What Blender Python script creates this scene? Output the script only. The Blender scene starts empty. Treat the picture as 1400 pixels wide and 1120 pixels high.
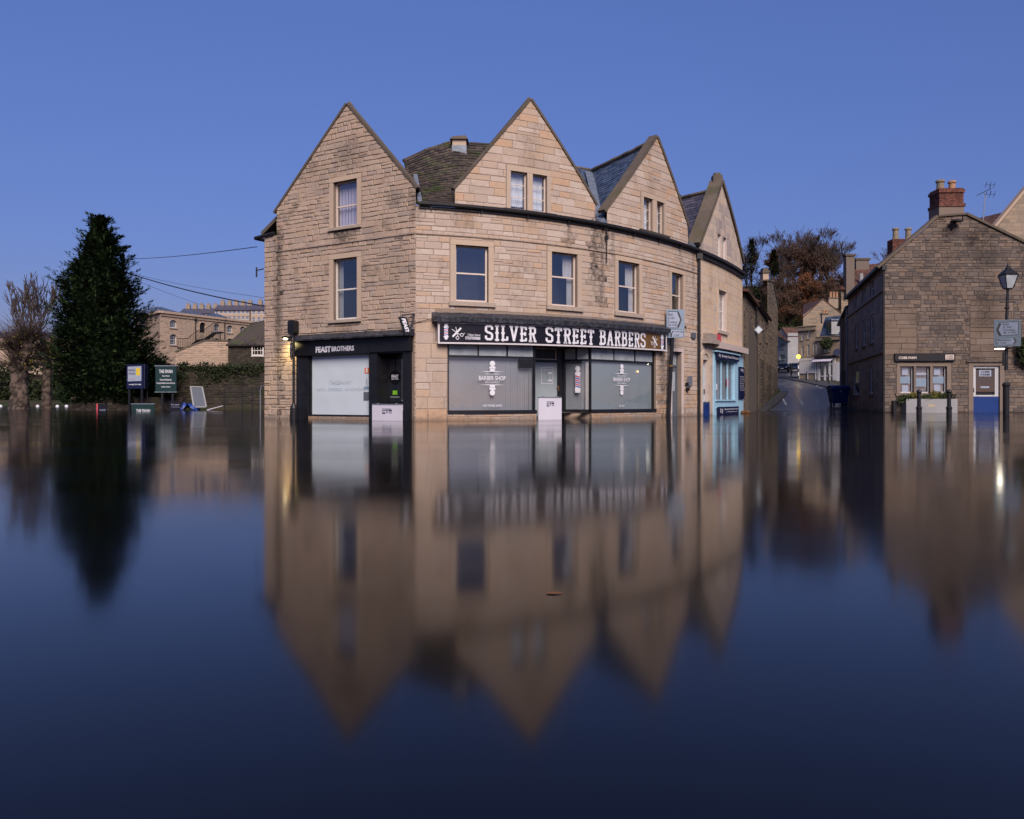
import bpy, math, random
from mathutils import Vector, noise as mnoise
rnd = random.Random(11)
SC = bpy.context.scene
COL = SC.collection
# ------------------------------------------------------------------ camera
FPX, CX, HY, CH = 1120.0, 700.0, 547.0, 0.68      # focal length in px of a 1400 px wide frame, horizon row, eye height over the water
cam = bpy.data.cameras.new('camera'); camo = bpy.data.objects.new('camera', cam); COL.objects.link(camo)
camo.location = (0, 0, CH); camo.rotation_euler = (math.radians(90), 0, 0)
cam.sensor_width = 36; cam.lens = 36*FPX/1400; cam.shift_y = -(560-HY)/1400
cam.clip_end = 3000
SC.camera = camo
# ------------------------------------------------------------------ world and light
SUN_EL, SUN_AZ = math.radians(38), math.radians(168)    # the glow stands behind the camera, slightly to its right
w = bpy.data.worlds.new('World'); SC.world = w; w.use_nodes = True
wt = w.node_tree; wt.nodes.clear()
sky = wt.nodes.new('ShaderNodeTexSky'); sky.sky_type = 'NISHITA'; sky.sun_disc = False
sky.sun_elevation = math.radians(3.0); sky.sun_rotation = SUN_AZ
sky.air_density = 1.0; sky.dust_density = 0.2; sky.ozone_density = 4.0
gam = wt.nodes.new('ShaderNodeGamma'); gam.inputs[1].default_value = .6            # twilight: evens out the dome
tnt = wt.nodes.new('ShaderNodeMix'); tnt.data_type = 'RGBA'; tnt.blend_type = 'MULTIPLY'; tnt.inputs[0].default_value = 1; tnt.inputs[7].default_value = (2.65, 2.2, 3.69, 1)
bg = wt.nodes.new('ShaderNodeBackground'); bg.inputs[1].default_value = 0.10
wo = wt.nodes.new('ShaderNodeOutputWorld')
wt.links.new(sky.outputs[0], gam.inputs[0]); wt.links.new(gam.outputs[0], tnt.inputs[6]); wt.links.new(tnt.outputs[2], bg.inputs[0]); wt.links.new(bg.outputs[0], wo.inputs[0])
sl = bpy.data.lights.new('sun', 'SUN'); so = bpy.data.objects.new('sun', sl); COL.objects.link(so)
sl.energy = 4.8; sl.angle = math.radians(36); sl.color = (1.0, 0.86, 0.76)
sdir = Vector((math.sin(SUN_AZ)*math.cos(SUN_EL), math.cos(SUN_AZ)*math.cos(SUN_EL), math.sin(SUN_EL)))
so.rotation_euler = sdir.to_track_quat('Z', 'Y').to_euler()
SC.view_settings.view_transform = 'Standard'; SC.view_settings.look = 'None'
SC.view_settings.exposure = 0.0; SC.view_settings.gamma = 1.0; SC.view_settings.use_curve_mapping = False
SC.cycles.max_bounces = 6; SC.cycles.transparent_max_bounces = 12
SC.cycles.caustics_reflective = False; SC.cycles.caustics_refractive = False
SC.cycles.use_denoising = True

# ------------------------------------------------------------------ mesh helpers
def W(px, py, Y):
    """world point seen at photo pixel (px, py) when it stands Y metres ahead"""
    return Vector(((px-CX)*Y/FPX, Y, CH+(HY-py)*Y/FPX))

BASE = {}
class MB:
    def __init__(self): self.v, self.f, self.t, self.s = [], [], [], []
    def add(self, vs, fs, tint=.5, stain=0.):
        n = len(self.v); self.v += [tuple(p) for p in vs]
        for f in fs:
            self.f.append(tuple(i+n for i in f)); self.t.append(tint); self.s.append(stain)
    def box(self, a, b, tint=.5):
        x0, y0, z0 = a; x1, y1, z1 = b
        self.hexa([(x0,y0,z0),(x1,y0,z0),(x1,y1,z0),(x0,y1,z0),(x0,y0,z1),(x1,y0,z1),(x1,y1,z1),(x0,y1,z1)], tint)
    def hexa(self, p, tint=.5, stain=0):
        self.add(p, [(0,3,2,1),(4,5,6,7),(0,1,5,4),(1,2,6,5),(2,3,7,6),(3,0,4,7)], tint, stain)
    def tube(self, pts, r, n=8, cap=True, tint=.5):
        pts = [Vector(p) for p in pts]; rs = r if isinstance(r, (list, tuple)) else [r]*len(pts)
        vs, fs = [], []; a = None
        for i, p in enumerate(pts):
            t = (pts[min(i+1, len(pts)-1)]-pts[max(i-1, 0)]).normalized()
            if a is None:
                a = t.cross(Vector((0,0,1)) if abs(t.z) < .9 else Vector((1,0,0))).normalized()
            else:
                a = (a-t*a.dot(t)); a = a.normalized() if a.length > 1e-6 else t.orthogonal().normalized()
            b = t.cross(a)
            for k in range(n):
                an = 2*math.pi*k/n; vs.append(p+(a*math.cos(an)+b*math.sin(an))*rs[i])
        for i in range(len(pts)-1):
            for k in range(n):
                fs.append((i*n+k, i*n+(k+1)%n, (i+1)*n+(k+1)%n, (i+1)*n+k))
        if cap:
            fs.append(tuple(range(n))[::-1]); fs.append(tuple((len(pts)-1)*n+k for k in range(n)))
        self.add(vs, fs, tint)
    def lathe(self, c, prof, n=14, rot=0, tint=.5):
        c = Vector(c); vs, fs = [], []
        for r, z in prof:
            for k in range(n):
                a = 2*math.pi*k/n+rot; vs.append(c+Vector((r*math.cos(a), r*math.sin(a), z)))
        for i in range(len(prof)-1):
            for k in range(n): fs.append((i*n+k, i*n+(k+1)%n, (i+1)*n+(k+1)%n, (i+1)*n+k))
        fs.append(tuple(range(n))[::-1]); fs.append(tuple((len(prof)-1)*n+k for k in range(n)))
        self.add(vs, fs, tint)
    def ball(self, c, r, n=10, m=6, sq=1):
        c = Vector(c)
        self.lathe(c, [(max(r*math.sin(math.pi*i/m), .001), -r*sq*math.cos(math.pi*i/m)) for i in range(m+1)], n)

def mk(name, mb, mat, parent=None, kind=None, smooth=False, base=None, label=None):
    b = base if base is not None else (BASE[parent.name] if parent else Vector((0,0,0)))
    me = bpy.data.meshes.new(name)
    me.from_pydata([(p[0]-b[0], p[1]-b[1], p[2]-b[2]) for p in mb.v], [], mb.f)
    a = me.attributes.new('tint', 'FLOAT', 'FACE'); a.data.foreach_set('value', mb.t)
    a = me.attributes.new('stain', 'FLOAT', 'FACE'); a.data.foreach_set('value', mb.s)
    if mat: me.materials.append(mat)
    if smooth: me.polygons.foreach_set('use_smooth', [True]*len(me.polygons))
    o = bpy.data.objects.new(name, me); COL.objects.link(o)
    if parent: o.parent = parent
    else: o.location = b
    BASE[o.name] = Vector(b)
    if kind: o['kind'] = kind
    if label: o['label'] = label
    return o
def thing(name, label, cat, loc, group=None):
    o = bpy.data.objects.new(name, None); COL.objects.link(o); o.location = loc; o.empty_display_size = .3
    o['label'] = label; o['category'] = cat
    if group: o['group'] = group
    BASE[o.name] = Vector(loc); return o
def solo(name, mb, mat, label, cat, group=None, smooth=False):
    xs = [p[0] for p in mb.v]; ys = [p[1] for p in mb.v]; zs = [p[2] for p in mb.v]
    o = mk(name, mb, mat, None, smooth=smooth, base=Vector(((min(xs)+max(xs))/2, (min(ys)+max(ys))/2, min(zs))))
    o['label'] = label; o['category'] = cat
    if group: o['group'] = group
    return o
def copy_thing(root, loc, label=None, rz=None, scale=None):
    r = root.copy(); COL.objects.link(r); r.location = loc
    if label: r['label'] = label
    if rz is not None: r.rotation_euler = (0, 0, rz)
    if scale: r.scale = scale
    for ch in root.children:
        c = ch.copy(); COL.objects.link(c); c.parent = r
        for g in ch.children:
            d = g.copy(); COL.objects.link(d); d.parent = c
    return r

# ------------------------------------------------------------------ facades: a plan line with (along, up, out) coordinates
class Facade:
    def __init__(s, pts, curved=False):
        s.p = [Vector((a, b)) for a, b in pts]; s.curved = curved
        s.u = [0.0]
        for i in range(1, len(s.p)): s.u.append(s.u[-1]+(s.p[i]-s.p[i-1]).length)
        s.len = s.u[-1]
    def seg(s, u):
        i = 0
        while i < len(s.u)-2 and u > s.u[i+1]: i += 1
        return i
    def plan(s, u):
        i = s.seg(u); t = (u-s.u[i])/(s.u[i+1]-s.u[i]); return s.p[i].lerp(s.p[i+1], t)
    def tan(s, u):
        if not s.curved: return (s.p[1]-s.p[0]).normalized()
        e = .15; return (s.plan(u+e)-s.plan(u-e)).normalized()
    def nor(s, u):
        t = s.tan(u); return Vector((t.y, -t.x))
    def at(s, u, v, d=0.0):
        q = s.plan(u); n = s.nor(u); return Vector((q.x+n.x*d, q.y+n.y*d, v))
    def ux(s, px):
        lo, hi = -4.0, s.len+4.0
        k = (px-CX)/FPX
        g = lambda u: s.plan(u).x-k*s.plan(u).y
        for _ in range(50):
            m = (lo+hi)/2
            if (g(m) > 0) == (g(hi) > 0): hi = m
            else: lo = m
        return (lo+hi)/2
    def uv(s, px, py, d=0):
        u = s.ux(px); y = s.at(u, 0, d).y; return u, CH+(HY-py)*y/FPX
    def rect(s, px0, py0, px1, py1):
        u0, u1 = s.ux(px0), s.ux(px1); y = s.plan((u0+u1)/2).y
        return u0, u1, CH+(HY-py1)*y/FPX, CH+(HY-py0)*y/FPX
    def us(s, u0, u1, step=.45):
        n = max(1, int(math.ceil((u1-u0)/step))) if s.curved else 1
        return [u0+(u1-u0)*i/n for i in range(n+1)]

def fbox(mb, F, u0, u1, v0, v1, d0, d1, tint=.5, stain=0, v0b=None, v1b=None):
    """box on a facade; v0b/v1b give other heights at the u1 end"""
    us = F.us(u0, u1); n = len(us)
    vs, fs = [], []
    for u in us:
        t = (u-u0)/(u1-u0) if u1 > u0 else 0
        a = v0 if v0b is None else v0+(v0b-v0)*t; b = v1 if v1b is None else v1+(v1b-v1)*t
        vs += [F.at(u, a, d0), F.at(u, a, d1), F.at(u, b, d1), F.at(u, b, d0)]
    for i in range(n-1):
        for k in range(4): fs.append((i*4+k, i*4+(k+1)%4, i*4+4+(k+1)%4, i*4+4+k))
    fs.append((0,3,2,1)); j = (n-1)*4; fs.append((j, j+1, j+2, j+3))
    mb.add(vs, fs, tint, stain)
def fprism(mb, F, poly, d0, d1, tint=.5, stain=0):
    n = len(poly); vs = [F.at(u, v, d1) for u, v in poly]+[F.at(u, v, d0) for u, v in poly]
    fs = [tuple(range(n)), tuple(range(2*n-1, n-1, -1))]+[(k, n+k, n+(k+1)%n, (k+1)%n) for k in range(n)]
    mb.add(vs, fs, tint, stain)
def fstrip(mb, F, a, b, th, d0, d1, n=8, tint=.5):
    """bar of thickness th above the line a-b (in u, v) of a facade"""
    nx, ny = -(b[1]-a[1]), (b[0]-a[0]); L = math.hypot(nx, ny); nx, ny = nx/L*th, ny/L*th
    if not F.curved: n = 1
    for i in range(n):
        t0, t1 = i/n, (i+1)/n
        p0 = (a[0]+(b[0]-a[0])*t0, a[1]+(b[1]-a[1])*t0); p1 = (a[0]+(b[0]-a[0])*t1, a[1]+(b[1]-a[1])*t1)
        fprism(mb, F, [p0, p1, (p1[0]+nx, p1[1]+ny), (p0[0]+nx, p0[1]+ny)], d0, d1, tint+rnd.uniform(-.15, .15))

def clip(poly, conv):
    """Sutherland-Hodgman against a counter-clockwise convex polygon"""
    out = poly
    for i in range(len(conv)):
        ax, ay = conv[i]; bx, by = conv[(i+1) % len(conv)]
        ins = lambda p: (bx-ax)*(p[1]-ay)-(by-ay)*(p[0]-ax) >= -1e-9
        src, out = out, []
        for k in range(len(src)):
            p, q = src[k], src[(k+1) % len(src)]
            ip, iq = ins(p), ins(q)
            if ip: out.append(p)
            if ip != iq:
                dp = (bx-ax)*(p[1]-ay)-(by-ay)*(p[0]-ax); dq = (bx-ax)*(q[1]-ay)-(by-ay)*(q[0]-ax)
                t = dp/(dp-dq); out.append((p[0]+(q[0]-p[0])*t, p[1]+(q[1]-p[1])*t))
        if not out: return []
    return out
def cut_rects(r, holes):
    todo = [r]
    for hu0, hu1, hv0, hv1 in holes:
        nx = []
        for a, b, c, d in todo:
            if b <= hu0 or a >= hu1 or d <= hv0 or c >= hv1: nx.append((a, b, c, d)); continue
            if a < hu0: nx.append((a, hu0, c, d))
            if b > hu1: nx.append((hu1, b, c, d))
            m0, m1 = max(a, hu0), min(b, hu1)
            if c < hv0: nx.append((m0, m1, c, hv0))
            if d > hv1: nx.append((m0, m1, hv1, d))
        todo = nx
    return todo
def wall_sheet(mb, F, regions, holes, reveal=.3, tint=.3, thick=0):
    for poly in regions:
        u0, u1 = min(p[0] for p in poly), max(p[0] for p in poly); v0, v1 = min(p[1] for p in poly), max(p[1] for p in poly)
        us = sorted(set([u0, u1]+F.us(u0, u1, .5)+[h[i] for h in holes for i in (0, 1) if u0 < h[i] < u1]))
        vs = sorted(set([v0, v1]+[h[i] for h in holes for i in (2, 3) if v0 < h[i] < v1]))
        for i in range(len(us)-1):
            for j in range(len(vs)-1):
                cu, cv = (us[i]+us[i+1])/2, (vs[j]+vs[j+1])/2
                if any(h[0] < cu < h[1] and h[2] < cv < h[3] for h in holes): continue
                q = clip([(us[i], vs[j]), (us[i+1], vs[j]), (us[i+1], vs[j+1]), (us[i], vs[j+1])], poly)
                if len(q) > 2: mb.add([F.at(a, b, 0) for a, b in q], [tuple(range(len(q)))], tint)
    for u0, u1, v0, v1 in holes:
        c = [(u0, v0), (u1, v0), (u1, v1), (u0, v1)]
        for k in range(4):
            (a, b), (e, f) = c[k], c[(k+1) % 4]
            mb.add([F.at(a, b, 0), F.at(e, f, 0), F.at(e, f, -reveal), F.at(a, b, -reveal)], [(0,1,2,3)], tint)
def stonework(pool, F, regions, holes, ch=(.16, .24), ln=(.3, .7), gap=.014, depth=.022, jit=.008, vmin=-.45, stains=(), tintf=None, seed=1):
    R = random.Random(seed)
    vmax = max(p[1] for g in regions for p in g); v = vmin; rows = []
    while v < vmax:
        h = R.uniform(*ch); rows.append((v, v+h)); v += h
    for poly in regions:
        pu0, pu1 = min(p[0] for p in poly), max(p[0] for p in poly); pv0 = min(p[1] for p in poly); pv1 = max(p[1] for p in poly)
        for v0, v1 in rows:
            if v1 <= pv0 or v0 >= pv1: continue
            u = pu0-R.uniform(0, .4)
            while u < pu1:
                L = R.uniform(*ln)*(1.25 if R.random() < .15 else 1)
                parts = cut_rects((u, min(u+L, pu1+.01), v0, v1), holes); u += L
                if len(parts) == 1 and R.random() < .12 and v1-v0 > ch[1]*.8:      # a course split in two thin stones
                    a, b, c, d = parts[0]; m = c+(d-c)*R.uniform(.4, .6); parts = [(a, b, c, m), (a, b, m, d)]
                for a, b, c, d in parts:
                    if b-a < .05 or d-c < .04: continue
                    g = gap/2
                    q = [(a+g, c+g), (b-g, c+g), (b-g, d-g), (a+g, d-g)]
                    q = [(x+R.uniform(-jit, jit), y+R.uniform(-jit, jit)) for x, y in q]
                    q = clip(q, poly)
                    if len(q) < 3: continue
                    cu = sum(p[0] for p in q)/len(q); cv = sum(p[1] for p in q)/len(q)
                    ar = abs(sum(q[i][0]*q[(i+1) % len(q)][1]-q[(i+1) % len(q)][0]*q[i][1] for i in range(len(q))))/2
                    if ar < .003: continue
                    dd = depth+R.uniform(-.5, .5)*depth*.8; bv = .012+R.random()*.008
                    n = len(q); ins = []
                    for x, y in q:
                        ex, ey = cu-x, cv-y
                        ins.append((x+math.copysign(min(bv, abs(ex)*.5), ex), y+math.copysign(min(bv, abs(ey)*.5), ey)))
                    vs = [F.at(x, y, dd+R.uniform(-.25, .25)*depth*.5) for x, y in ins]+[F.at(x, y, dd-bv*.8) for x, y in q]+[F.at(x, y, -.01) for x, y in q]
                    fs = [tuple(range(n))]
                    for k in range(n):
                        k2 = (k+1) % n; fs += [(k, n+k, n+k2, k2), (n+k, 2*n+k, 2*n+k2, n+k2)]
                    st = 0
                    for su, t0, b0, wd, k in stains:
                        if b0-.3 < cv < t0+.2:
                            st = max(st, k*math.exp(-((cu-su)/wd)**2)*min(1, max(0, (cv-b0+.3)/.6)))
                    pt = F.plan(cu); nn = F.nor(cu); view = Vector((pt.x, pt.y)).normalized()
                    score = ar*abs(nn.dot(view))*(FPX/pt.y)**2
                    ti = R.random()
                    if tintf: ti = tintf(cu, cv, ti)
                    pool.append((score, vs, fs, ti, min(1, st*R.uniform(.55, 1.2))))
def lay_stones(pool, parent, mat, n_ind, name='stone', rest='stonework'):
    pool.sort(key=lambda s: -s[0])
    for sc, vs, fs, ti, st in pool[:n_ind]:
        mb = MB(); mb.add(vs, fs, ti, st); mk(name, mb, mat, parent)
    mb = MB()
    for sc, vs, fs, ti, st in pool[n_ind:]: mb.add(vs, fs, ti, st)
    if mb.v: mk(rest, mb, mat, parent, kind='stuff')

def tiles(mb, A, B, rows, cols, th=.025, lap=.35, jit=.15, seed=3, keep=None):
    """overlapping slates on the ruled surface between the lines A(t) and B(t), t from eave to ridge"""
    R = random.Random(seed)
    S = lambda s, t: A(min(t, 1)).lerp(B(min(t, 1)), s)
    for i in range(rows):
        t0, t1 = i/rows, min(1, (i+1+lap)/rows)
        off = (i % 2)*.5
        for j in range(-1, cols):
            s0, s1 = max(0, (j+off)/cols), min(1, (j+1+off)/cols)
            if s1-s0 < .1/cols: continue
            g = .04/cols; dz = R.uniform(-jit, jit)/rows*.35
            a, b, c, d = S(s0+g, t0+dz), S(s1-g, t0+dz), S(s1-g, t1), S(s0+g, t1)
            if keep and not keep((a+b+c+d)/4): continue
            n = (b-a).cross(d-a)
            if n.length < 1e-9: n = (b-a).cross(c-a)
            n.normalize()
            if n.z < 0: n = -n
            up = n*th*R.uniform(.85, 1.35)
            mb.add([a+up, b+up, c+n*.004, d+n*.004, a-n*.006, b-n*.006, c-n*.01, d-n*.01],
                   [(0,1,2,3), (0,4,5,1), (1,5,6,2), (0,3,7,4)], R.random())
def sheet(mb, A, B, nt=6, ns=6):
    for i in range(nt):
        for j in range(ns):
            q = [A(i/nt).lerp(B(i/nt), j/ns), A(i/nt).lerp(B(i/nt), (j+1)/ns), A((i+1)/nt).lerp(B((i+1)/nt), (j+1)/ns), A((i+1)/nt).lerp(B((i+1)/nt), j/ns)]
            mb.add(q, [(0,1,2,3)])

# ------------------------------------------------------------------ lettering
_txt = {}
def text_geo(s, bold=0.0):
    k = (s, bold)
    if k not in _txt:
        cu = bpy.data.curves.new('lettering_source', 'FONT'); cu.body = s; cu.size = 1; cu.offset = bold; cu.resolution_u = 3
        o = bpy.data.objects.new('lettering_source', cu); COL.objects.link(o)
        dg = bpy.context.evaluated_depsgraph_get(); me = o.evaluated_get(dg).to_mesh()
        vs = [(v.co.x, v.co.y) for v in me.vertices]; fs = [tuple(p.vertices) for p in me.polygons]
        o.evaluated_get(dg).to_mesh_clear(); bpy.data.objects.remove(o); bpy.data.curves.remove(cu)
        _txt[k] = (vs, fs)
    return _txt[k]
def put_text(mb, s, fn, x0, x1, y0, y1, bold=0.0):
    """fit text into x0..x1, y0..y1 and map it with fn(x, y) -> point"""
    vs, fs = text_geo(s, bold)
    if not vs: return
    a0, a1 = min(v[0] for v in vs), max(v[0] for v in vs); b0, b1 = min(v[1] for v in vs), max(v[1] for v in vs)
    mb.add([fn(x0+(x-a0)/(a1-a0)*(x1-x0), y0+(y-b0)/(b1-b0)*(y1-y0)) for x, y in vs], fs)
GL = {  # spurred, chamfered sign letters: strokes in a box one unit high; width first
 'S': (.56, [[(.48,.72),(.48,.84),(.40,.92),(.16,.92),(.08,.84),(.08,.62),(.16,.54),(.40,.46),(.48,.38),(.48,.16),(.40,.08),(.16,.08),(.08,.16),(.08,.28)]]),
 'I': (.30, [[(.15,0),(.15,1)], [(.03,.95),(.27,.95)], [(.03,.05),(.27,.05)], [(.05,.5),(.25,.5)]]),
 'L': (.50, [[(.15,1),(.15,0)], [(.03,.95),(.27,.95)], [(.05,.07),(.46,.07)], [(.44,.07),(.44,.26)], [(.05,.5),(.25,.5)]]),
 'V': (.60, [[(.10,.96),(.30,.04)], [(.50,.96),(.30,.04)], [(.0,.95),(.22,.95)], [(.38,.95),(.60,.95)]]),
 'E': (.52, [[(.15,0),(.15,1)], [(.03,.93),(.46,.93)], [(.03,.07),(.46,.07)], [(.05,.5),(.40,.5)], [(.44,.93),(.44,.78)], [(.44,.07),(.44,.22)], [(.38,.40),(.38,.60)]]),
 'R': (.56, [[(.15,0),(.15,1)], [(.03,.93),(.38,.93),(.47,.84),(.47,.62),(.38,.53),(.15,.53)], [(.32,.53),(.48,.05)], [(.04,.04),(.26,.04)], [(.40,.04),(.56,.04)], [(.05,.5),(.2,.5)]]),
 'T': (.54, [[(.27,0),(.27,1)], [(.04,.93),(.50,.93)], [(.07,.93),(.07,.78)], [(.47,.93),(.47,.78)], [(.15,.05),(.39,.05)], [(.17,.5),(.37,.5)]]),
 'B': (.56, [[(.15,0),(.15,1)], [(.03,.93),(.36,.93),(.45,.85),(.45,.62),(.36,.53),(.15,.53)], [(.36,.53),(.48,.43),(.48,.16),(.38,.07),(.03,.07)], [(.05,.5),(.2,.5)]]),
 'A': (.58, [[(.10,.02),(.29,.98)], [(.48,.02),(.29,.98)], [(.14,.34),(.44,.34)], [(.0,.04),(.20,.04)], [(.38,.04),(.58,.04)]]),
}
def stroke(mb, pts, th, fn):
    k = 0
    for (ax, ay), (bx, by) in zip(pts, pts[1:]):
        L = math.hypot(bx-ax, by-ay); dx, dy = (bx-ax)/L, (by-ay)/L
        e = th*.18; h = th/2
        ax2, ay2, bx2, by2 = ax-dx*e, ay-dy*e, bx+dx*e, by+dy*e
        mb.add([fn(ax2+dy*h, ay2-dx*h, k*.0007), fn(bx2+dy*h, by2-dx*h, k*.0007), fn(bx2-dy*h, by2+dx*h, k*.0007), fn(ax2-dy*h, ay2+dx*h, k*.0007)], [(0,1,2,3)])
        k = (k+1) % 3
def disc(mb, cx, cy, r, fn, n=14, ry=None, a0=0, a1=2*math.pi):
    ry = ry or r
    mb.add([fn(cx+r*math.cos(a0+(a1-a0)*i/n), cy+ry*math.sin(a0+(a1-a0)*i/n)) for i in range(n)], [tuple(range(n))])
# ------------------------------------------------------------------ materials
def nodes(name):
    m = bpy.data.materials.new(name); m.use_nodes = True; nt = m.node_tree
    return m, nt, nt.nodes['Principled BSDF'], lambda t: nt.nodes.new(t), nt.links.new
def plain(name, col, rough=.6, metal=0.0, var=.12, scale=9, bump=.0, spec=.4, emit=None, es=0):
    m, nt, p, N, L = nodes(name)
    tc = N('ShaderNodeNewGeometry'); no = N('ShaderNodeTexNoise'); no.inputs['Scale'].default_value = scale; no.inputs['Detail'].default_value = 5
    L(tc.outputs['Position'], no.inputs['Vector'])
    r = N('ShaderNodeValToRGB'); r.color_ramp.elements[0].position = .3; r.color_ramp.elements[1].position = .7
    r.color_ramp.elements[0].color = (*[c*(1-var) for c in col], 1); r.color_ramp.elements[1].color = (*[min(1, c*(1+var)) for c in col], 1)
    L(no.outputs[0], r.inputs[0]); L(r.outputs[0], p.inputs['Base Color'])
    p.inputs['Roughness'].default_value = rough; p.inputs['Metallic'].default_value = metal; p.inputs['Specular IOR Level'].default_value = spec
    if bump:
        b = N('ShaderNodeBump'); b.inputs['Strength'].default_value = bump; b.inputs['Distance'].default_value = .02
        L(no.outputs[0], b.inputs['Height']); L(b.outputs[0], p.inputs['Normal'])
    if emit:
        p.inputs['Emission Color'].default_value = (*emit, 1); p.inputs['Emission Strength'].default_value = es
    return m
def stone(name, cols, dark=(.035, .03, .028), stain_amt=1.0, patch=.35, rough=.92, moss=None, bump=.5, nscale=2.3, grime=0.35, streaks=()):
    """cols: ramp of block colours picked by each block's own tint; dark lichen and soot in patches"""
    m, nt, p, N, L = nodes(name)
    at = N('ShaderNodeAttribute'); at.attribute_name = 'tint'
    st = N('ShaderNodeAttribute'); st.attribute_name = 'stain'
    ge = N('ShaderNodeNewGeometry')
    n1 = N('ShaderNodeTexNoise'); n1.inputs['Scale'].default_value = 7; n1.inputs['Detail'].default_value = 8; n1.inputs['Roughness'].default_value = .65
    n2 = N('ShaderNodeTexNoise'); n2.inputs['Scale'].default_value = nscale*.4; n2.inputs['Detail'].default_value = 7; n2.inputs['Roughness'].default_value = .7
    n3 = N('ShaderNodeTexNoise'); n3.inputs['Scale'].default_value = 38; n3.inputs['Detail'].default_value = 6; n3.inputs['Roughness'].default_value = .7
    for n in (n1, n2, n3): L(ge.outputs['Position'], n.inputs['Vector'])
    add = N('ShaderNodeMath'); add.operation = 'MULTIPLY_ADD'; add.inputs[1].default_value = .5; L(n1.outputs[0], add.inputs[0])
    sub = N('ShaderNodeMath'); sub.operation = 'SUBTRACT'; sub.inputs[1].default_value = .25; L(at.outputs['Fac'], sub.inputs[0]); L(sub.outputs[0], add.inputs[2])
    r = N('ShaderNodeValToRGB'); cr = r.color_ramp
    while len(cr.elements) < len(cols): cr.elements.new(.5)
    for i, c in enumerate(cols): cr.elements[i].position = i/(len(cols)-1); cr.elements[i].color = (*c, 1)
    L(add.outputs[0], r.inputs[0])
    # lichen and soot patches
    pr = N('ShaderNodeMapRange'); pr.inputs[1].default_value = .49; pr.inputs[2].default_value = .68; pr.inputs[3].default_value = 0; pr.inputs[4].default_value = patch
    L(n2.outputs[0], pr.inputs[0])
    ms = N('ShaderNodeMapRange'); ms.inputs[1].default_value = .34; ms.inputs[2].default_value = .6; ms.inputs[3].default_value = .25; ms.inputs[4].default_value = 1.0
    L(n1.outputs[0], ms.inputs[0])
    mu = N('ShaderNodeMath'); mu.operation = 'MULTIPLY'; L(pr.outputs[0], mu.inputs[0]); L(ms.outputs[0], mu.inputs[1])
    sm = N('ShaderNodeMath'); sm.operation = 'MULTIPLY'; L(st.outputs['Fac'], sm.inputs[0]); L(ms.outputs[0], sm.inputs[1])
    mx = N('ShaderNodeMath'); mx.operation = 'MAXIMUM'; L(mu.outputs[0], mx.inputs[0]); L(sm.outputs[0], mx.inputs[1])
    gr = N('ShaderNodeMapRange'); gr.inputs[1].default_value = .42; gr.inputs[2].default_value = .68; gr.inputs[3].default_value = 0; gr.inputs[4].default_value = grime
    L(n3.outputs[0], gr.inputs[0])
    # damp band and tide mark just above the flood
    sz = N('ShaderNodeSeparateXYZ'); L(ge.outputs['Position'], sz.inputs[0]); wz = N('ShaderNodeMath'); wz.operation = 'MULTIPLY_ADD'; wz.inputs[1].default_value = -.28; L(n1.outputs[0], wz.inputs[0]); L(sz.outputs[2], wz.inputs[2])
    wb = N('ShaderNodeMapRange'); wb.inputs[1].default_value = -.10; wb.inputs[2].default_value = .06; wb.inputs[3].default_value = .55; wb.inputs[4].default_value = 0; L(wz.outputs[0], wb.inputs[0])
    wm = N('ShaderNodeMath'); wm.operation = 'MAXIMUM'; L(mx.outputs[0], wm.inputs[0]); L(wb.outputs[0], wm.inputs[1])
    top = wm.outputs[0]
    if streaks:                                # water runs and soot marks, each at its own place on the wall
        wv = N('ShaderNodeVectorMath'); wv.operation = 'MULTIPLY_ADD'; wv.inputs[1].default_value = (.45, .45, .9); L(n1.outputs['Color'], wv.inputs[0]); L(ge.outputs['Position'], wv.inputs[2])
        off = N('ShaderNodeVectorMath'); off.operation = 'ADD'; off.inputs[1].default_value = (-.22, -.22, -.45); L(wv.outputs[0], off.inputs[0])
        sx = N('ShaderNodeSeparateXYZ'); L(off.outputs[0], sx.inputs[0]); flat = N('ShaderNodeCombineXYZ'); L(sx.outputs[0], flat.inputs[0]); L(sx.outputs[1], flat.inputs[1])
        brk = N('ShaderNodeMapRange'); brk.inputs[1].default_value = .3; brk.inputs[2].default_value = .62; brk.inputs[3].default_value = .35; L(n1.outputs[0], brk.inputs[0])
        for x, y, zt, zb, wd, k in streaks:
            ds = N('ShaderNodeVectorMath'); ds.operation = 'DISTANCE'; L(flat.outputs[0], ds.inputs[0]); ds.inputs[1].default_value = (x, y, 0)
            a = N('ShaderNodeMapRange'); a.interpolation_type = 'SMOOTHSTEP'; a.inputs[1].default_value = 0; a.inputs[2].default_value = wd; a.inputs[3].default_value = k; a.inputs[4].default_value = 0; L(ds.outputs['Value'], a.inputs[0])
            b1 = N('ShaderNodeMapRange'); b1.interpolation_type = 'SMOOTHSTEP'; b1.inputs[1].default_value = zb; b1.inputs[2].default_value = zb+.5*(zt-zb); L(sx.outputs[2], b1.inputs[0])
            b2 = N('ShaderNodeMapRange'); b2.interpolation_type = 'SMOOTHSTEP'; b2.inputs[1].default_value = zt; b2.inputs[2].default_value = zt+.35; b2.inputs[3].default_value = 1; b2.inputs[4].default_value = 0; L(sx.outputs[2], b2.inputs[0])
            m1 = N('ShaderNodeMath'); m1.operation = 'MULTIPLY'; L(a.outputs[0], m1.inputs[0]); L(b1.outputs[0], m1.inputs[1])
            m2 = N('ShaderNodeMath'); m2.operation = 'MULTIPLY'; L(m1.outputs[0], m2.inputs[0]); L(b2.outputs[0], m2.inputs[1])
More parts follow.
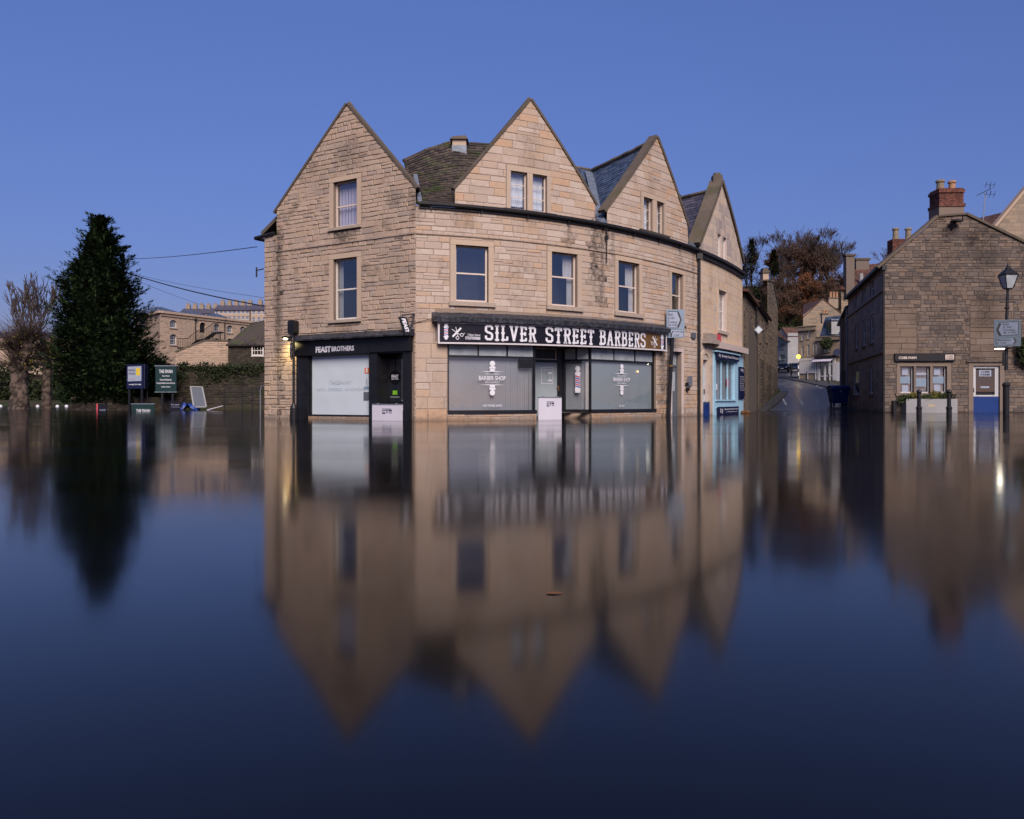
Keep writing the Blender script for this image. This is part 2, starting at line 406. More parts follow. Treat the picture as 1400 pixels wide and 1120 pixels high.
            m3 = N('ShaderNodeMath'); m3.operation = 'MULTIPLY'; L(m2.outputs[0], m3.inputs[0]); L(brk.outputs[0], m3.inputs[1])
            mm = N('ShaderNodeMath'); mm.operation = 'MAXIMUM'; L(top, mm.inputs[0]); L(m3.outputs[0], mm.inputs[1]); top = mm.outputs[0]
    mx2 = N('ShaderNodeMath'); mx2.operation = 'MAXIMUM'; L(top, mx2.inputs[0]); L(gr.outputs[0], mx2.inputs[1])
    mix = N('ShaderNodeMix'); mix.data_type = 'RGBA'; mix.inputs[7].default_value = (*dark, 1)
    L(mx2.outputs[0], mix.inputs[0]); L(r.outputs[0], mix.inputs[6])
    out = mix.outputs[2]
    if moss:
        n4 = N('ShaderNodeTexNoise'); n4.inputs['Scale'].default_value = 1.3; n4.inputs['Detail'].default_value = 6; L(ge.outputs['Position'], n4.inputs['Vector'])
        r4 = N('ShaderNodeMapRange'); r4.inputs[1].default_value = .5; r4.inputs[2].default_value = .68; r4.inputs[4].default_value = moss[3]; L(n4.outputs[0], r4.inputs[0])
        m4 = N('ShaderNodeMix'); m4.data_type = 'RGBA'; m4.inputs[7].default_value = (*moss[:3], 1); L(r4.outputs[0], m4.inputs[0]); L(out, m4.inputs[6]); out = m4.outputs[2]
    L(out, p.inputs['Base Color'])
    b = N('ShaderNodeBump'); b.inputs['Strength'].default_value = bump; b.inputs['Distance'].default_value = .012
    L(n3.outputs[0], b.inputs['Height']); L(b.outputs[0], p.inputs['Normal'])
    p.inputs['Roughness'].default_value = rough; p.inputs['Specular IOR Level'].default_value = .25
    return m
def glass(name, tint=(.88, .91, .94), ior=2.5, rough=.02):
    m, nt, p, N, L = nodes(name); nt.nodes.remove(p)
    o = nt.nodes['Material Output']; t = N('ShaderNodeBsdfTransparent'); t.inputs[0].default_value = (*tint, 1)
    g = N('ShaderNodeBsdfGlossy'); g.inputs['Roughness'].default_value = rough; g.inputs[0].default_value = (.95, .97, 1, 1)
    lw = N('ShaderNodeLayerWeight'); lw.inputs[0].default_value = .5
    pw = N('ShaderNodeMath'); pw.operation = 'POWER'; pw.inputs[1].default_value = 4.0; L(lw.outputs['Facing'], pw.inputs[0])
    f = N('ShaderNodeMath'); f.operation = 'MULTIPLY_ADD'; f.inputs[1].default_value = .85; f.inputs[2].default_value = ((ior-1)/(ior+1))**2; L(pw.outputs[0], f.inputs[0])
    ge = N('ShaderNodeNewGeometry'); no = N('ShaderNodeTexNoise'); no.inputs['Scale'].default_value = 1.5; b = N('ShaderNodeBump')
    b.inputs['Strength'].default_value = .03; b.inputs['Distance'].default_value = .1
    L(ge.outputs['Position'], no.inputs['Vector']); L(no.outputs[0], b.inputs['Height']); L(b.outputs[0], g.inputs['Normal'])
    x = N('ShaderNodeMixShader'); L(f.outputs[0], x.inputs[0]); L(t.outputs[0], x.inputs[1]); L(g.outputs[0], x.inputs[2]); L(x.outputs[0], o.inputs[0])
    return m
def emis(name, col, s):
    m, nt, p, N, L = nodes(name); p.inputs['Base Color'].default_value = (*col, 1)
    p.inputs['Emission Color'].default_value = (*col, 1); p.inputs['Emission Strength'].default_value = s; return m
def blend2(name, c1, c2, scale, lo=.4, hi=.6, rough=.8, bump=.3, attr=False, stretch=None, detail=8):
    """two colours through one noise"""
    m, nt, p, N, L = nodes(name); ge = N('ShaderNodeNewGeometry'); n = N('ShaderNodeTexNoise'); n.inputs['Scale'].default_value = scale; n.inputs['Detail'].default_value = detail
    v = ge.outputs['Position']
    if stretch:
        mp = N('ShaderNodeMapping'); mp.inputs['Scale'].default_value = stretch; L(v, mp.inputs[0]); v = mp.outputs[0]
    L(v, n.inputs['Vector'])
    src = n.outputs[0]
    if attr:
        at = N('ShaderNodeAttribute'); at.attribute_name = 'tint'; a = N('ShaderNodeMath'); a.operation = 'MULTIPLY_ADD'; a.inputs[1].default_value = .45
        s = N('ShaderNodeMath'); s.operation = 'SUBTRACT'; s.inputs[1].default_value = .22; L(n.outputs[0], s.inputs[0]); L(at.outputs['Fac'], a.inputs[0]); L(s.outputs[0], a.inputs[2]); src = a.outputs[0]
    r = N('ShaderNodeMapRange'); r.inputs[1].default_value = lo; r.inputs[2].default_value = hi; L(src, r.inputs[0])
    x = N('ShaderNodeMix'); x.data_type = 'RGBA'; x.inputs[6].default_value = (*c1, 1); x.inputs[7].default_value = (*c2, 1)
    L(r.outputs[0], x.inputs[0]); L(x.outputs[2], p.inputs['Base Color']); p.inputs['Roughness'].default_value = rough; p.inputs['Specular IOR Level'].default_value = .3
    if bump:
        b = N('ShaderNodeBump'); b.inputs['Strength'].default_value = bump; b.inputs['Distance'].default_value = .03; L(n.outputs[0], b.inputs['Height']); L(b.outputs[0], p.inputs['Normal'])
    return m
M = {}
def curve_y(x): return 27.8517+.491832*x+.0435985*x*x+.00128533*x**3
def rx(px):                      # plan point of the curved front on the line of sight through px
    lo, hi = -4.0, 14.0
    for _ in range(40):
        m = (lo+hi)/2
        if m/curve_y(m) < (px-CX)/FPX: lo = m
        else: hi = m
    return lo, curve_y(lo)
def lx(px):
    k = (px-CX)/FPX; t = (k*30.4+9.18)/(6.04+k*(30.4-26.70)); return -9.18+6.04*t, 30.4-3.70*t
SR = [(*rx(778), 7.0, 5.2, .22, .8), (*rx(812), 7.1, 4.0, .32, .95), (*rx(823), 7.1, 3.2, .30, .9), (*rx(838), 7.0, 5.3, .2, .7), (*rx(640), 7.0, 6.0, .6, .5), (*rx(624), 7.0, 6.2, .3, .5), (*rx(906), 2.9, -.4, .55, .85), (*rx(914), 2.3, -.4, .35, .8), (*rx(930), 7.0, 5.3, .3, .5), (*rx(948), 7.1, 5.0, .3, .6), (*rx(573), 7.3, 6.2, .3, .6), (*rx(600), 2.0, -.3, .5, .25), (*rx(725), 9.6, 8.1, .75, .4), (*rx(745), 9.0, 7.8, .5, .3), (*rx(890), 9.5, 8.0, .6, .4)]
SL = [(*lx(381), 6.9, -.6, .42, .9), (*lx(470), 6.62, 5.9, .85, .85), (*lx(470), 3.7, 3.2, .95, .85), (*lx(478), 9.4, 8.3, 1.5, .6), (*lx(445), 8.9, 7.5, 1.2, .35), (*lx(540), 5.6, 3.8, 1.2, .4), (*lx(566), 7.4, 6.2, .3, .7), (*lx(510), 6.6, 5.3, .9, .35), (*lx(430), 3.9, 2.9, 1.0, .4)]
SK = [(25.4, 44, 10.0, 6.6, 1.5, .7), (24.8, 44, 9.6, 8.6, .9, .95), (25.4, 44, 6.4, 3.6, 1.6, .75), (24.9, 44, 3.3, .3, 1.0, .5), (26.3, 44, 3.6, 2.6, 1.8, .6), (27.9, 44, 9, 6.8, .8, .7), (21.2, 44, 2.2, -.5, .9, .5), (23.0, 44, 5.8, 4.0, 1.1, .4), (28.4, 44, 2.4, -.5, 1.0, .5)]
M['bath'] = stone('bath_stone', [(.58,.485,.415), (.53,.425,.355), (.47,.375,.315), (.50,.385,.305), (.51,.375,.28), (.54,.36,.24)], patch=.5, streaks=SR)
M['rubble'] = stone('rubble_stone', [(.34,.29,.26), (.44,.345,.285), (.50,.385,.305), (.50,.365,.27), (.54,.42,.335)], patch=.8, nscale=2.8, grime=.45, streaks=SL)
M['mortar'] = stone('lime_mortar', [(.27,.21,.17), (.36,.28,.225)], patch=.5, grime=.4, bump=.8, streaks=SR)
M['rubble_mortar'] = stone('dirty_mortar', [(.22,.17,.137), (.34,.26,.205)], patch=.6, grime=.5, bump=.8, streaks=SL)
M['dressed'] = stone('dressed_stone', [(.40,.34,.30), (.50,.39,.30), (.55,.42,.31)], patch=.3, grime=.25, bump=.3)
M['ashlar'] = stone('weathered_ashlar', [(.36,.31,.30), (.54,.44,.36), (.60,.47,.35), (.58,.42,.28)], patch=.5, grime=.25, bump=.3)
M['render'] = stone('pale_render', [(.46,.38,.36), (.60,.50,.46), (.62,.53,.48)], patch=.35, grime=.2, bump=.25)
M['coping'] = stone('coping_stone', [(.06,.05,.045), (.13,.105,.085), (.20,.16,.12)], patch=.7, grime=.6, moss=(.06,.07,.02,.4))
M['tile'] = stone('stone_tile', [(.035,.03,.03), (.07,.055,.05), (.11,.085,.07)], patch=.4, grime=.5, moss=(.05,.085,.012,.55), nscale=3)
M['slate'] = blend2('blue_slate', (.035,.05,.085), (.075,.10,.155), 5, rough=.42, bump=.1, attr=True)
M['slate_purple'] = blend2('purple_slate', (.05,.05,.075), (.10,.09,.12), 5, rough=.5, bump=.1, attr=True)
M['redtile'] = blend2('red_clay_tile', (.05,.028,.022), (.12,.055,.04), 3, rough=.8, attr=True)
M['darkrub'] = stone('sooty_rubble', [(.10,.085,.075), (.17,.135,.105), (.23,.175,.13)], patch=.8, grime=.5, nscale=2.4)
M['farm'] = stone('farm_rubble', [(.10,.083,.077), (.15,.12,.107), (.18,.145,.125), (.20,.145,.11), (.235,.185,.155)], patch=.75, grime=.45, nscale=2, streaks=SK, dark=(.02,.017,.015))
M['farm_mortar'] = stone('farm_mortar', [(.085,.068,.062), (.13,.102,.09)], patch=.7, grime=.5, streaks=SK)
M['farm_dressed'] = stone('farm_dressed', [(.17,.135,.115), (.24,.185,.15)], patch=.4, grime=.3)
M['farm_side'] = stone('farm_side_ashlar', [(.22,.185,.165), (.32,.265,.22), (.36,.285,.23)], patch=.75, grime=.35, nscale=1.6)
M['mill'] = stone('mill_stone', [(.38,.29,.225), (.47,.35,.265), (.50,.365,.27)], patch=.35, grime=.3, nscale=1.2)
M['town'] = stone('town_stone', [(.23,.19,.15), (.31,.245,.185), (.36,.275,.195)], patch=.5, grime=.3, nscale=1)
M['gardenwall'] = stone('garden_wall_stone', [(.028,.023,.02), (.05,.04,.031), (.08,.062,.047)], patch=.8, grime=.5, moss=(.03,.045,.01,.5))
M['brick'] = blend2('red_brick', (.085,.035,.028), (.16,.065,.048), 6, rough=.9, attr=True)
M['lead'] = plain('lead', (.17,.20,.25), .5, .3, var=.25, scale=4, bump=.2)
M['leaddark'] = blend2('dark_lead', (.022,.024,.032), (.075,.08,.10), 9, .45, .75, rough=.5, bump=.4)
M['gutter'] = plain('iron_gutter', (.016,.015,.017), .5, var=.3)
M['black'] = plain('black_paint', (.010,.010,.013), .42, var=.25, scale=5)
M['blackgloss'] = plain('gloss_black', (.008,.008,.010), .25)
M['white'] = plain('white_paint', (.66,.62,.58), .5, var=.06)
M['cream'] = plain('cream_paint', (.62,.52,.46), .5, var=.08)
M['glass'] = glass('window_glass')
M['glassdark'] = glass('dim_glass', (.4,.45,.5))
M['room'] = plain('dark_room', (.018,.019,.022), .9, var=.4, scale=2)
M['curtain'] = plain('curtain_cloth', (.55,.53,.53), .9, var=.08, scale=3)
M['lace'] = plain('lilac_curtain', (.50,.46,.56), .9, var=.06, scale=3)
M['netwhite'] = plain('white_net', (.80,.81,.84), .9, var=.05)
M['netpale'] = plain('pale_net', (.50,.56,.60), .9, var=.06, scale=4)
M['paper'] = plain('white_paper', (.53,.60,.65), .35, var=.03, scale=1.2, bump=.03, spec=.5)
M['papertext'] = plain('pressed_lettering', (.44,.51,.56), .5, var=.02)
M['blind'] = plain('grey_blind', (.34,.345,.365), .8, var=.06, scale=2)
M['frost'] = plain('frosted_film', (.31,.36,.38), .4, var=.05, scale=2)
M['transom'] = plain('obscured_glass', (.36,.40,.43), .35, var=.2, scale=3)
M['signblack'] = plain('sign_black', (.009,.008,.014), .32, var=.1)
M['signwhite'] = plain('sign_white', (.70,.70,.76), .5, var=.02)
M['signframe'] = plain('sign_frame', (.62,.58,.60), .45, var=.05)
M['wood'] = blend2('sign_wood', (.075,.04,.016), (.19,.10,.035), 3, .3, .7, rough=.5, bump=.1, stretch=(9, 9, .6))
M['red'] = plain('red_vinyl', (.50,.07,.09), .5); M['blue'] = plain('blue_vinyl', (.05,.10,.38), .5)
M['orange'] = plain('orange_vinyl', (.72,.17,.03), .5); M['green'] = plain('lime_vinyl', (.22,.55,.03), .5)
M['floodboard'] = plain('flood_board', (.60,.58,.66), .45, var=.03, scale=2)
M['board_blue'] = plain('blue_board', (.008,.035,.17), .4)
M['pale_blue'] = plain('pale_blue_paint', (.33,.55,.70), .45, var=.06)
M['navy'] = plain('navy', (.007,.011,.05), .4)
M['doorgrey'] = plain('slate_grey_paint', (.10,.115,.14), .45)
M['roadsign'] = plain('sign_grey', (.20,.27,.36), .45, var=.08); M['signface'] = plain('sign_face', (.30,.34,.44), .4, var=.05)
M['roadsign_shaded'] = plain('shaded_sign_back', (.085,.12,.16), .5, var=.15); M['signface_shaded'] = plain('shaded_sign_face', (.15,.185,.26), .5, var=.12)  # darker copies of the sign colours, with the lantern sign's shade mixed in
M['brass'] = plain('brass', (.5,.28,.10), .3, .9)
M['steel'] = plain('galvanised_steel', (.34,.36,.40), .45, .7)
M['pot'] = plain('clay_pot', (.36,.20,.12), .85, var=.2); M['pot_old'] = plain('old_clay_pot', (.22,.18,.13), .9, var=.3)
M['cable'] = plain('cable', (.02,.02,.025), .6)
M['bin'] = plain('bin_blue', (.010,.035,.15), .45); M['rubber'] = plain('rubber', (.012,.012,.013), .7)
M['swan'] = plain('swan_green', (.006,.028,.030), .45); M['yellow'] = plain('yellow_print', (.62,.45,.04), .5)
M['tarp'] = plain('blue_tarpaulin', (.01,.04,.22), .45)
M['asphalt'] = blend2('wet_asphalt', (.030,.032,.038), (.060,.062,.070), .8, .35, .65, rough=.30, bump=.08)
M['paving'] = blend2('paving', (.035,.035,.036), (.065,.062,.06), 3, rough=.7, bump=.2)
M['paint'] = blend2('road_paint', (.35,.35,.36), (.12,.12,.13), 4, .5, .75, rough=.5)
M['soil'] = blend2('grassy_ground', (.022,.032,.010), (.045,.038,.02), .4, rough=1, bump=.6)
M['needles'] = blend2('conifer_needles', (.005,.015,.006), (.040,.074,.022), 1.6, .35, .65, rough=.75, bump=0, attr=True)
M['bark'] = plain('dark_bark', (.05,.038,.028), .95, var=.4, scale=6, bump=.5)
M['planebark'] = blend2('mottled_bark', (.035,.027,.023), (.13,.095,.08), 3.2, .42, .58, rough=.95, bump=.8)
M['twig'] = plain('twig_brown', (.055,.038,.032), .95, var=.3)
M['twigred'] = plain('twig_russet', (.085,.042,.028), .95, var=.3)
M['brownleaf'] = plain('brown_leaf', (.075,.042,.028), .9, var=.4, scale=3)
M['russet'] = plain('russet_leaf', (.16,.058,.018), .9, var=.4, scale=3)
M['leaf'] = blend2('shrub_leaf', (.015,.030,.008), (.05,.075,.018), .9, .35, .65, rough=.8, bump=0, attr=True)
M['yellowleaf'] = plain('yellow_leaf', (.13,.11,.015), .8, var=.4)
M['ivy'] = blend2('ivy_leaf', (.010,.016,.006), (.030,.042,.012), 1.2, rough=.7, bump=0, attr=True)
M['whitewash'] = plain('whitewash', (.30,.30,.31), .8, var=.1, scale=1); M['creamwall'] = plain('cream_wall', (.42,.37,.27), .85, var=.1, scale=1)
M['lampglow'] = emis('lamp_glow', (1.0, .80, .42), 14); M['ledglow'] = emis('led_glow', (1, .93, .78), 8); M['beaconglow'] = emis('beacon_glow', (1, .62, .06), 3.5)
M['bulb'] = emis('warm_bulb', (1, .55, .2), 5)
M['white_pvc'] = plain('white_pvc', (.50,.50,.52), .4, var=.04)
M['carblack'] = plain('car_dark', (.012,.014,.018), .22); M['carblue'] = plain('car_blue', (.03,.09,.16), .25)
M['cloth'] = plain('dark_clothing', (.010,.010,.012), .9); M['skin'] = plain('skin', (.35,.2,.15), .6)
M['mulch'] = plain('leaf_litter', (.16,.07,.02), .9, var=.4)
# ------------------------------------------------------------------ the corner building
CORNER = (-3.14, curve_y(-3.14))
LF = Facade([(-9.18, 30.4), CORNER])
RF = Facade([(x, curve_y(x)) for x in [-3.14+.2*i for i in range(84)]], curved=True)
VB, EV = -.45, 7.03
uE = RF.ux(955)
bld = thing('corner_building', 'honey stone corner building with three pointed gables above two shopfronts', 'building', (-1.5, 30, VB))

def window(F, root, r, name='window', rows=2, cols=1, surround=(.2, .2, .16), sill=.14, frame='cream', pane='glass', recess=.13, room=True,
           curtain=None, bars=(), fw=.055, smat='dressed', sillw=.2, split=.5):
    """one window part: frame mesh with panes, stone surround, sill, room behind and curtains as its sub-parts"""
    u0, u1, v0, v1 = r; mb = MB(); d0, d1 = -recess-.05, -recess
    fbox(mb, F, u0, u0+fw, v0, v1, d0, d1); fbox(mb, F, u1-fw, u1, v0, v1, d0, d1)
    fbox(mb, F, u0+fw, u1-fw, v1-fw, v1, d0, d1-.003); fbox(mb, F, u0+fw, u1-fw, v0, v0+fw*1.3, d0, d1+.02)
    vm = v0+(v1-v0)*split
    if rows == 2: fbox(mb, F, u0+fw, u1-fw, vm-.025, vm+.025, d0, d1-.006)
    for i in range(1, cols):
        x = u0+(u1-u0)*i/cols; fbox(mb, F, x-.014, x+.014, v0+fw, v1-fw, d0+.01, d1-.012)
    for t in bars:
        y = v0+(v1-v0)*t; fbox(mb, F, u0+fw, u1-fw, y-.012, y+.012, d0+.012, d1-.015)
    w = mk(name, mb, M[frame], root)
    spl = [(v0+fw, vm), (vm, v1-fw)] if rows == 2 else [(v0+fw, v1-fw)]
    for k, (a, b) in enumerate(spl):
        mb = MB(); d = d0+.012+.012*k
        mb.add([F.at(u0+fw, a, d), F.at(u1-fw, a, d), F.at(u1-fw, b, d), F.at(u0+fw, b, d)], [(0,1,2,3)]); mk('pane', mb, M[pane], w)
    if surround:
        sl_, sr_, st_ = surround; mb = MB()
        fbox(mb, F, u0-sl_, u0-.004, v0, v1-.006, -.05, .03, rnd.random()*.5+.3); fbox(mb, F, u1+.004, u1+sr_, v0, v1-.006, -.05, .03, rnd.random()*.5+.3)
        fbox(mb, F, u0-sl_, u1+sr_, v1, v1+st_, -.05, .036, rnd.random()*.5+.3)
        mk('stone_surround', mb, M[smat], w)
    if sill:
        mb = MB(); fbox(mb, F, u0-sillw, u1+sillw, v0-sill, v0-.004, -.1, .10, .2, .25); mk('sill', mb, M[smat], w)
    if room:
        mb = MB(); D = -.9
        c = [(u0, v0), (u1, v0), (u1, v1), (u0, v1)]
        for k in range(4):
            a, b = c[k], c[(k+1) % 4]
            mb.add([F.at(a[0], a[1], -.3), F.at(b[0], b[1], -.3), F.at(b[0], b[1], D), F.at(a[0], a[1], D)], [(0,1,2,3)])
        mb.add([F.at(a, b, D) for a, b in c], [(0,1,2,3)]); mk('room_interior', mb, M['room'], w)
    if curtain:
        kind, mt = curtain; mb = MB(); n = 26
        def cl(a, b, va, vb, lean=0, lean2=0):
            for i in range(n):
                s0, s1 = i/n, (i+1)/n; z0, z1 = .022*math.sin(i*1.9), .022*math.sin((i+1)*1.9)
                q = lambda s, z, v, le: F.at(a+(b-a)*s+le*s, v, -recess-.17+z)
                mb.add([q(s0, z0, va, lean), q(s1, z1, va, lean), q(s1, z1, vb, lean2), q(s0, z0, vb, lean2)], [(0,1,2,3)])
        wd = u1-u0
        if kind == 'full': cl(u0, u1, v0, v1)
        if kind == 'right': cl(u0+wd*.78, u1, v0, vm, 0, 0); cl(u0+wd*.62, u1, vm, v1)
        if kind == 'left': cl(u0, u0+wd*.3, v0, v1)
        if kind == 'both': cl(u0, u0+wd*.16, v0, v1); cl(u0+wd*.8, u1, v0, v1)
        mk('curtain', mb, M[mt], w, smooth=True)
    return w

# openings ----------------------------------------------------------
L_up = LF.rect(456, 247, 488.5, 310); L_lo = LF.rect(456, 353, 488.5, 437)
R_w = [RF.rect(623, 336, 667.5, 413), RF.rect(754, 346, 789, 419), RF.rect(845, 358.5, 873.5, 428), RF.rect(918, 374, 933.5, 440)]
R_a = [RF.rect(698, 235, 720.5, 287), RF.rect(728, 238, 747.5, 290), RF.rect(879.5, 271, 892, 316), RF.rect(897.5, 276, 907.5, 320)]
sh_u0, sh_u1 = RF.ux(612), RF.ux(896.5); sh_v0, sh_v1 = .235, RF.uv(660, 468)[1]
dr_u0, dr_u1 = RF.ux(733.5), RF.ux(809)
shopR = (sh_u0, sh_u1, sh_v0, sh_v1); shopR_dn = (dr_u0, dr_u1, VB, sh_v0)
dg_u0, dg_u1 = RF.ux(918), RF.ux(931.5); dg = (dg_u0, dg_u1, VB, RF.uv(925, 481)[1])
shL = (LF.ux(408), LF.ux(563), VB, LF.uv(480, 464)[1])

u378 = LF.ux(378.5); g1a = (LF.ux(475), LF.uv(475, 143)[1])
L_regs = [[(u378, VB), (LF.len, VB), (LF.len, 7.6), g1a, (u378, LF.uv(378.5, 288)[1])], [(0, VB), (u378, VB), (u378, 6.72), (0, 6.72)]]
def gpoly(l, r, a): return [(RF.ux(l[0]), EV), (RF.ux(r[0]), EV), RF.uv(*r), RF.uv(*a), RF.uv(*l)]
G2 = gpoly((622, 258), (814, 280), (725, 137)); G3 = gpoly((830, 286), (940, 310), (897.5, 188))
R_regs = [[(0, VB), (uE, VB), (uE, EV), (0, EV)], G2, G3]
def grow(r, a, b, c): return (r[0]-a, r[1]+a, r[2]-b, r[3]+c)
L_holes = [L_up, L_lo, shL]; R_holes = R_w+R_a+[shopR, shopR_dn, dg]
mb = MB(); wall_sheet(mb, LF, L_regs, L_holes); mk('wall', mb, M['rubble_mortar'], bld)
mb = MB(); wall_sheet(mb, RF, R_regs, R_holes); mk('wall', mb, M['mortar'], bld)
# far sides, closing the building
def inward(F, u): n = F.nor(u); return Vector((-n.x, -n.y, 0))
a0 = LF.at(0, 0); a1 = a0+inward(LF, 1)*10; e0 = RF.at(uE, 0); e1 = e0+inward(RF, uE)*4.5; m1 = Vector((-1, 41, 0))
mb = MB()
for p, q in ((a0, a1), (a1, m1), (m1, e1), (e1, e0)):
    mb.add([(p.x, p.y, VB), (q.x, q.y, VB), (q.x, q.y, 6.7), (p.x, p.y, 6.7)], [(0,1,2,3)], .5)
mk('rear_wall', mb, M['rubble_mortar'], bld)

pool = []
stL = [(LF.ux(381), 6.6, -.4, .26, .95), (LF.ux(470), LF.uv(470, 311)[1], LF.uv(470, 335)[1], .6, .9), (LF.ux(470), LF.uv(470, 437)[1], LF.uv(470, 452)[1], .65, .95), (LF.ux(565), 7.5, 6.6, .15, .8)]
def tL(u, v, t): return t*.85+(.15 if v > 1 else .28)
stonework(pool, LF, L_regs, [grow(L_up, .19, .14, .17), grow(L_lo, .19, .14, .17), (shL[0]-.03, shL[1]+.1, VB, shL[3]+.1)], ch=(.13, .21), ln=(.18, .52), gap=.015, depth=.018, jit=.018, stains=stL, tintf=tL, seed=5)
nL = len(pool)
stR = [(RF.ux(778), 6.9, 5.6, .13, .85), (RF.ux(812), 7.0, 4.2, .22, 1.0), (RF.ux(822), 7.0, 3.6, .25, .95), (RF.ux(837), 6.9, 5.5, .12, .7), (RF.ux(640), 7.0, 6.3, .35, .45), (RF.ux(906), 2.6, -.3, .3, .85), (RF.ux(914), 2.2, -.3, .2, .7), (RF.ux(928), 6.9, 5.4, .2, .4), (.12, 7, 6.4, .15, .6)]
def tR(u, v, t): return t*.9+(.34 if v < 1.0 else 0)
ash = (.0, RF.ux(612)-.02, VB, 3.32)         # big blocks at the corner beside the shop
holesR = [grow(r, .2, .15, .17) for r in R_w]+[grow(shopR, .02, .0, .0), (sh_u0-.42, sh_u1+.15, sh_v1, sh_v1+1.02), shopR_dn, grow(dg, .16, 0, .16)]
ga = [(R_a[0][0]-.17, R_a[1][1]+.17, R_a[0][2]-.1, R_a[0][3]+.2), (R_a[2][0]-.17, R_a[3][1]+.17, R_a[2][2]-.16, R_a[2][3]+.2)]
stonework(pool, RF, [R_regs[0]], holesR+[ash], ch=(.15, .24), ln=(.28, .72), gap=.010, depth=.012, jit=.006, stains=stR, tintf=tR, seed=8)
stonework(pool, RF, [[(ash[0], ash[2]), (ash[1], ash[2]), (ash[1], ash[3]), (ash[0], ash[3])]], [(sh_u0-.42, sh_u1, sh_v1, sh_v1+1.02)], ch=(.36, .5), ln=(.5, .8), gap=.008, depth=.012, jit=.003, tintf=lambda u, v, t: t*.8+(.35 if v < 1.1 else .05), seed=9)
stonework(pool, RF, [G2, G3], ga, ch=(.2, .3), ln=(.35, .9), gap=.008, depth=.012, jit=.004, vmin=EV, stains=[], seed=12)
# left stones darker and rougher, right stones smoother: one material each
pl = pool[:nL]; pr = pool[nL:]
cut = sorted([s[0] for s in pool], reverse=True)[295]
lay_stones(pl, bld, M['rubble'], sum(1 for s in pl if s[0] > cut)); lay_stones(pr, bld, M['bath'], sum(1 for s in pr if s[0] > cut))

# windows -----------------------------------------------------------
window(LF, bld, L_up, frame='cream', curtain=('full', 'lace'), surround=(.18, .18, .16), sill=.1, split=.47)
window(LF, bld, L_lo, frame='white', curtain=('both', 'blind'), surround=(.18, .18, .17), sill=.1, split=.5)
for i, r in enumerate(R_w):
    window(RF, bld, r, curtain=[None, ('right', 'curtain'), ('right', 'curtain'), ('left', 'curtain')][i], surround=(.19, .19, .17), sill=.15, sillw=.24, split=[.51, .55, .52, .55][i])
for i, r in enumerate(R_a):
    window(RF, bld, r, rows=1, bars=(.34, .67), fw=.04, curtain=('full', 'netwhite'), surround=None, sill=None, recess=.10)
for g, (a, b) in enumerate(((0, 1), (2, 3))):       # mullioned surround of each pair
    x, y = R_a[a], R_a[b]; mb = MB(); v0 = min(x[2], y[2]); 
    fbox(mb, RF, x[0]-.16, x[0]-.003, v0, x[3], -.05, .03, .4); fbox(mb, RF, x[1]+.003, y[0]-.003, v0, x[3], -.05, .028, .5); fbox(mb, RF, y[1]+.003, y[1]+.16, v0, x[3], -.05, .03, .3)
    fbox(mb, RF, x[0]-.16, y[1]+.16, x[3]+.003, x[3]+.19, -.05, .034, .45); mk('attic_surround', mb, M['dressed'], bld)
    mb = MB(); fbox(mb, RF, x[0]-.3, y[1]+.3, v0-.10, v0-.004, -.05, .12, .1, .5); mk('attic_sill', mb, M['coping'], bld)

# string course, gutter, copings ------------------------------------
mb = MB(); fbox(mb, LF, u378, LF.len, 6.10, 6.15, -.03, .055, .3, .4); fbox(mb, RF, .01, uE, 6.10, 6.14, -.03, .04, .4, .35); mk('string_course', mb, M['rubble'], bld)
mb = MB()
us = RF.us(.12, uE-.1, .3)
prof = [(.04, .10), (.05, .02), (.10, -.02), (.16, -.02), (.20, .02), (.205, .10), (.19, .10), (.17, .03), (.10, .01), (.06, .10)]
vs = [RF.at(u, EV+z, d) for u in us for d, z in prof]; n = len(prof); fs = []
for i in range(len(us)-1):
    for k in range(n): fs.append((i*n+k, i*n+(k+1) % n, i*n+n+(k+1) % n, i*n+n+k))
mb.add(vs, fs); fbox(mb, RF, .1, uE, EV-.10, EV-.022, -.02, .07); mk('gutter', mb, M['gutter'], bld)
for k in range(9):
    u = .5+k*(uE-.8)/8; mb = MB(); fbox(mb, RF, u-.015, u+.015, EV-.14, EV+.0, .02, .13); mk('gutter_bracket', mb, M['gutter'], bld)
mb = MB(); p = RF.at(RF.ux(827), 0, .09)
mb.tube([(p.x, p.y, 7.0), (p.x, p.y, 6.55)], .028); mb.lathe((p.x, p.y, 6.55), [(.06, 0), (.075, .14), (.05, .16)], 8); mb.tube([(p.x, p.y, 6.5), (p.x, p.y, 5.7)], .02); mk('rainwater_stub', mb, M['gutter'], bld)
mb = MB(); p = RF.at(RF.ux(952.5), 0, .12)
mb.tube([(p.x, p.y, VB), (p.x, p.y, EV-.25)], .055, 10); mb.tube([(p.x, p.y, EV-.3), (p.x-.02, p.y-.02, EV-.05), (p.x-.1, p.y-.1, EV+.08)], .06, 10)
for z in (1.6, 3.4, 5.2): mb.lathe((p.x, p.y, z), [(.07, 0), (.07, .07)], 10)
mb.box((p.x-.12, p.y-.12, EV-.32), (p.x+.12, p.y+.12, EV-.1)); mk('downpipe', mb, M['gutter'], bld)
def rakes(F, l, a, r, th=.11, d=(-.35, .09), mat='coping', nm='coping'):
    mb = MB(); fstrip(mb, F, l, a, th, d[0], d[1]); mk(nm, mb, M[mat], bld)
    mb = MB(); fstrip(mb, F, a, r, th, d[0], d[1]-.004); mk(nm, mb, M[mat], bld)
ext = lambda p, q, k: (p[0]-(q[0]-p[0])*k, p[1]-(q[1]-p[1])*k)
Lfoot, Rfoot = L_regs[0][4], L_regs[0][2]
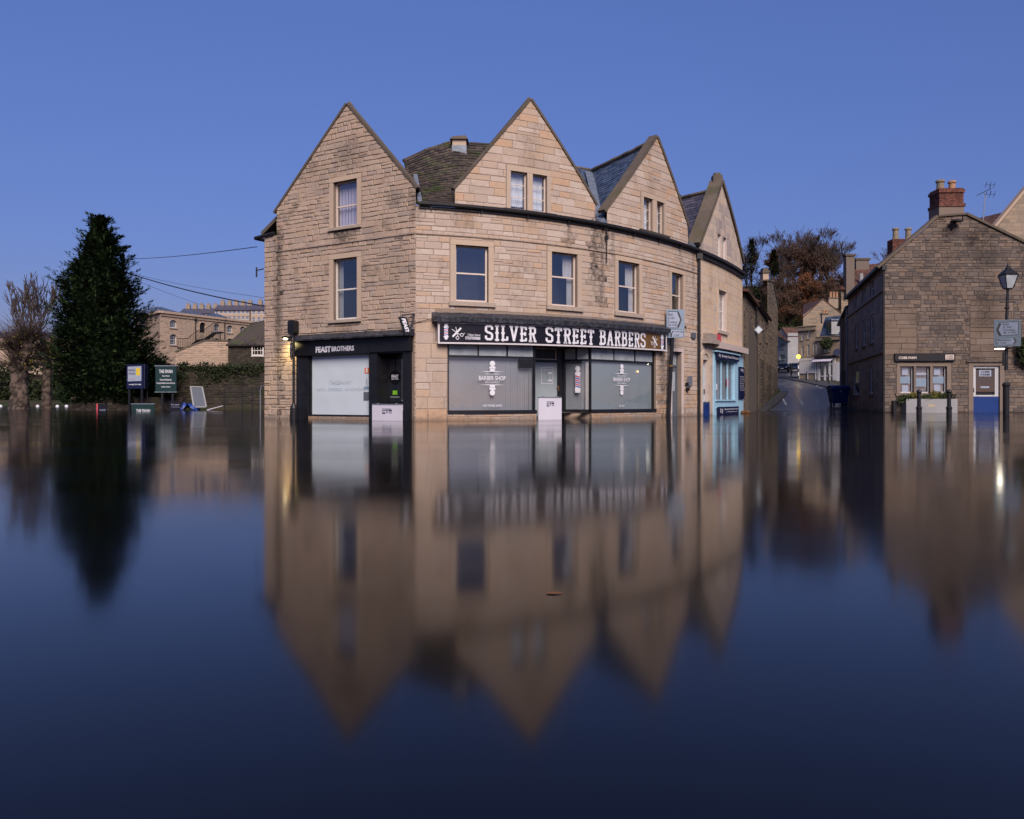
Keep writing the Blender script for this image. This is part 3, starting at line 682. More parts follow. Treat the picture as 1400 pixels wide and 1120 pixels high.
rakes(LF, ext(Lfoot, g1a, .03), g1a, ext(Rfoot, g1a, .015), th=.085, d=(-.14, .05))
rakes(RF, ext(G2[4], G2[3], .01), G2[3], ext(G2[2], G2[3], .01), th=.085, d=(-.2, .06))
rakes(RF, ext(G3[4], G3[3], .04), G3[3], ext(G3[2], G3[3], .01), th=.12, d=(-.3, .06))

# roofs ---------------------------------------------------------------
def roof(lowA, topA, vec, rows, cols, mat, nm, th=.03, seed=1, F=None, d=-.12):
    A = lambda t: F.at(lowA[0]+(topA[0]-lowA[0])*t, lowA[1]+(topA[1]-lowA[1])*t, d); B = lambda t: A(t)+vec*(1-.0*t)
    mb = MB(); sheet(mb, lambda t: A(t)-Vector((0,0,.03)), lambda t: B(t)-Vector((0,0,.03))); o = mk('roof', mb, M[mat], bld)
    mb = MB(); tiles(mb, A, B, rows, cols, th, seed=seed); mk(nm, mb, M[mat], o, kind='stuff')
v1 = Vector((.35, 9.5, 0))
roof(Lfoot, (g1a[0], g1a[1]+.04), v1, 24, 30, 'tile', 'stone_tiles', .045, 1, LF)
roof((LF.len-.02, Rfoot[1]), (g1a[0], g1a[1]+.04), v1, 24, 30, 'tile', 'stone_tiles', .045, 2, LF)
ua = G2[3][0]; v2 = Vector((.3, 7.5, 0))
roof(G2[4], (ua, G2[3][1]+.04), v2, 24, 24, 'slate', 'slates', .02, 3, RF); roof(G2[2], (ua, G2[3][1]+.04), v2, 24, 24, 'slate', 'slates', .02, 4, RF)
p3 = RF.at(G3[3][0], G3[3][1]); q3 = W(805, 233, 36.9); v3 = Vector((q3.x-p3.x, q3.y-p3.y, 0))*1.5; 
roof((G3[4][0]-.1, G3[4][1]-.45), (G3[3][0], G3[3][1]-.22), v3, 26, 26, 'slate', 'slates', .02, 5, RF, -.3); roof(G3[2], (G3[3][0], G3[3][1]-.2), v3, 24, 24, 'slate', 'slates', .02, 6, RF)
def pl_interp(pts):
    n = len(pts)-1
    def f(s):
        x = min(max(s, 0), .9999)*n; i = int(x); return pts[i].lerp(pts[i+1], x-i)
    return f
topA_ = pl_interp([W(552, 220, 30.6), W(585, 205, 32.2), W(614, 195.5, 33), W(665, 198.5, 33.6), W(720, 199, 34.5)])
um = RF.ux(720)
def main_patch(u0, u1, top, rows, cols, mat, nm, th, seed):
    R = random.Random(seed); S = lambda s, t: RF.at(u0+(u1-u0)*s, EV+.06, .04).lerp(top(s), t)+Vector((0, 0, -.35*math.sin(math.pi*t)*.5))
    mb = MB()
    for i in range(10):
        for j in range(14):
            q = [S(j/14, i/10), S((j+1)/14, i/10), S((j+1)/14, (i+1)/10), S(j/14, (i+1)/10)]; mb.add([p-Vector((0,0,.05)) for p in q], [(0,1,2,3)])
    o = mk('roof', mb, M[mat], bld); mb = MB()
    for i in range(rows):
        j = 0; s = -R.random()*.6/cols
        while s < 1:
            wd = R.uniform(.7, 1.35)/cols; s0, s1 = max(0, s), min(1, s+wd*.95); s += wd
            if s1-s0 < .2/cols: continue
            t0, t1 = i/rows+R.uniform(-.1, .1)/rows, min(1, (i+1.4)/rows)
            t0 = max(0, t0); a, b, c, d = S(s0, t0), S(s1, t0), S(s1, t1), S(s0, t1); n = (b-a).cross(d-a).normalized()
            if n.z < 0: n = -n
            up = n*th*R.uniform(.8, 1.5); mb.add([a+up, b+up, c+n*.01, d+n*.01, a-n*.01, b-n*.01, c-n*.01, d-n*.01], [(0,1,2,3), (0,4,5,1), (1,5,6,2), (0,3,7,4)], R.random())
    mk(nm, mb, M[mat], o, kind='stuff')
main_patch(.02, um, topA_, 26, 20, 'tile', 'stone_tiles', .05, 21)
topB_ = pl_interp([W(720, 199, 34.5), W(785, 229, 36.6), W(806, 233, 37), W(930, 268, 43)])
main_patch(um, uE, topB_, 22, 34, 'slate', 'slates', .02, 22)
# ridge of the third gable and the main ridge
def ridge(pts, r, mat, nm='ridge_tiles', par=None):
    mb = MB(); P = pl_interp(pts); n = max(6, int(sum((pts[i+1]-pts[i]).length for i in range(len(pts)-1))/.45))
    for i in range(n):
        a, b = P(i/n), P((i+.97)/n); up = rnd.uniform(0, .02); mb.tube([a+Vector((0,0,up)), b+Vector((0,0,up))], r, 6, tint=rnd.random())
    mk(nm, mb, M[mat], par or bld, kind='stuff')
ap3 = RF.at(G3[3][0], G3[3][1]-.18, -.3); ridge([ap3, ap3+v3*.68], .11, 'coping')
ridge([topA_(i/12) for i in range(13)], .07, 'tile'); ridge([topB_(i/8) for i in range(9)], .08, 'coping')
ap1 = LF.at(g1a[0], g1a[1]+.05, -.1); ridge([ap1, ap1+v1*.95], .09, 'coping')
ap2 = RF.at(ua, G2[3][1]+.05, -.1); ridge([ap2, ap2+v2*.95], .09, 'coping')
# lead valleys between the gables
mb = MB()
def valley(p, q, wd): 
    s = (q-p).cross(Vector((0,0,1))).normalized()*wd; n = Vector((0,0,.05)); mb.add([p-s+n, p+s+n, q+s+n, q-s+n, p-n, q-n], [(0,1,2,3), (0,4,1), (2,5,3), (0,3,5,4), (1,4,5,2)])
valley(RF.at(RF.ux(822), EV+.12, .02), W(805, 236, 36.4), .16); mk('lead_valley', mb, M['lead'], bld); mb = MB(); valley(RF.at(RF.ux(574), EV+.1, .03), W(568, 240, 28.2), .07)
mk('lead_valley', mb, M['lead'], bld); mb = MB(); u = RF.ux(822); fbox(mb, RF, u-.22, u+.2, EV+.02, EV+.22, -.3, .12); mk('lead_outlet', mb, M['lead'], bld); mb = MB(); u = RF.ux(947); fbox(mb, RF, u-.18, u+.22, EV+.05, EV+.3, -1.2, .1, v1b=EV+.1)
mk('lead_outlet', mb, M['lead'], bld)
# little chimney on the stone-tiled roof
c = W(628.5, 201, 32.6)
mb = MB(); mb.box((c.x-.27, c.y-.3, c.z-.7), (c.x+.27, c.y+.3, c.z+.20), .5); ch = mk('chimney', mb, M['dressed'], bld)
mb = MB(); mb.hexa([(c.x-.37, c.y-.4, c.z+.203), (c.x+.35, c.y-.4, c.z+.203), (c.x+.35, c.y+.4, c.z+.203), (c.x-.37, c.y+.4, c.z+.203), (c.x-.25, c.y-.3, c.z+.34), (c.x+.25, c.y-.3, c.z+.37), (c.x+.25, c.y+.3, c.z+.37), (c.x-.25, c.y+.3, c.z+.34)]); mk('chimney_cap', mb, M['coping'], ch)
mb = MB(); mb.box((c.x-.29, c.y-.33, c.z-.7), (c.x+.29, c.y+.25, c.z-.03)); mk('lead_flashing', mb, M['lead'], ch)
# low roof and gutter end on the left return
mb = MB(); q = [LF.at(u378+.02, LF.uv(378, 287)[1], -.2), LF.at(-.42, 7.0, -.2), LF.at(-.42, 7.0, -3.5), LF.at(u378+.02, LF.uv(378, 287)[1], -3.5)]
mb.add(q+[p-Vector((0,0,.16)) for p in q], [(0,1,2,3), (7,6,5,4), (0,4,5,1), (1,5,6,2), (2,6,7,3), (3,7,4,0)]); o = mk('roof', mb, M['coping'], bld)
mb = MB(); a = LF.at(-.45, 6.72, .05); b = LF.at(.55, 6.8, .05); mb.tube([a, b], .07, 8); a2 = LF.at(-.45, 6.72, -3.2); mb.tube([a, a2], .07, 8); mk('gutter', mb, M['gutter'], bld)
mb = MB(); a = LF.at(-.02, 5.55, .02); b = LF.at(-.32, 5.5, .1); mb.tube([a, b], .02, 6); mb.tube([b, b+Vector((0,0,-.25))], .03, 6); mb.tube([b, b+Vector((0,0,.12))], .03, 6); mk('cable_bracket', mb, M['gutter'], bld)

# ------------------------------------------------------------------ the barber's shopfront (right)
SD = -.08
mb = MB()
vt = RF.uv(660, 487.5)[1]                                   # transom bar height
def vbar(F, u, v0, v1, w=.05, d=SD): fbox(mb, F, u-w/2, u+w/2, v0, v1, d-.07, d)
for a, b in ((sh_u0, dr_u0), (dr_u1, sh_u1)):
    mb = MB()
    fbox(mb, RF, a, b, sh_v0-.02, sh_v0+.10, SD-.1, SD+.12); fbox(mb, RF, a+.03, b-.03, vt-.035, vt+.035, SD-.06, SD+.002); fbox(mb, RF, a+.03, b-.03, sh_v1-.05, sh_v1, SD-.06, SD+.003)
    for u in (a+.03, b-.03): vbar(RF, u, sh_v0+.1, sh_v1, .06, SD+.004)
    for k in (1, 2): vbar(RF, a+(b-a)*k/3, vt+.035, sh_v1-.05, .03, SD-.003)
    mk('shopfront_frame', mb, M['black'], bld)
# porch: angled glass on the right, door at the back
lo, hi = dr_u0, dr_u1+2
for _ in range(40):
    m = (lo+hi)/2; p = RF.at(m, 0, -1.05)
    if CX+FPX*p.x/p.y < 769: lo = m
    else: hi = m
Ept = RF.at(lo, 0, -1.05); Fpt = RF.at(dr_u1-.03, 0, SD-.03); Bpt = RF.at(dr_u0+.02, 0, -1.05); Cpt = RF.at(dr_u0-.03, 0, SD-.03)
AF = Facade([(Ept.x, Ept.y), (Fpt.x, Fpt.y)]); DF = Facade([(Bpt.x, Bpt.y), (Ept.x, Ept.y)]); CF = Facade([(Cpt.x, Cpt.y), (Bpt.x, Bpt.y)])
mb = MB()
for F in (AF, CF):
    fbox(mb, F, 0, F.len, sh_v0-.02, sh_v0+.1, -.06, .05); fbox(mb, F, 0, F.len, vt-.035, vt+.035, -.05, .0); fbox(mb, F, 0, F.len, sh_v1-.05, sh_v1, -.05, .0)
    fbox(mb, F, 0, .07, VB, sh_v1, -.055, .003); vbar(F, F.len/2, vt, sh_v1, .03, 0)
fbox(mb, AF, 0, AF.len, -.3, -.25, -.01, .0); mk('porch_frame', mb, M['black'], bld)
for F_, a_ in ((AF, .07), (CF, .0)):
    mb = MB(); fbox(mb, F_, a_, F_.len, VB, sh_v0-.02, -.1, .02, .7); mk('stall_riser', mb, M['bath'], bld)
mb = MB(); q = [Cpt, Bpt, Ept, Fpt]
mb.add([(p.x, p.y, sh_v1+.002) for p in q]+[(p.x, p.y, sh_v1+.12) for p in q], [(3,2,1,0), (4,5,6,7), (0,1,5,4), (1,2,6,5), (2,3,7,6), (3,0,4,7)]); mk('porch_soffit', mb, M['cream'], bld)
def blind(F, a, b, v0, v1, d, par, mat='blind', pitch=.09):
    mb = MB(); n = max(3, int((b-a)/pitch))
    for i in range(n):
        x = a+(b-a)*i/n; w = (b-a)/n*1.08; k = rnd.uniform(-.004, .004)
        mb.add([F.at(x, v0, d+k+.011), F.at(x+w, v0, d+k-.008), F.at(x+w, v1, d+k-.008), F.at(x, v1, d+k+.011)], [(0,1,2,3)], rnd.random())
    mk('vertical_blind', mb, M[mat], par)
def quad(F, a, b, v0, v1, d, name, mat, par):
    mb = MB(); us = F.us(a, b)
    for i in range(len(us)-1): mb.add([F.at(us[i], v0, d), F.at(us[i+1], v0, d), F.at(us[i+1], v1, d), F.at(us[i], v1, d)], [(0,1,2,3)])
    return mk(name, mb, M[mat], par)
panes = []
for F, a, b, kind in ((RF, sh_u0+.06, dr_u0-.06, 'blind'), (RF, dr_u1+.06, sh_u1-.06, 'frost'), (AF, .07, AF.len-.02, 'blind'), (CF, .05, CF.len-.05, 'blind')):
    d = SD-.04 if F is RF else -.03
    w = quad(F, a, b, sh_v0+.1, vt-.03, d, 'display_pane', 'glass', bld); panes.append((F, a, b, d, w))
    if kind == 'blind': blind(F, a, b, sh_v0+.1, vt-.03, d-.14, w)
    else: quad(F, a, b, sh_v0+.1, vt-.03, d-.05, 'frosted_film', 'frost', w)
    n = 3 if F is RF else 2
    for k in range(n):
        x0, x1 = a+(b-a)*k/n+.02, a+(b-a)*(k+1)/n-.02; t = quad(F, x0, x1, vt+.035, sh_v1-.05, d+.01, 'transom_pane', 'transom', bld)
# white edge of the angled blind and the little speaker box behind the first pane
mb = MB(); fbox(mb, AF, AF.len-.17, AF.len-.05, sh_v0+.1, vt-.03, -.12, -.07); mk('blind_edge', mb, M['white'], panes[2][4])
mb = MB(); fbox(mb, RF, RF.ux(712), RF.ux(730), RF.uv(720, 503)[1], RF.uv(720, 491)[1], SD-.16, SD+.012); mk('dark_unit', mb, M['black'], panes[0][4])
# door at the back of the porch
dv1 = CH+(HY-494)*28.9/FPX; ud0 = .02
mb = MB(); fbox(mb, DF, 0, DF.len, dv1, dv1+.06, -.06, .01); fbox(mb, DF, DF.len-.24, DF.len, VB, sh_v1, -.06, .0); fbox(mb, DF, 0, DF.len-.24, dv1+.06, sh_v1, -.07, -.02); fbox(mb, DF, 0, .05, VB, sh_v1, -.06, .0)
mk('door_frame', mb, M['black'], bld)
mb = MB(); fbox(mb, DF, .05, DF.len-.24, VB, dv1, -.055, -.012); dr = mk('door', mb, M['frost'], bld)
mb = MB(); du = DF.len-.2; fbox(mb, DF, .2, DF.len-.3, dv1+.1, dv1+.13, -.02, .03); fbox(mb, DF, .2, DF.len-.3, sh_v1-.08, sh_v1-.05, -.02, .03); fbox(mb, DF, DF.len-.33, DF.len-.3, dv1+.13, sh_v1-.08, -.02, .03); mk('fanlight_frame', mb, M['cream'], bld)
mb = MB(); fbox(mb, DF, du-.02, du+.03, 1.02, 1.2, .0, .012); p = DF.at(du, 1.12, .02); mb.tube([p, DF.at(du, 1.12, .06), DF.at(du-.12, 1.12, .06)], .012); mk('handle', mb, M['brass'], dr)
# opening times notice on the door
def fnF(F, d): return lambda x, y, e=0: F.at(x, y, d+e)
f = fnF(DF, -.008); mb = MB(); a, b, c, e = DF.len-.95, DF.len-.42, 1.27, 1.88
for (x0, x1, y0, y1) in ((a, b, c, c+.02), (a, b, e-.02, e), (a, a+.02, c+.02, e-.02), (b-.02, b, c+.02, e-.02), (a+.3, b-.05, c+.09, c+.16), (a+.3, b-.05, c+.36, c+.43)): mb.add([f(x0, y0), f(x1, y0), f(x1, y1), f(x0, y1)], [(0,1,2,3)])
put_text(mb, 'OPENING TIMES', f, a+.06, b-.06, e-.14, e-.08)
for k, t in enumerate(['Monday', 'Tuesday', 'Wednesday', 'Thursday', 'Friday', 'Saturday']):
    y = e-.24-k*.05; put_text(mb, t, f, a+.05, a+.2, y, y+.03); put_text(mb, '9-6', f, a+.34, a+.44, y, y+.03)
mk('opening_times', mb, M['signwhite'], dr)
# window lettering
def pole_icon(mb, f, cx, y, s, flip=1):
    disc(mb, cx, y+flip*.30*s, .10*s, f)
    for (x0, x1, a, b) in ((-.05, .05, .2, .22), (-.12, .12, .13, .2), (-.10, .10, .02, .12)):
        q = [f(cx+x0*s, y+flip*a*s), f(cx+x1*s, y+flip*a*s), f(cx+x1*s*.9, y+flip*b*s), f(cx+x0*s*.9, y+flip*b*s)]; mb.add(q, [(0,1,2,3)])
def barber_logo(F, cx, vc, s, par, d, foot):
    f = fnF(F, d); mb = MB()
    put_text(mb, 'BARBER SHOP', f, cx-.5*s, cx+.5*s, vc-.075*s, vc+.075*s, .012); put_text(mb, "* GENTLEMEN'S *", f, cx-.3*s, cx+.3*s, vc+.11*s, vc+.17*s); put_text(mb, 'SHAVE & HAIRCUT', f, cx-.27*s, cx+.27*s, vc-.17*s, vc-.11*s)
    for k in (1, -1):
        mb.add([f(cx-.46*s, vc+k*.225*s), f(cx-.1*s, vc+k*.215*s), f(cx-.1*s, vc+k*.24*s)], [(0,1,2)]); mb.add([f(cx+.46*s, vc+k*.225*s), f(cx+.1*s, vc+k*.215*s), f(cx+.1*s, vc+k*.24*s)], [(0,1,2)])
        pole_icon(mb, f, cx, vc+k*.2*s, s, k)
    if foot: put_text(mb, foot[0], f, cx-foot[1], cx+foot[1], foot[2], foot[2]+.075, .01)
    mk('lettering', mb, M['signwhite'], par)
barber_logo(RF, RF.ux(675), RF.uv(675, 517)[1], .98, panes[0][4], SD-.034, ('HOT TOWEL SHAVE', .34, RF.uv(674, 555)[1]-.03))
barber_logo(RF, RF.ux(853.5), RF.uv(853, 519)[1], .98, panes[1][4], SD-.034, ('EST. 2017', .16, RF.uv(853, 555)[1]-.04))
F, a, b, d, w = panes[2]; cx = AF.ux(789.5); f = fnF(AF, d+.006); mb = MB(); mr = MB(); mbl = MB(); y0 = AF.uv(789, 537)[1]; y1 = AF.uv(789, 500)[1]; H = y1-y0; hw = .115
disc(mb, cx, y1-.11, .10, f)
def rq(m, x0, x1, a_, b_, e=0): m.add([f(x0, a_, e), f(x1, a_, e), f(x1, b_, e), f(x0, b_, e)], [(0,1,2,3)])
rq(mb, cx-.06, cx+.06, y1-.24, y1-.2); rq(mb, cx-hw, cx+hw, y1-.30, y1-.24); rq(mb, cx-hw*.85, cx+hw*.85, y0+.1, y1-.30); rq(mb, cx-hw, cx+hw, y0+.08, y0+.14, .001); rq(mb, cx-hw*.85, cx+hw*.85, y0, y0+.08)
for k in range(6):
    y = y0+.17+k*(H-.55)/6; (mr if k % 2 else mbl).add([f(cx-hw*.8, y+.055, .002), f(cx+hw*.8, y, .002), f(cx+hw*.8, y+.05, .002), f(cx-hw*.8, y+.105, .002)], [(0,1,2,3)])
pp = mk('barber_pole_decal', mb, M['signwhite'], w); mk('red_stripes', mr, M['red'], w); mk('blue_stripes', mbl, M['blue'], w)
p = RF.at(RF.ux(876), RF.uv(876, 508)[1], SD-.06); mb = MB(); mb.ball(p, .028); mk('ceiling_bulb', mb, M['bulb'], panes[1][4])
# black lead-covered cornice above the sign
mb = MB(); u0, u1 = RF.ux(590), RF.ux(906); va = RF.uv(592, 439.5, .36)[1]; vb = RF.uv(592, 427)[1]
us = RF.us(u0, u1, .12); n = len(us); vs = []; fs = []
for i, u in enumerate(us):
    k = mnoise.noise(Vector((u*3, 0, 5)))*.03; drop = .10*(u-u0)/(u1-u0)
    vs += [RF.at(u, va+drop, .0), RF.at(u, va+k+drop, .36+k), RF.at(u, va+.16+drop, .38+k), RF.at(u, vb+drop+k*.6, .03)]
for i in range(n-1):
    for k in range(4): fs.append((i*4+k, i*4+(k+1) % 4, i*4+4+(k+1) % 4, i*4+4+k))
fs += [(0,3,2,1), (n*4-4, n*4-3, n*4-2, n*4-1)]; mb.add(vs, fs); mk('cornice', mb, M['leaddark'], bld)
# grey door at the right end
mb = MB(); x0, x1, y0, y1 = dg; D0 = -.2
ym = RF.uv(925, 500)[1]
fbox(mb, RF, x0+.05, x1-.05, VB, ym-.04, D0-.05, D0); g = mk('door', mb, M['doorgrey'], bld)
mb = MB(); fbox(mb, RF, x0, x0+.05, VB, y1, D0-.06, D0+.03); fbox(mb, RF, x1-.05, x1, VB, y1, D0-.06, D0+.03); fbox(mb, RF, x0+.05, x1-.05, ym-.04, ym+.04, D0-.06, D0+.03); fbox(mb, RF, x0+.05, x1-.05, y1-.05, y1, D0-.06, D0+.03); mk('door_frame', mb, M['doorgrey'], g)
quad(RF, x0+.05, x1-.05, ym+.04, y1-.05, D0-.01, 'fanlight', 'transom', g); quad(RF, x0+.2, x1-.2, 1.05, ym-.25, D0+.006, 'door_pane', 'transom', g)
mb = MB(); fbox(mb, RF, x0+.2, x1-.2, .15, .8, D0, D0+.015); mk('door_panel', mb, M['doorgrey'], g)
mb = MB(); fbox(mb, RF, x0-.15, x0-.003, VB, y1, -.04, .04, .6); fbox(mb, RF, x1+.003, x1+.15, VB, y1, -.04, .04, .6); fbox(mb, RF, x0-.15, x1+.15, y1+.003, y1+.15, -.04, .045, .5); mk('door_surround', mb, M['render'], g)

# ------------------------------------------------------------------ the black shopfront on the left
u = lambda px: LF.ux(px); vv = lambda px, py: LF.uv(px, py)[1]
mb = MB(); vc = shL[3]; fv0, fv1 = vv(460, 484), vc
fbox(mb, LF, u(408), u(423.5), VB, fv0, -.2, .10); fbox(mb, LF, u(507), u(518), VB, fv0, -.2, .10); fbox(mb, LF, u(553), u(563.2), VB, fv0, -.2, .10)
fbox(mb, LF, u(423.5), u(507), .125, .17, -.2, .09); fbox(mb, LF, u(423.5), u(425.5), .17, fv0, -.2, .02); fbox(mb, LF, u(505.5), u(507), .17, fv0, -.2, .02); 
fbox(mb, LF, u(409.5), u(421.5), .0, .35, .1, .125); fbox(mb, LF, u(554), u(562.3), .0, .35, .1, .125)
fbox(mb, LF, u(518), u(553), fv0-.05, fv0, -.6, .05)
mk('shopfront_frame', mb, M['black'], bld)
mb = MB(); fbox(mb, LF, u(407), u(564.5), fv0, fv1, -.2, .16); fbox(mb, LF, u(407)-.02, u(510), fv0-.03, fv0, -.1, .18); fbox(mb, LF, u(507.5), u(509), fv0, fv1-.02, .16, .175); fbox(mb, LF, u(553), u(565), fv0+.0, fv1-.02, .16, .2); mk('fascia', mb, M['black'], bld)
f = fnF(LF, .168); mb = MB(); put_text(mb, 'FEAST', f, u(436.3), u(457), vv(447, 482.4), vv(447, 474), .05); put_text(mb, 'BROTHERS', f, u(458), u(488.5), vv(470, 480.5), vv(470, 473.6), .03)
mk('lettering', mb, M['signwhite'], bld)
mb = MB(); a, b = u(404), u(567.5)
us = [a+(b-a)*i/40 for i in range(41)]; vs = []; fs = []
for i, x in enumerate(us):
    k = mnoise.noise(Vector((x*3, 2, 5)))*.025
    vs += [LF.at(x, vc, -.02), LF.at(x, vc+k, .40+k), LF.at(x, vc+.05+k, .41+k), LF.at(x, vc+.24+k*.4, .02)]
for i in range(40):
    for k in range(4): fs.append((i*4+k, i*4+(k+1) % 4, i*4+4+(k+1) % 4, i*4+4+k))
fs += [(0,3,2,1), (160, 161, 162, 163)]; mb.add(vs, fs); mk('cornice', mb, M['leaddark'], bld)
mb = MB()
for k in range(5): mb = MB(); fbox(mb, LF, u(421)+k*(u(510)-u(421))/5+.004, u(421)+(k+1)*(u(510)-u(421))/5-.004, VB, .122, -.15, .07, rnd.uniform(.6, 1)); mk('riser_stone', mb, M['bath'], bld)
# big papered pane
x0, x1, y0, y1 = u(425.5), u(505.5), .17, fv0; D0 = -.05
mb = MB(); nn = 14
for i in range(nn):
    for j in range(nn):
        P = lambda i, j: LF.at(x0+(x1-x0)*i/nn, y0+(y1-y0)*j/nn, D0+.006*mnoise.noise(Vector((i*.4, j*.35, 1))))
        mb.add([P(i, j), P(i+1, j), P(i+1, j+1), P(i, j+1)], [(0,1,2,3)])
dp = mk('display_pane', mb, M['paper'], bld, smooth=True)
f = fnF(LF, D0+.012); mb = MB(); put_text(mb, 'TAKEAWAY', f, u(449.5), u(479.5), vv(465, 525.5), vv(465, 520), .01); put_text(mb, 'PASTA - ESPRESSO - SANDWICHES', f, u(432), u(499), vv(465, 534.5), vv(465, 530.5)); mk('lettering', mb, M['papertext'], dp)
def sticker(F, px0, py0, px1, py1, d, mat, par, nm='sticker'):
    a, b, c, e = F.rect(px0, py0, px1, py1); return quad(F, a, b, c, e, d, nm, mat, par)
sticker(LF, 497.5, 503, 504, 510.5, D0+.014, 'orange', dp); sticker(LF, 496, 536, 504, 547.5, D0+.014, 'doorgrey', dp, 'notice'); sticker(LF, 496.5, 528.7, 503.5, 532, D0+.014, 'roadsign', dp, 'notice')
mb = MB(); f = fnF(LF, D0+.02); disc(mb, u(500.7), vv(500, 505.5), .045, f); mb.add([f(u(500.7)-.04, vv(500, 509)), f(u(500.7)+.04, vv(500, 509)), f(u(500.7)+.03, vv(500, 506)), f(u(500.7)-.03, vv(500, 506))], [(0,1,2,3)]); mk('sticker_mark', mb, M['signwhite'], dp)
mb = MB(); stroke(mb, [(u(499.2), vv(500, 528.5)), (u(500.3), vv(500, 517)), (u(501.6), vv(500, 528.5))], .012, f); mk('tower_drawing', mb, M['roadsign'], dp)
# door of the black shop
D0 = -.55; x0, x1 = u(518), u(553)
mb = MB(); fbox(mb, LF, x0-.12, x0-.02, VB, fv0, D0-.02, -.2); fbox(mb, LF, x1+.02, x1+.12, VB, fv0, D0-.02, -.2); fbox(mb, LF, x0-.8, x1+.3, VB, fv0, D0-.1, D0-.03); mk('porch_lining', mb, M['black'], bld)
def u_deep(F, px, d):
    lo, hi = -3.0, F.len+3
    for _ in range(50):
        m = (lo+hi)/2; p = F.at(m, 0, d)
        if CX+FPX*p.x/p.y < px: lo = m
        else: hi = m
    return lo
s0, s1 = u_deep(LF, 527.5, D0), u_deep(LF, 552.5, D0)+.1
mb = MB(); fbox(mb, LF, s0-.24, s0, VB, fv0-.1, D0-.03, D0+.03); fbox(mb, LF, s1-.08, s1, VB, fv0-.1, D0-.03, D0+.03); fbox(mb, LF, s0, s1-.08, VB, .62, D0-.03, D0+.03); fbox(mb, LF, s0, s1-.08, fv0-.22, fv0-.1, D0-.03, D0+.03)
dr = mk('door', mb, M['blackgloss'], bld); quad(LF, s0, s1-.08, .62, fv0-.22, D0, 'door_pane', 'doorpane' if 'doorpane' in M else 'glassdark', dr); mb = MB(); fbox(mb, LF, s0, s1-.08, .62, fv0-.22, D0-.028, D0-.02); mk('door_shade', mb, M['doorgrey'], dr)
f = fnF(LF, D0+.006); cx, cy = (s0+s1-.08)/2, 1.45; mb = MB(); disc(mb, cx, cy, .24, f, 26); mk('round_decal', mb, M['blackgloss'], dr)
f = fnF(LF, D0+.010); mb = MB(); put_text(mb, 'FEAST', f, cx-.15, cx+.15, cy-.02, cy+.09, .05); put_text(mb, 'BROTHERS', f, cx-.15, cx+.15, cy-.08, cy-.035, .02); put_text(mb, 'Tel 01225 866555', f, cx-.2, cx+.2, .76, .80); mk('lettering', mb, M['signwhite'], dr)
mb = MB(); mb.add([f(cx-.1, .86), f(cx+.1, .86), f(cx+.1, 1.0), f(cx-.1, 1.0)], [(0,1,2,3)]); mk('sticker', mb, M['green'], dr)
mb = MB(); mb.add([f(s1-.2, .65), f(s1-.09, .65), f(s1-.09, .69), f(s1-.2, .69)], [(0,1,2,3)]); mk('sticker', mb, M['lace'], dr)
mb = MB(); fbox(mb, LF, s0-.17, s0-.08, .85, 1.2, D0+.03, D0+.045); mk('push_plate', mb, M['brass'], dr)
# ------------------------------------------------------------------ ground and water
def sstep(a, b, x):
    t = min(1, max(0, (x-a)/(b-a))); return t*t*(3-2*t)
def street_h(y): return max(-.45, .065*(y-54))
def ground_h(x, y):
    wr = sstep(4, 12, x)
    r = street_h(min(y, 150))
    if y > 150: r += min((y-150)*.6, 20)+max(0, (y-195)*.03)
    r *= 1.0
    l = -.45 if y < 57 else -.45+.75*sstep(57, 60, y)
    if x < -24: l = -.45+1.1*sstep(88, 94, y)+0*x if y < 94 else .65
    if y > 110: l += (y-110)*.135 if y < 240 else 17.5
    return l*(1-wr)+r*wr
xs = sorted(set([-400,-300,-220,-160,-120,-90,-70,-55,-45,-36,-30,-26,-24,-20,-14,-8,-2,2,4,6,8,10,12,14,16,18,20,22,24,26,28,30,33,36,40,45,50,55,60,65,70,78,86,95,110,130,160,200,280,400]))
ys = sorted(set([-80,-40,-10,10,25,35,42,47.077,50,54,57,58.5,60,63,66,70,75,80,85,88,90,92,94,100,105,110,115,120,125,130,140,150]+[154+4*i for i in range(15)]+[215,230,240,260,300,400,600]))
mb = MB(); nx = len(xs)
vs = [(x, y, ground_h(x, y)+(mnoise.noise(Vector((x*.07, y*.07, 0)))*1.2 if y > 155 else 0)) for y in ys for x in xs]
mb.add(vs, [(j*nx+i, j*nx+i+1, (j+1)*nx+i+1, (j+1)*nx+i) for j in range(len(ys)-1) for i in range(nx-1)])
mk('ground', mb, M['soil'], kind='structure', smooth=True)
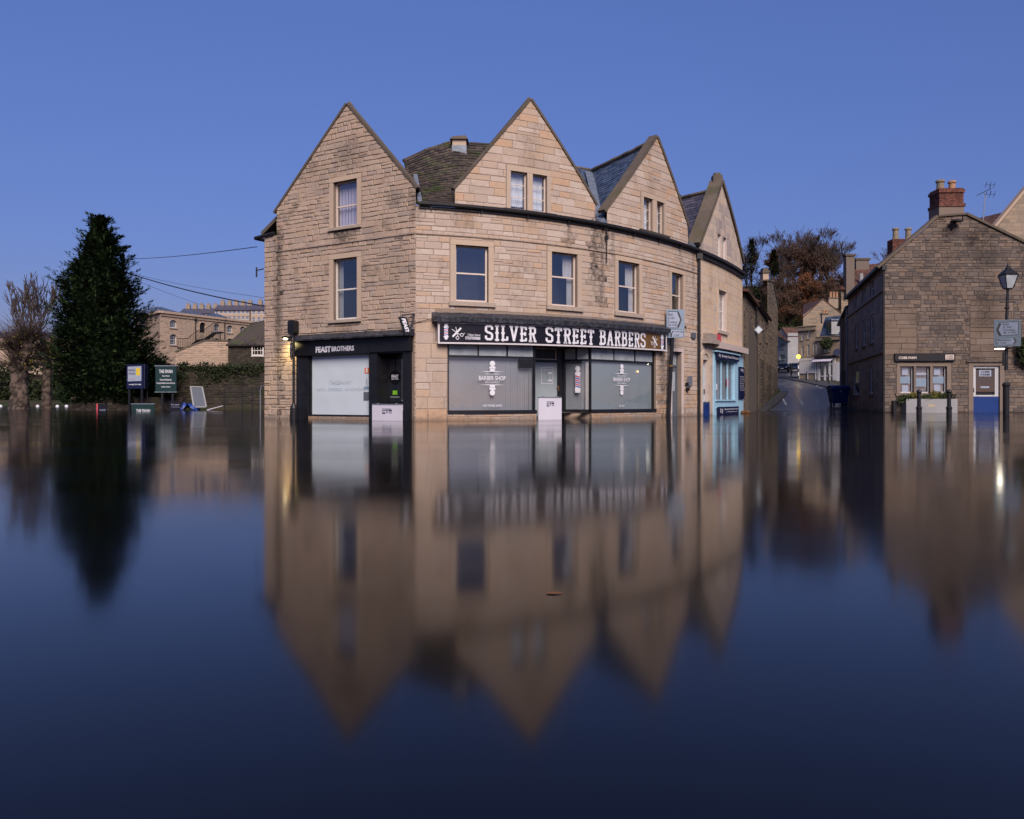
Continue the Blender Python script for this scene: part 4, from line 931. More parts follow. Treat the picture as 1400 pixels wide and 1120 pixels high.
def water_mat():
    m, nt, p, N, L = nodes('flood_water')
    p.inputs['Base Color'].default_value = (.0022, .0018, .0016, 1); p.inputs['Roughness'].default_value = .085; p.inputs['IOR'].default_value = 1.27
    p.inputs['Specular IOR Level'].default_value = .5
    ge = N('ShaderNodeNewGeometry'); mp = N('ShaderNodeMapping'); mp.inputs['Scale'].default_value = (.35, .22, 1)
    n = N('ShaderNodeTexNoise'); n.inputs['Scale'].default_value = 1.0; n.inputs['Detail'].default_value = 3
    L(ge.outputs['Position'], mp.inputs[0]); L(mp.outputs[0], n.inputs['Vector'])
    n2 = N('ShaderNodeTexNoise'); n2.inputs['Scale'].default_value = .22; n2.inputs['Detail'].default_value = 4; mp2 = N('ShaderNodeMapping'); mp2.inputs['Scale'].default_value = (.5, 1.6, 1); L(ge.outputs['Position'], mp2.inputs[0]); L(mp2.outputs[0], n2.inputs['Vector'])
    rr = N('ShaderNodeMapRange'); rr.inputs[1].default_value = .3; rr.inputs[2].default_value = .7; rr.inputs[3].default_value = .065; rr.inputs[4].default_value = .125; L(n2.outputs[0], rr.inputs[0]); L(rr.outputs[0], p.inputs['Roughness'])
    b = N('ShaderNodeBump'); b.inputs['Strength'].default_value = .07; b.inputs['Distance'].default_value = .12; L(n.outputs[0], b.inputs['Height']); L(b.outputs[0], p.inputs['Normal'])
    return m
M['water'] = water_mat()
mb = MB()
mb.add([(-200, -60, 0), (200, -60, 0), (200, 120, 0), (-200, 120, 0)], [(0,1,2,3)])
mk('flood_water', mb, M['water'], kind='structure')
# ------------------------------------------------------------------ barber's fascia sign
u0, u1 = RF.ux(597), RF.ux(904.5); DS = .22; v0, v1_ = RF.uv(600, 470, DS)[1], RF.uv(600, 440.3, DS)[1]
sg = thing('shop_sign', 'long black barber sign with white spurred letters above the shop windows', 'shop sign', tuple(RF.at((u0+u1)/2, v0, DS)))
tl_ = lambda u_: .10*(u_-u0)/(u1-u0)          # the board climbs slightly along the bend
uj = [u0+.05, RF.ux(736), RF.ux(814), u1-.05]; uw = RF.ux(867); uw2 = RF.ux(896)
for a, b in zip(uj, uj[1:]):
    segs = [(a, b, 'signblack')] if b < uj[3] else [(a, uw, 'signblack'), (uw, uw2, 'wood'), (uw2, b, 'signblack')]
    for x, y, m in segs:
        mb = MB(); fbox(mb, RF, x+.002, y-.002, v0+.04+tl_(x), v1_-.04+tl_(x), .02, DS, v0b=v0+.04+tl_(y), v1b=v1_-.04+tl_(y)); mk('panel', mb, M[m], sg)
mb = MB(); fbox(mb, RF, u0, u1, v0, v0+.05, .02, DS+.02, v0b=v0+.10, v1b=v0+.15); mk('frame_bottom', mb, M['signframe'], sg)
mb = MB(); fbox(mb, RF, u0, u1, v1_-.05, v1_, .02, DS+.02, v0b=v1_+.05, v1b=v1_+.10); mk('frame_top', mb, M['signframe'], sg)
for a in (u0, u1-.05):
    mb = MB(); fbox(mb, RF, a, a+.05, v0+.05+tl_(a), v1_-.05+tl_(a), .02, DS+.018); mk('frame_end', mb, M['signframe'], sg)
def sign_word(word, px0, px1, py0, py1):
    a, b = RF.ux(px0), RF.ux(px1); pm = (px0+px1)/2; lo, hi = RF.uv(pm, py1, DS)[1], RF.uv(pm, py0, DS)[1]; H = hi-lo
    tot = sum(GL[c][0] for c in word)+.10*(len(word)-1); s = (b-a)/tot; x = a
    for c in word:
        w_, st = GL[c]; mb = MB()
        f = lambda X, Y, e=0, x=x: RF.at(x+X*s, lo+Y*H, DS+.006+e)
        for pl_ in st: stroke(mb, pl_, .145 if len(pl_) > 2 or abs(pl_[0][0]-pl_[1][0]) < .25 and pl_[0][1] != pl_[1][1] else .11, f)
        mk('letter', mb, M['signwhite'], sg); x += (w_+.10)*s
sign_word('SILVER', 659.5, 728.5, 445.5, 466.5); sign_word('STREET', 741, 806.5, 448.5, 470); sign_word('BARBERS', 813.5, 876, 452.5, 473.5)
def tiny_pole(px, pyt, pyb, sc):
    x = RF.ux(px); lo, hi = RF.uv(px, pyb, DS)[1], RF.uv(px, pyt, DS)[1]; H = hi-lo; hw = .062*sc; f = fnF(RF, DS+.006)
    m1, m2, m3 = MB(), MB(), MB()
    def q(m, a, b, c, d, e=0): m.add([f(x+a, lo+c*H, e), f(x+b, lo+c*H, e), f(x+b, lo+d*H, e), f(x+a, lo+d*H, e)], [(0,1,2,3)])
    disc(m1, x, lo+.88*H, hw*.9, f); q(m1, -hw*1.3, hw*1.3, .74, .80, .0006); q(m1, -hw, hw, .20, .74); q(m1, -hw*1.3, hw*1.3, .12, .2, .0006); disc(m1, x, lo+.08*H, hw*.9, f)
    for k in range(5):
        y = .22+k*.10; (m2 if k % 2 else m3).add([f(x-hw, lo+y*H, .002), f(x+hw, lo+(y+.07)*H, .002), f(x+hw, lo+(y+.12)*H, .002), f(x-hw, lo+(y+.05)*H, .002)], [(0,1,2,3)])
    o = mk('pole_emblem', m1, M['signwhite'], sg); mk('red_stripes', m2, M['red'], o); mk('blue_stripes', m3, M['blue'], o)
tiny_pole(607.8, 442, 464, 1.0); tiny_pole(898.6, 457.5, 477, 1.5)
def scissors(px, py, s, k):
    x, y = RF.ux(px), RF.uv(px, py, DS)[1]; f = fnF(RF, DS+.006); mb = MB(); g = lambda a, b: (x+a*s*k, y+b*s)
    stroke(mb, [g(-.30, -.25), g(.18, .25)], .11*s, f); stroke(mb, [g(-.35, .17), g(.12, -.13)], .035*s, f); stroke(mb, [g(-.12, .30), g(.0, -.2)], .035*s, f)
    for cx_, cy_ in ((.24, -.14), (-.02, -.32)):
        pts = [g(cx_+.09*math.cos(a*math.pi/5), cy_+.09*math.sin(a*math.pi/5)) for a in range(11)]; stroke(mb, pts, .035*s, f)
    stroke(mb, [g(.32, -.1), g(.42, -.04)], .03*s, f); mk('scissors_emblem', mb, M['signwhite'], sg)
scissors(623.5, 454.5, .56, 1); scissors(888, 466.5, .62, -1)
f = fnF(RF, DS+.006); mb = MB(); put_text(mb, '3 Silver Street', f, RF.ux(636.5), RF.ux(653.5), RF.uv(645, 459.5, DS)[1], RF.uv(645, 456.5, DS)[1], .01); put_text(mb, '07507000888', f, RF.ux(633.5), RF.ux(653.5), RF.uv(645, 464.6, DS)[1], RF.uv(645, 460.4, DS)[1], .02); mk('lettering', mb, M['signwhite'], sg)

# ------------------------------------------------------------------ flood boards in the doorways
def flood_board(F, a, b, top, d, mat, label, name='flood_board', text=True):
    o = thing(name, label, 'flood board', tuple(F.at((a+b)/2, VB, d)))
    mb = MB(); fbox(mb, F, a, b, VB, top, d-.04, d); mk('board', mb, M[mat], o)
    mb = MB(); fbox(mb, F, a, b, top, top+.03, d-.05, d+.012); mk('top_rail', mb, M['steel'], o)
    mb = MB(); f = fnF(F, d+.006); c = (a+b)/2; w_ = (b-a)*.16; y = top-.28
    if text:
        for k, (x0, x1, y0, y1) in enumerate(((-1, .9, .13, .15), (-1, -.3, .08, .10), (-.2, .3, .08, .11), (.4, 1, .06, .11), (-1, -.4, .03, .05), (-.2, .2, .02, .05), (.4, 1, .0, .02), (-1, -.3, -.02, .01))):
            mb.add([f(c+x0*w_, y+y0), f(c+x1*w_, y+y0), f(c+x1*w_, y+y1), f(c+x0*w_, y+y1)], [(0,1,2,3)])
        mk('maker_mark', mb, M['navy'], o)
    for x in (a+.2*(b-a), b-.2*(b-a)):
        mb = MB(); fbox(mb, F, x-.05, x+.05, top+.03, top+.055, d-.03, d+.0); mk('clamp', mb, M['steel'], o)
    return o
flood_board(LF, LF.ux(512.3), LF.ux(553.6), LF.uv(533, 553.5)[1], .13, 'floodboard', 'white flood board across the door of the black takeaway shop')
flood_board(RF, RF.ux(735), RF.ux(766.5), RF.uv(750, 544)[1], .06, 'floodboard', 'white flood board across the porch between the barber windows')

# ------------------------------------------------------------------ bits on the walls
def wall_box(F, px0, py0, px1, py1, dep, mat, label, cat, name):
    a, b, c, e = F.rect(px0, py0, px1, py1); mb = MB(); bv = min(b-a, e-c)*.15
    fprism(mb, F, [(a+bv, c), (b-bv, c), (b, c+bv), (b, e-bv), (b-bv, e), (a+bv, e), (a, e-bv), (a, c+bv)], .035, dep); return solo(name, mb, M[mat], label, cat)
wall_box(LF, 401, 439, 409.5, 457, .28, 'black', 'tall black rounded box on the wall above the lit post lamp', 'wall box', 'wall_box')
wall_box(RF, 938.5, 514.5, 944.5, 528, .07, 'steel', 'pale metal entry panel beside the grey door', 'entry panel', 'entry_panel')
wall_box(RF, 936, 523, 938, 527.5, .12, 'black', 'small black box beside the metal entry panel', 'wall box', 'key_box')
wall_box(RF, 936.5, 530, 939.5, 534.5, .12, 'black', 'small black key safe below the metal entry panel', 'key safe', 'key_safe')
wall_box(RF, 944, 455, 949.5, 463, .08, 'doorgrey', 'square grey vent on the wall beside the downpipe', 'vent', 'wall_vent')
# cable slung over the black shop cornice
mb = MB(); pts = []
for px, py in ((412, 457), (440, 455), (470, 453), (500, 452.5), (517, 457), (527, 461), (543, 456), (556, 449), (566, 443), (580, 438.5), (590, 436)):
    F = LF if px < 568 else RF; a, b = F.uv(px, py); pts.append(F.at(a, b, .07))
mb.tube(pts, .012, 5); solo('wall_cable', mb, M['cable'], 'thin black cable slung along the wall above the takeaway cornice', 'cable')
# tilted hanging sign at the corner
q = LF.at(LF.ux(563.5), 0, .0); hs = thing('hanging_sign', 'tilted black hanging sign with white lettering at the building corner', 'hanging sign', tuple(LF.at(LF.len-.15, LF.uv(560, 458)[1], .1)))
n2 = Vector((LF.nor(1).x, LF.nor(1).y, 0)); zc = LF.uv(560, 447)[1]; Pc = LF.at(LF.len-.15, zc, .35)
ax = Vector((-.55, -.35, 0)).normalized(); up = Vector((-.32, 0, 1)).normalized(); dep = ax.cross(up).normalized()
def hb(m, a, b, c, d, e, f_, ): m.hexa([Pc+ax*x+up*y+dep*z for z, (x, y) in [(z, p) for z in (e, f_) for p in ((a, c), (b, c), (b, d), (a, d))]])
mb = MB(); hb(mb, -.13, .13, -.30, .30, -.03, .03); mk('board', mb, M['black'], hs)
mb = MB(); 
def hf(x, y, e=0): return Pc+ax*(-y*.55+0)+up*x+dep*(.034 if dep.y < 0 else -.034)
put_text(mb, 'FEAST', lambda x, y: Pc+up*(-x)+ax*(y if dep.y < 0 else -y)*1+dep*(.034 if dep.y < 0 else -.034), -.24, .24, -.07, .07, .05); mk('lettering', mb, M['signwhite'], hs)
mb = MB(); mb.tube([LF.at(LF.len-.03, zc+.42, .0), Pc+up*.36, Pc+up*.3], .025, 6); mb.tube([LF.at(LF.len-.03, zc+.42, .02), LF.at(LF.len+.0, zc-.2, .3), LF.at(LF.len+.0, zc-.3, .28)], .03, 6); mk('bracket', mb, M['leaddark'], hs)

# ------------------------------------------------------------------ lit post lamp by the takeaway
P = LF.at(u_deep(LF, 401.5, .42), 0, .42); H = LF.uv(401, 461.5, .42)[1]
lp = thing('street_lamp', 'short black post with a lit lamp arm beside the takeaway shop', 'street lamp', (P.x, P.y, VB))
mb = MB(); mb.lathe((P.x, P.y, VB), [(.13, 0), (.13, .85), (.09, .93), (.055, 1.0)], 12); mk('base', mb, M['black'], lp)
mb = MB(); mb.tube([(P.x, P.y, .5), (P.x, P.y, H)], .045, 10); mb.lathe((P.x, P.y, 1.62), [(.06, 0), (.06, .06)], 10); mk('pole', mb, M['black'], lp)
T = Vector((LF.tan(1).x, LF.tan(1).y, 0)); N_ = Vector((LF.nor(1).x, LF.nor(1).y, 0))
mb = MB(); mb.tube([(P.x, P.y, H-.02), Vector((P.x, P.y, H))-T*.25], .035, 8); mk('arm', mb, M['black'], lp)
hp = Vector((P.x, P.y, H))-T*.42; mb = MB(); mb.lathe(hp+Vector((0,0,-.03)), [(.11, 0), (.13, .03), (.09, .07), (.02, .09)], 12); mk('lamp_head', mb, M['black'], lp)
mb = MB(); mb.ball(hp+Vector((0,0,-.04)), .075, 10, 6, .6); mk('lamp_lens', mb, M['lampglow'], lp)
ll = bpy.data.lights.new('lamp_light', 'SPOT'); lo_ = bpy.data.objects.new('lamp_light', ll); COL.objects.link(lo_); lo_.parent = lp
lo_.location = hp+Vector((0,0,-.12))-Vector((P.x, P.y, VB)); ll.energy = 80; ll.color = (1, .78, .34); ll.spot_size = math.radians(150); ll.spot_blend = .8; ll.shadow_soft_size = .06
lo_.rotation_euler = (math.radians(-38), math.radians(0), math.atan2(N_.y, N_.x)+math.radians(90)+math.pi) if False else (-N_*.55+Vector((0,0,-1))).to_track_quat('-Z', 'Y').to_euler()
# blue disc sign on the post, seen almost edge-on
C0 = Vector((P.x, P.y, LF.uv(399, 481)[1]))-T*.06-N_*-.06; mb = MB(); ms = MB()
A_ = Vector((-.12, .99, 0)).normalized(); nrm = A_.cross(Vector((0,0,1)))
def dsk(m, r, off, n=20):
    vs = [C0+(A_*math.cos(2*math.pi*i/n)+Vector((0,0,1))*math.sin(2*math.pi*i/n))*r+nrm*off for i in range(n)]; vs2 = [v+nrm*.012*(1 if off >= 0 else -1) for v in vs]
    m.add(vs+vs2, [tuple(range(n)), tuple(range(2*n-1, n-1, -1))]+[(k, n+k, n+(k+1) % n, (k+1) % n) for k in range(n)])
dsk(mb, .34, 0); rs = mk('round_sign', mb, M['board_blue'], lp)
mb = MB()
for side in (-.004, .016):
    g = lambda x, y, e=0: C0+A_*x+Vector((0,0,1))*y+nrm*side
    stroke(mb, [(0, -.2), (0, .2)], .06, g); stroke(mb, [(-.12, .08), (0, .22), (.12, .08)], .06, g)
    for k in range(20): a_, b_ = 2*math.pi*k/20, 2*math.pi*(k+1)/20; mb.add([g(.30*math.cos(a_), .30*math.sin(a_)), g(.33*math.cos(a_), .33*math.sin(a_)), g(.33*math.cos(b_), .33*math.sin(b_)), g(.30*math.cos(b_), .30*math.sin(b_))], [(0,1,2,3)])
mk('white_arrow', mb, M['signwhite'], rs)

# ------------------------------------------------------------------ direction signs
def sign_board(root, c, ax, wd, ht, panels, m_board='roadsign', m_face='signface'):
    """grey backing board with outlined route panels; ax is the board's horizontal direction"""
    ax = Vector(ax).normalized(); n = ax.cross(Vector((0,0,1))); 
    if n.y > 0: n = -n
    def P_(x, y, e=0): return c+ax*x+Vector((0,0,1))*y+n*e
    mb = MB(); mb.hexa([P_(x, y, e) for e in (0, .03) for x, y in ((0, 0), (wd, 0), (wd, ht), (0, ht))]); bd = mk('board', mb, M[m_board], root)
    for poly, chev, lines in panels:
        m1, m2, m3 = MB(), MB(), MB()
        cx_ = sum(p[0] for p in poly)/len(poly); cy_ = sum(p[1] for p in poly)/len(poly)
        m1.add([P_(x, y, .033) for x, y in poly], [tuple(range(len(poly)))])
        m2.add([P_(cx_+(x-cx_)*.95, cy_+(y-cy_)*.92, .036) for x, y in poly], [tuple(range(len(poly)))])
        stroke(m3, chev[0], chev[1], lambda x, y, e=0: P_(x, y, .039+e))
        for t, x0, x1, y0, y1 in lines: put_text(m3, t, lambda x, y: P_(x, y, .039), x0, x1, y0, y1, .01)
        mk('panel_border', m1, M['black'], bd); mk('panel_face', m2, M[m_face], bd); mk('legend', m3, M['black'], bd)
    return bd
yD = RF.at(RF.ux(921), 0, 1.0).y
rs1 = thing('road_sign', 'leaning dark post with a grey direction sign pointing right by the grey door', 'road sign', tuple(W(914, 571, yD-.2)))
p0 = W(913.5, 571, yD); p0.z = VB; p1 = W(919.5, 450, yD)
mb = MB(); mb.tube([p0, p1], .075, 10); mk('post', mb, M['black'], rs1); mb = MB(); pm = p0.lerp(p1, .62); mb.tube([pm, pm+(p1-p0).normalized()*.07], .09, 10); mk('band', mb, M['brass'], rs1)
c0 = W(911, 462, yD-.12); wd = .73; ht = 1.13
sign_board(rs1, c0, (1, .1, 0), wd, ht, [([(.06, .38), (.48, .38), (.64, .72), (.48, 1.06), (.06, 1.06)], ([(.46, 1.02), (.58, .72), (.46, .44)], .05), [('Bath', .1, .26, .88, .98), ('A 363', .1, .32, .74, .83), ('Corsham', .1, .42, .58, .67), ('(B 3109)', .1, .44, .44, .54)]),
    ([(.16, .03), (.70, .03), (.70, .33), (.16, .33)], ([(.27, .27), (.2, .17), (.2, .05)], .04), [('Trowbridge', .3, .67, .2, .28), ('A 363', .3, .5, .07, .15)])])

yQ = 36.5; ppm = FPX/yQ
vl = thing('lamp_post', 'tall black victorian lantern post with grey direction signs in front of the stone gable', 'lamp post', tuple(W(1375.5, 569, yQ)))
Pq = W(1375.5, 569, yQ); x, y = Pq.x, Pq.y
mb = MB(); mb.lathe((x, y, VB), [(.17, 0), (.17, .25), (.13, .3), (.13, 1.72), (.16, 1.77), (.16, 1.84), (.09, 1.92)], 14); mk('base', mb, M['black'], vl)
zt = W(1377, 396, yQ).z
mb = MB(); mb.tube([(x, y, 2.0), (x+.03, y, zt-1.2), (x+.08, y, zt)], [.075, .065, .055], 12); mb.lathe((x+.04, y, zt-.85), [(.11, 0), (.11, .06)], 12); mk('pole', mb, M['black'], vl)
mb = MB(); mb.tube([(x-.28, y, W(1377, 413, yQ).z), (x+.42, y, W(1377, 413, yQ).z)], .025, 8); mk('ladder_bar', mb, M['black'], vl)
xl = x+.09; mb = MB(); zl = zt
mb.lathe((xl, y, zl), [(.17, 0), (.19, .04), (.2, .06)], 4, math.pi/4); mb.lathe((xl, y, zl+.62), [(.40, 0), (.42, .05), (.28, .18), (.16, .27), (.12, .30), (.12, .36), (.06, .40), (.05, .48), (.02, .56)], 4, math.pi/4)
for k in range(4):
    a = math.pi/4+k*math.pi/2; mb.tube([(xl+.2*math.cos(a), y+.2*math.sin(a), zl+.05), (xl+.4*math.cos(a), y+.4*math.sin(a), zl+.63)], .02, 6)
mk('lantern_frame', mb, M['black'], vl)
mb = MB(); mb.lathe((xl, y, zl+.06), [(.185, 0), (.38, .56)], 4, math.pi/4); mk('lantern_glass', mb, M['transom'], vl)
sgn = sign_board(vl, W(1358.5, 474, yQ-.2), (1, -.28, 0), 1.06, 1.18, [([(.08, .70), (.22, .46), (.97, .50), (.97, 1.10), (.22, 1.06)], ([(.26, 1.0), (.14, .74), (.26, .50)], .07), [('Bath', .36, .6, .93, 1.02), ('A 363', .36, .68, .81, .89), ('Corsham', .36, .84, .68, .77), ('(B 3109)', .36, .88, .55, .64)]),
    ([(.08, .06), (.82, .06), (.93, .22), (.82, .38), (.08, .36)], ([(.78, .34), (.86, .22), (.78, .11)], .05), [('Melksham', .14, .66, .24, .33), ('B 3107', .14, .5, .11, .19)])], 'roadsign_shaded', 'signface_shaded')
mb = MB(); mb.tube([(x+.0, y-.1, 2.95), (x-.02, y-.4, 2.98), (x-.4, y-.45, 2.98)], .03, 8); mb.box((x-.75, y-.55, 2.95), (x-.35, y-.35, 3.03)); mb.tube([(x-.13, y-.05, 2.2), (x-.13, y-.05, 2.75), (x-.02, y-.02, 2.9)], .06, 8); mk('sign_light', mb, M['black'], vl)
mb = MB(); mb.box((x-.73, y-.53, 2.92), (x-.38, y-.37, 2.949)); mk('light_lens', mb, M['ledglow'], vl)
l2 = bpy.data.lights.new('sign_light_glow', 'POINT'); lo2 = bpy.data.objects.new('sign_light_glow', l2); COL.objects.link(lo2); lo2.parent = vl; lo2.location = Vector((x-.55, y-.45, 2.85))-BASE[vl.name]; l2.energy = 6; l2.color = (1, .9, .7); l2.shadow_soft_size = .1
# bollards
def bollard(px, py):
    p = W(px, py, 36.0); o = thing('bollard', 'black iron bollard standing in the water before the white planter', 'bollard', (p.x, p.y, VB), 'bollards before the stone gable')
    mb = MB(); mb.lathe((p.x, p.y, VB), [(.11, 0), (.11, .72), (.13, .75), (.13, .8), (.085, .85), (.075, 1.42), (.10, 1.45), (.11, 1.5), (.09, 1.56), (.03, 1.6)], 14); mk('shaft', mb, M['black'], o)
bollard(1256.5, 568); bollard(1297.5, 568)
# ------------------------------------------------------------------ narrow gabled house with the pale blue shop
uF = RF.ux(1015)
h2 = thing('gabled_house', 'narrow pale stone gabled house with a light blue shopfront next to the downpipe', 'house', tuple(RF.at((uE+uF)/2, VB, -3)))
G4 = [(uE+.02, EV), (uF, EV), (uF-.05, RF.uv(1013.5, 358)[1]), RF.uv(986, 250), (uE+.1, RF.uv(957, 334)[1])]
H_w = RF.rect(982.2, 398, 992.5, 453); H_a = [RF.rect(981, 320, 986.2, 355), RF.rect(988.8, 325, 993.3, 360)]
bs = (RF.ux(974.5), uF-.06, VB, RF.uv(995, 484)[1]); ad = (RF.ux(960), RF.ux(967.5), VB, RF.uv(964, 492)[1])
regs = [[(uE, VB), (uF, VB), (uF, EV), (uE, EV)], G4]; holes = [H_w]+H_a+[bs, ad]
mb = MB(); wall_sheet(mb, RF, regs, holes); mk('wall', mb, M['render'], h2)
pool = []
stonework(pool, RF, regs, [grow(H_w, .16, .14, .14), grow(H_a[0], .02, .02, .02), grow(H_a[1], .02, .02, .02), grow(bs, .02, 0, .02), grow(ad, .3, 0, .3)], ch=(.3, .42), ln=(.5, 1.0), gap=.004, depth=.006, jit=.002,
          stains=[(RF.ux(998), 6.9, 5.2, .3, .35), (RF.ux(985), 10, 8, .5, .3), (uE+.1, 3, -.3, .3, .4)], tintf=lambda u, v, t: t*.5+(.45 if 3.4 < v < 7 else .05), seed=31)
lay_stones(pool, h2, M['ashlar'], 120)
p = RF.at(uF, 0); q = p+Vector((-4.2, 3.2, 0)); mb = MB()
for a, b in ((p, q), (q, RF.at(uE, 0)+Vector((-3.5, 3.5, 0)))): mb.add([(a.x, a.y, VB), (b.x, b.y, VB), (b.x, b.y, 7), (a.x, a.y, 7)], [(0,1,2,3)])
mk('rear_wall', mb, M['rubble_mortar'], h2)
window(RF, h2, H_w, frame='white', cols=2, bars=(.25, .75), surround=(.15, .15, .13), sill=.14, smat='ashlar', curtain=('full', 'netwhite'))
for r in H_a: window(RF, h2, r, rows=1, bars=(.33, .66), fw=.05, frame='white', surround=None, sill=.06, sillw=.05, curtain=('full', 'netwhite'), recess=.1)
mb = MB(); fstrip(mb, RF, ext(G4[4], G4[3], .03), G4[3], .2, -.5, .1); mk('coping', mb, M['coping'], h2)
mb = MB(); fstrip(mb, RF, G4[3], ext(G4[2], G4[3], .02), .2, -.5, .096); mk('coping', mb, M['coping'], h2)
a4 = RF.at(G4[3][0], G4[3][1], -.2); mb = MB(); mb.box((a4.x-.22, a4.y-.2, a4.z-.05), (a4.x+.22, a4.y+.2, a4.z+.34)); mb.box((a4.x-.14, a4.y-.14, a4.z+.34), (a4.x+.14, a4.y+.14, a4.z+.46)); mk('finial', mb, M['coping'], h2)
vec = Vector((-.62, .78, 0))*6
for low, sd in ((G4[4], 41), (G4[2], 42)):
    A = lambda t: RF.at(low[0]+(G4[3][0]-low[0])*t, low[1]+(G4[3][1]-.35-low[1])*t, -.3); B = lambda t: A(t)+vec
    mb = MB(); sheet(mb, lambda t: A(t)-Vector((0,0,.03)), lambda t: B(t)-Vector((0,0,.03))); o = mk('roof', mb, M['slate_purple'], h2)
    mb = MB(); tiles(mb, A, B, 18, 16, .022, seed=sd); mk('slates', mb, M['slate_purple'], o, kind='stuff')
r4 = RF.at(G4[3][0], G4[3][1]-.3, -.3); ridge([r4, r4+vec], .1, 'coping', par=h2)
mb = MB(); fbox(mb, RF, uE+.05, uF+.02, EV-.02, EV+.1, .02, .2); fbox(mb, RF, uE+.02, uF+.05, EV-.2, EV-.03, -.02, .1); mk('gutter', mb, M['gutter'], h2)
mb = MB(); fbox(mb, RF, RF.ux(974), uF+.02, 3.0, 3.28, -.03, .3, .3, .2); mk('ledge', mb, M['render'], h2)
mb = MB(); fbox(mb, RF, RF.ux(959.5), RF.ux(974)-.01, 3.15, 3.34, -.03, .34, .2, .5); fbox(mb, RF, RF.ux(961), RF.ux(973), 3.343, 3.6, -.03, .24, .2, .6); mk('stone_hood', mb, M['ashlar'], h2)
wall_box(RF, 975, 457.5, 980, 470, .2, 'red', 'red alarm box on the wall above the light blue shopfront', 'alarm box', 'alarm_box')
# arched doorway
mb = MB(); x0, x1, y0, y1 = ad; r = (x1-x0)/2; cx = (x0+x1)/2; n = 8
for k in range(n):
    a, b = math.pi*k/n, math.pi*(k+1)/n; e = .24
    fprism(mb, RF, [(cx+r*math.cos(a), y1-.0+r*.8*math.sin(a)), (cx+(r+e)*math.cos(a), y1+(r+e)*.8*math.sin(a)), (cx+(r+e)*math.cos(b), y1+(r+e)*.8*math.sin(b)), (cx+r*math.cos(b), y1+r*.8*math.sin(b))], -.2, .05, .3+.5*rnd.random())
for k in range(8):
    for s in (-1, 1):
        X = x0-.24 if s < 0 else x1; za, zb = VB+k*(y1-VB)/8, VB+(k+1)*(y1-VB)/8; fbox(mb, RF, X+.003, X+.237, za+.004, zb-.004, -.2, .05, rnd.uniform(.3, .9))
mk('door_arch', mb, M['ashlar'], h2)
mb = MB(); fbox(mb, RF, x0-.02, x0+.1, VB, y1-.25, -.22, -.16); fbox(mb, RF, x1-.1, x1+.02, VB, y1-.25, -.22, -.16); fbox(mb, RF, x0+.1, x1-.1, y1-.35, y1-.25, -.22, -.16); fbox(mb, RF, x0+.1, x1-.1, VB, .75, -.22, -.165); d2 = mk('door', mb, M['pale_blue'], h2)
quad(RF, x0+.1, x1-.1, .75, y1-.35, -.19, 'door_pane', 'transom', d2); quad(RF, x0-.02, x1+.02, y1-.25, y1+.3, -.2, 'fanlight', 'navy', d2)
mb = MB(); fbox(mb, RF, x1-.07, x1-.03, .95, 1.15, -.16, -.12); mk('handle', mb, M['black'], d2)
f = fnF(RF, -.194); mb = MB(); put_text(mb, 'DJ', f, cx-.1, cx+.12, y1-.1, y1+.12); mk('lettering', mb, M['signwhite'], d2)
# blue shopfront
x0, x1, y0, y1 = bs; w0, w1 = RF.ux(977), RF.ux(1003); wy0, wy1 = RF.uv(990, 547)[1], RF.uv(990, 493)[1]
mb = MB(); fbox(mb, RF, x0, w0, VB, y1, -.1, .06); fbox(mb, RF, w1, x1, VB, y1, -.1, .058); fbox(mb, RF, w0, w1, VB, wy0, -.1, .055); fbox(mb, RF, w0, w1, wy1, y1, -.1, .055); fbox(mb, RF, w0-.1, w1+.1, wy0-.05, wy0+.02, .0, .12); fbox(mb, RF, w0-.05, w1+.05, wy0-.38, wy0-.34, .0, .09)
for k in (1, 2): X = w0+(w1-w0)*k/3; fbox(mb, RF, X-.035, X+.035, wy0, wy1, -.06, .0)
fbox(mb, RF, x0-.06, RF.ux(1007), y1-.02, y1+.04, -.0, .22)
mk('shopfront_frame', mb, M['pale_blue'], h2)
for k in range(3):
    a, b = w0+(w1-w0)*k/3, w0+(w1-w0)*(k+1)/3; pn = quad(RF, a, b, wy0, wy1, -.04, 'display_pane', 'glass', h2); quad(RF, a, b, wy0, wy1, -.12, 'net_curtain', 'netpale', pn)
    if k == 0: sticker(RF, 978, 525, 981.5, 533, -.034, 'signwhite', pn, 'poster')
    if k == 2: sticker(RF, 994.2, 518, 997.3, 529, -.034, 'red', pn, 'poster')
def navy_sign(px0, py0, px1, py1, d, label, lines, name='shop_sign'):
    a, b, c, e = RF.rect(px0, py0, px1, py1); o = thing(name, label, 'shop sign', tuple(RF.at((a+b)/2, c, d)))
    mb = MB(); fbox(mb, RF, a, b, c, e, d-.05, d); mk('board', mb, M['navy'], o); mb = MB(); f = fnF(RF, d+.006)
    for t, x0, x1, y0, y1 in lines: put_text(mb, t, f, a+(b-a)*x0, a+(b-a)*x1, c+(e-c)*y0, c+(e-c)*y1, .01)
    mk('lettering', mb, M['signwhite'], o)
navy_sign(975.5, 484.5, 1006, 493, .17, 'narrow navy funeral sign with white lettering above the pale blue window', [('DJ', .06, .13, .25, .75), ('Bewley Funeral Directors', .18, .96, .22, .74)])
navy_sign(1007.5, 502, 1014, 545.5, .13, 'tall navy notice board beside the pale blue shop window', [('DJ', .25, .75, .84, .94)]+[(t, .1, .9, .68-.07*k, .71-.07*k) for k, t in enumerate(['Funeral', 'Services', 'Pre-paid', 'Plans', 'Memorials', 'Day', 'Night'])])
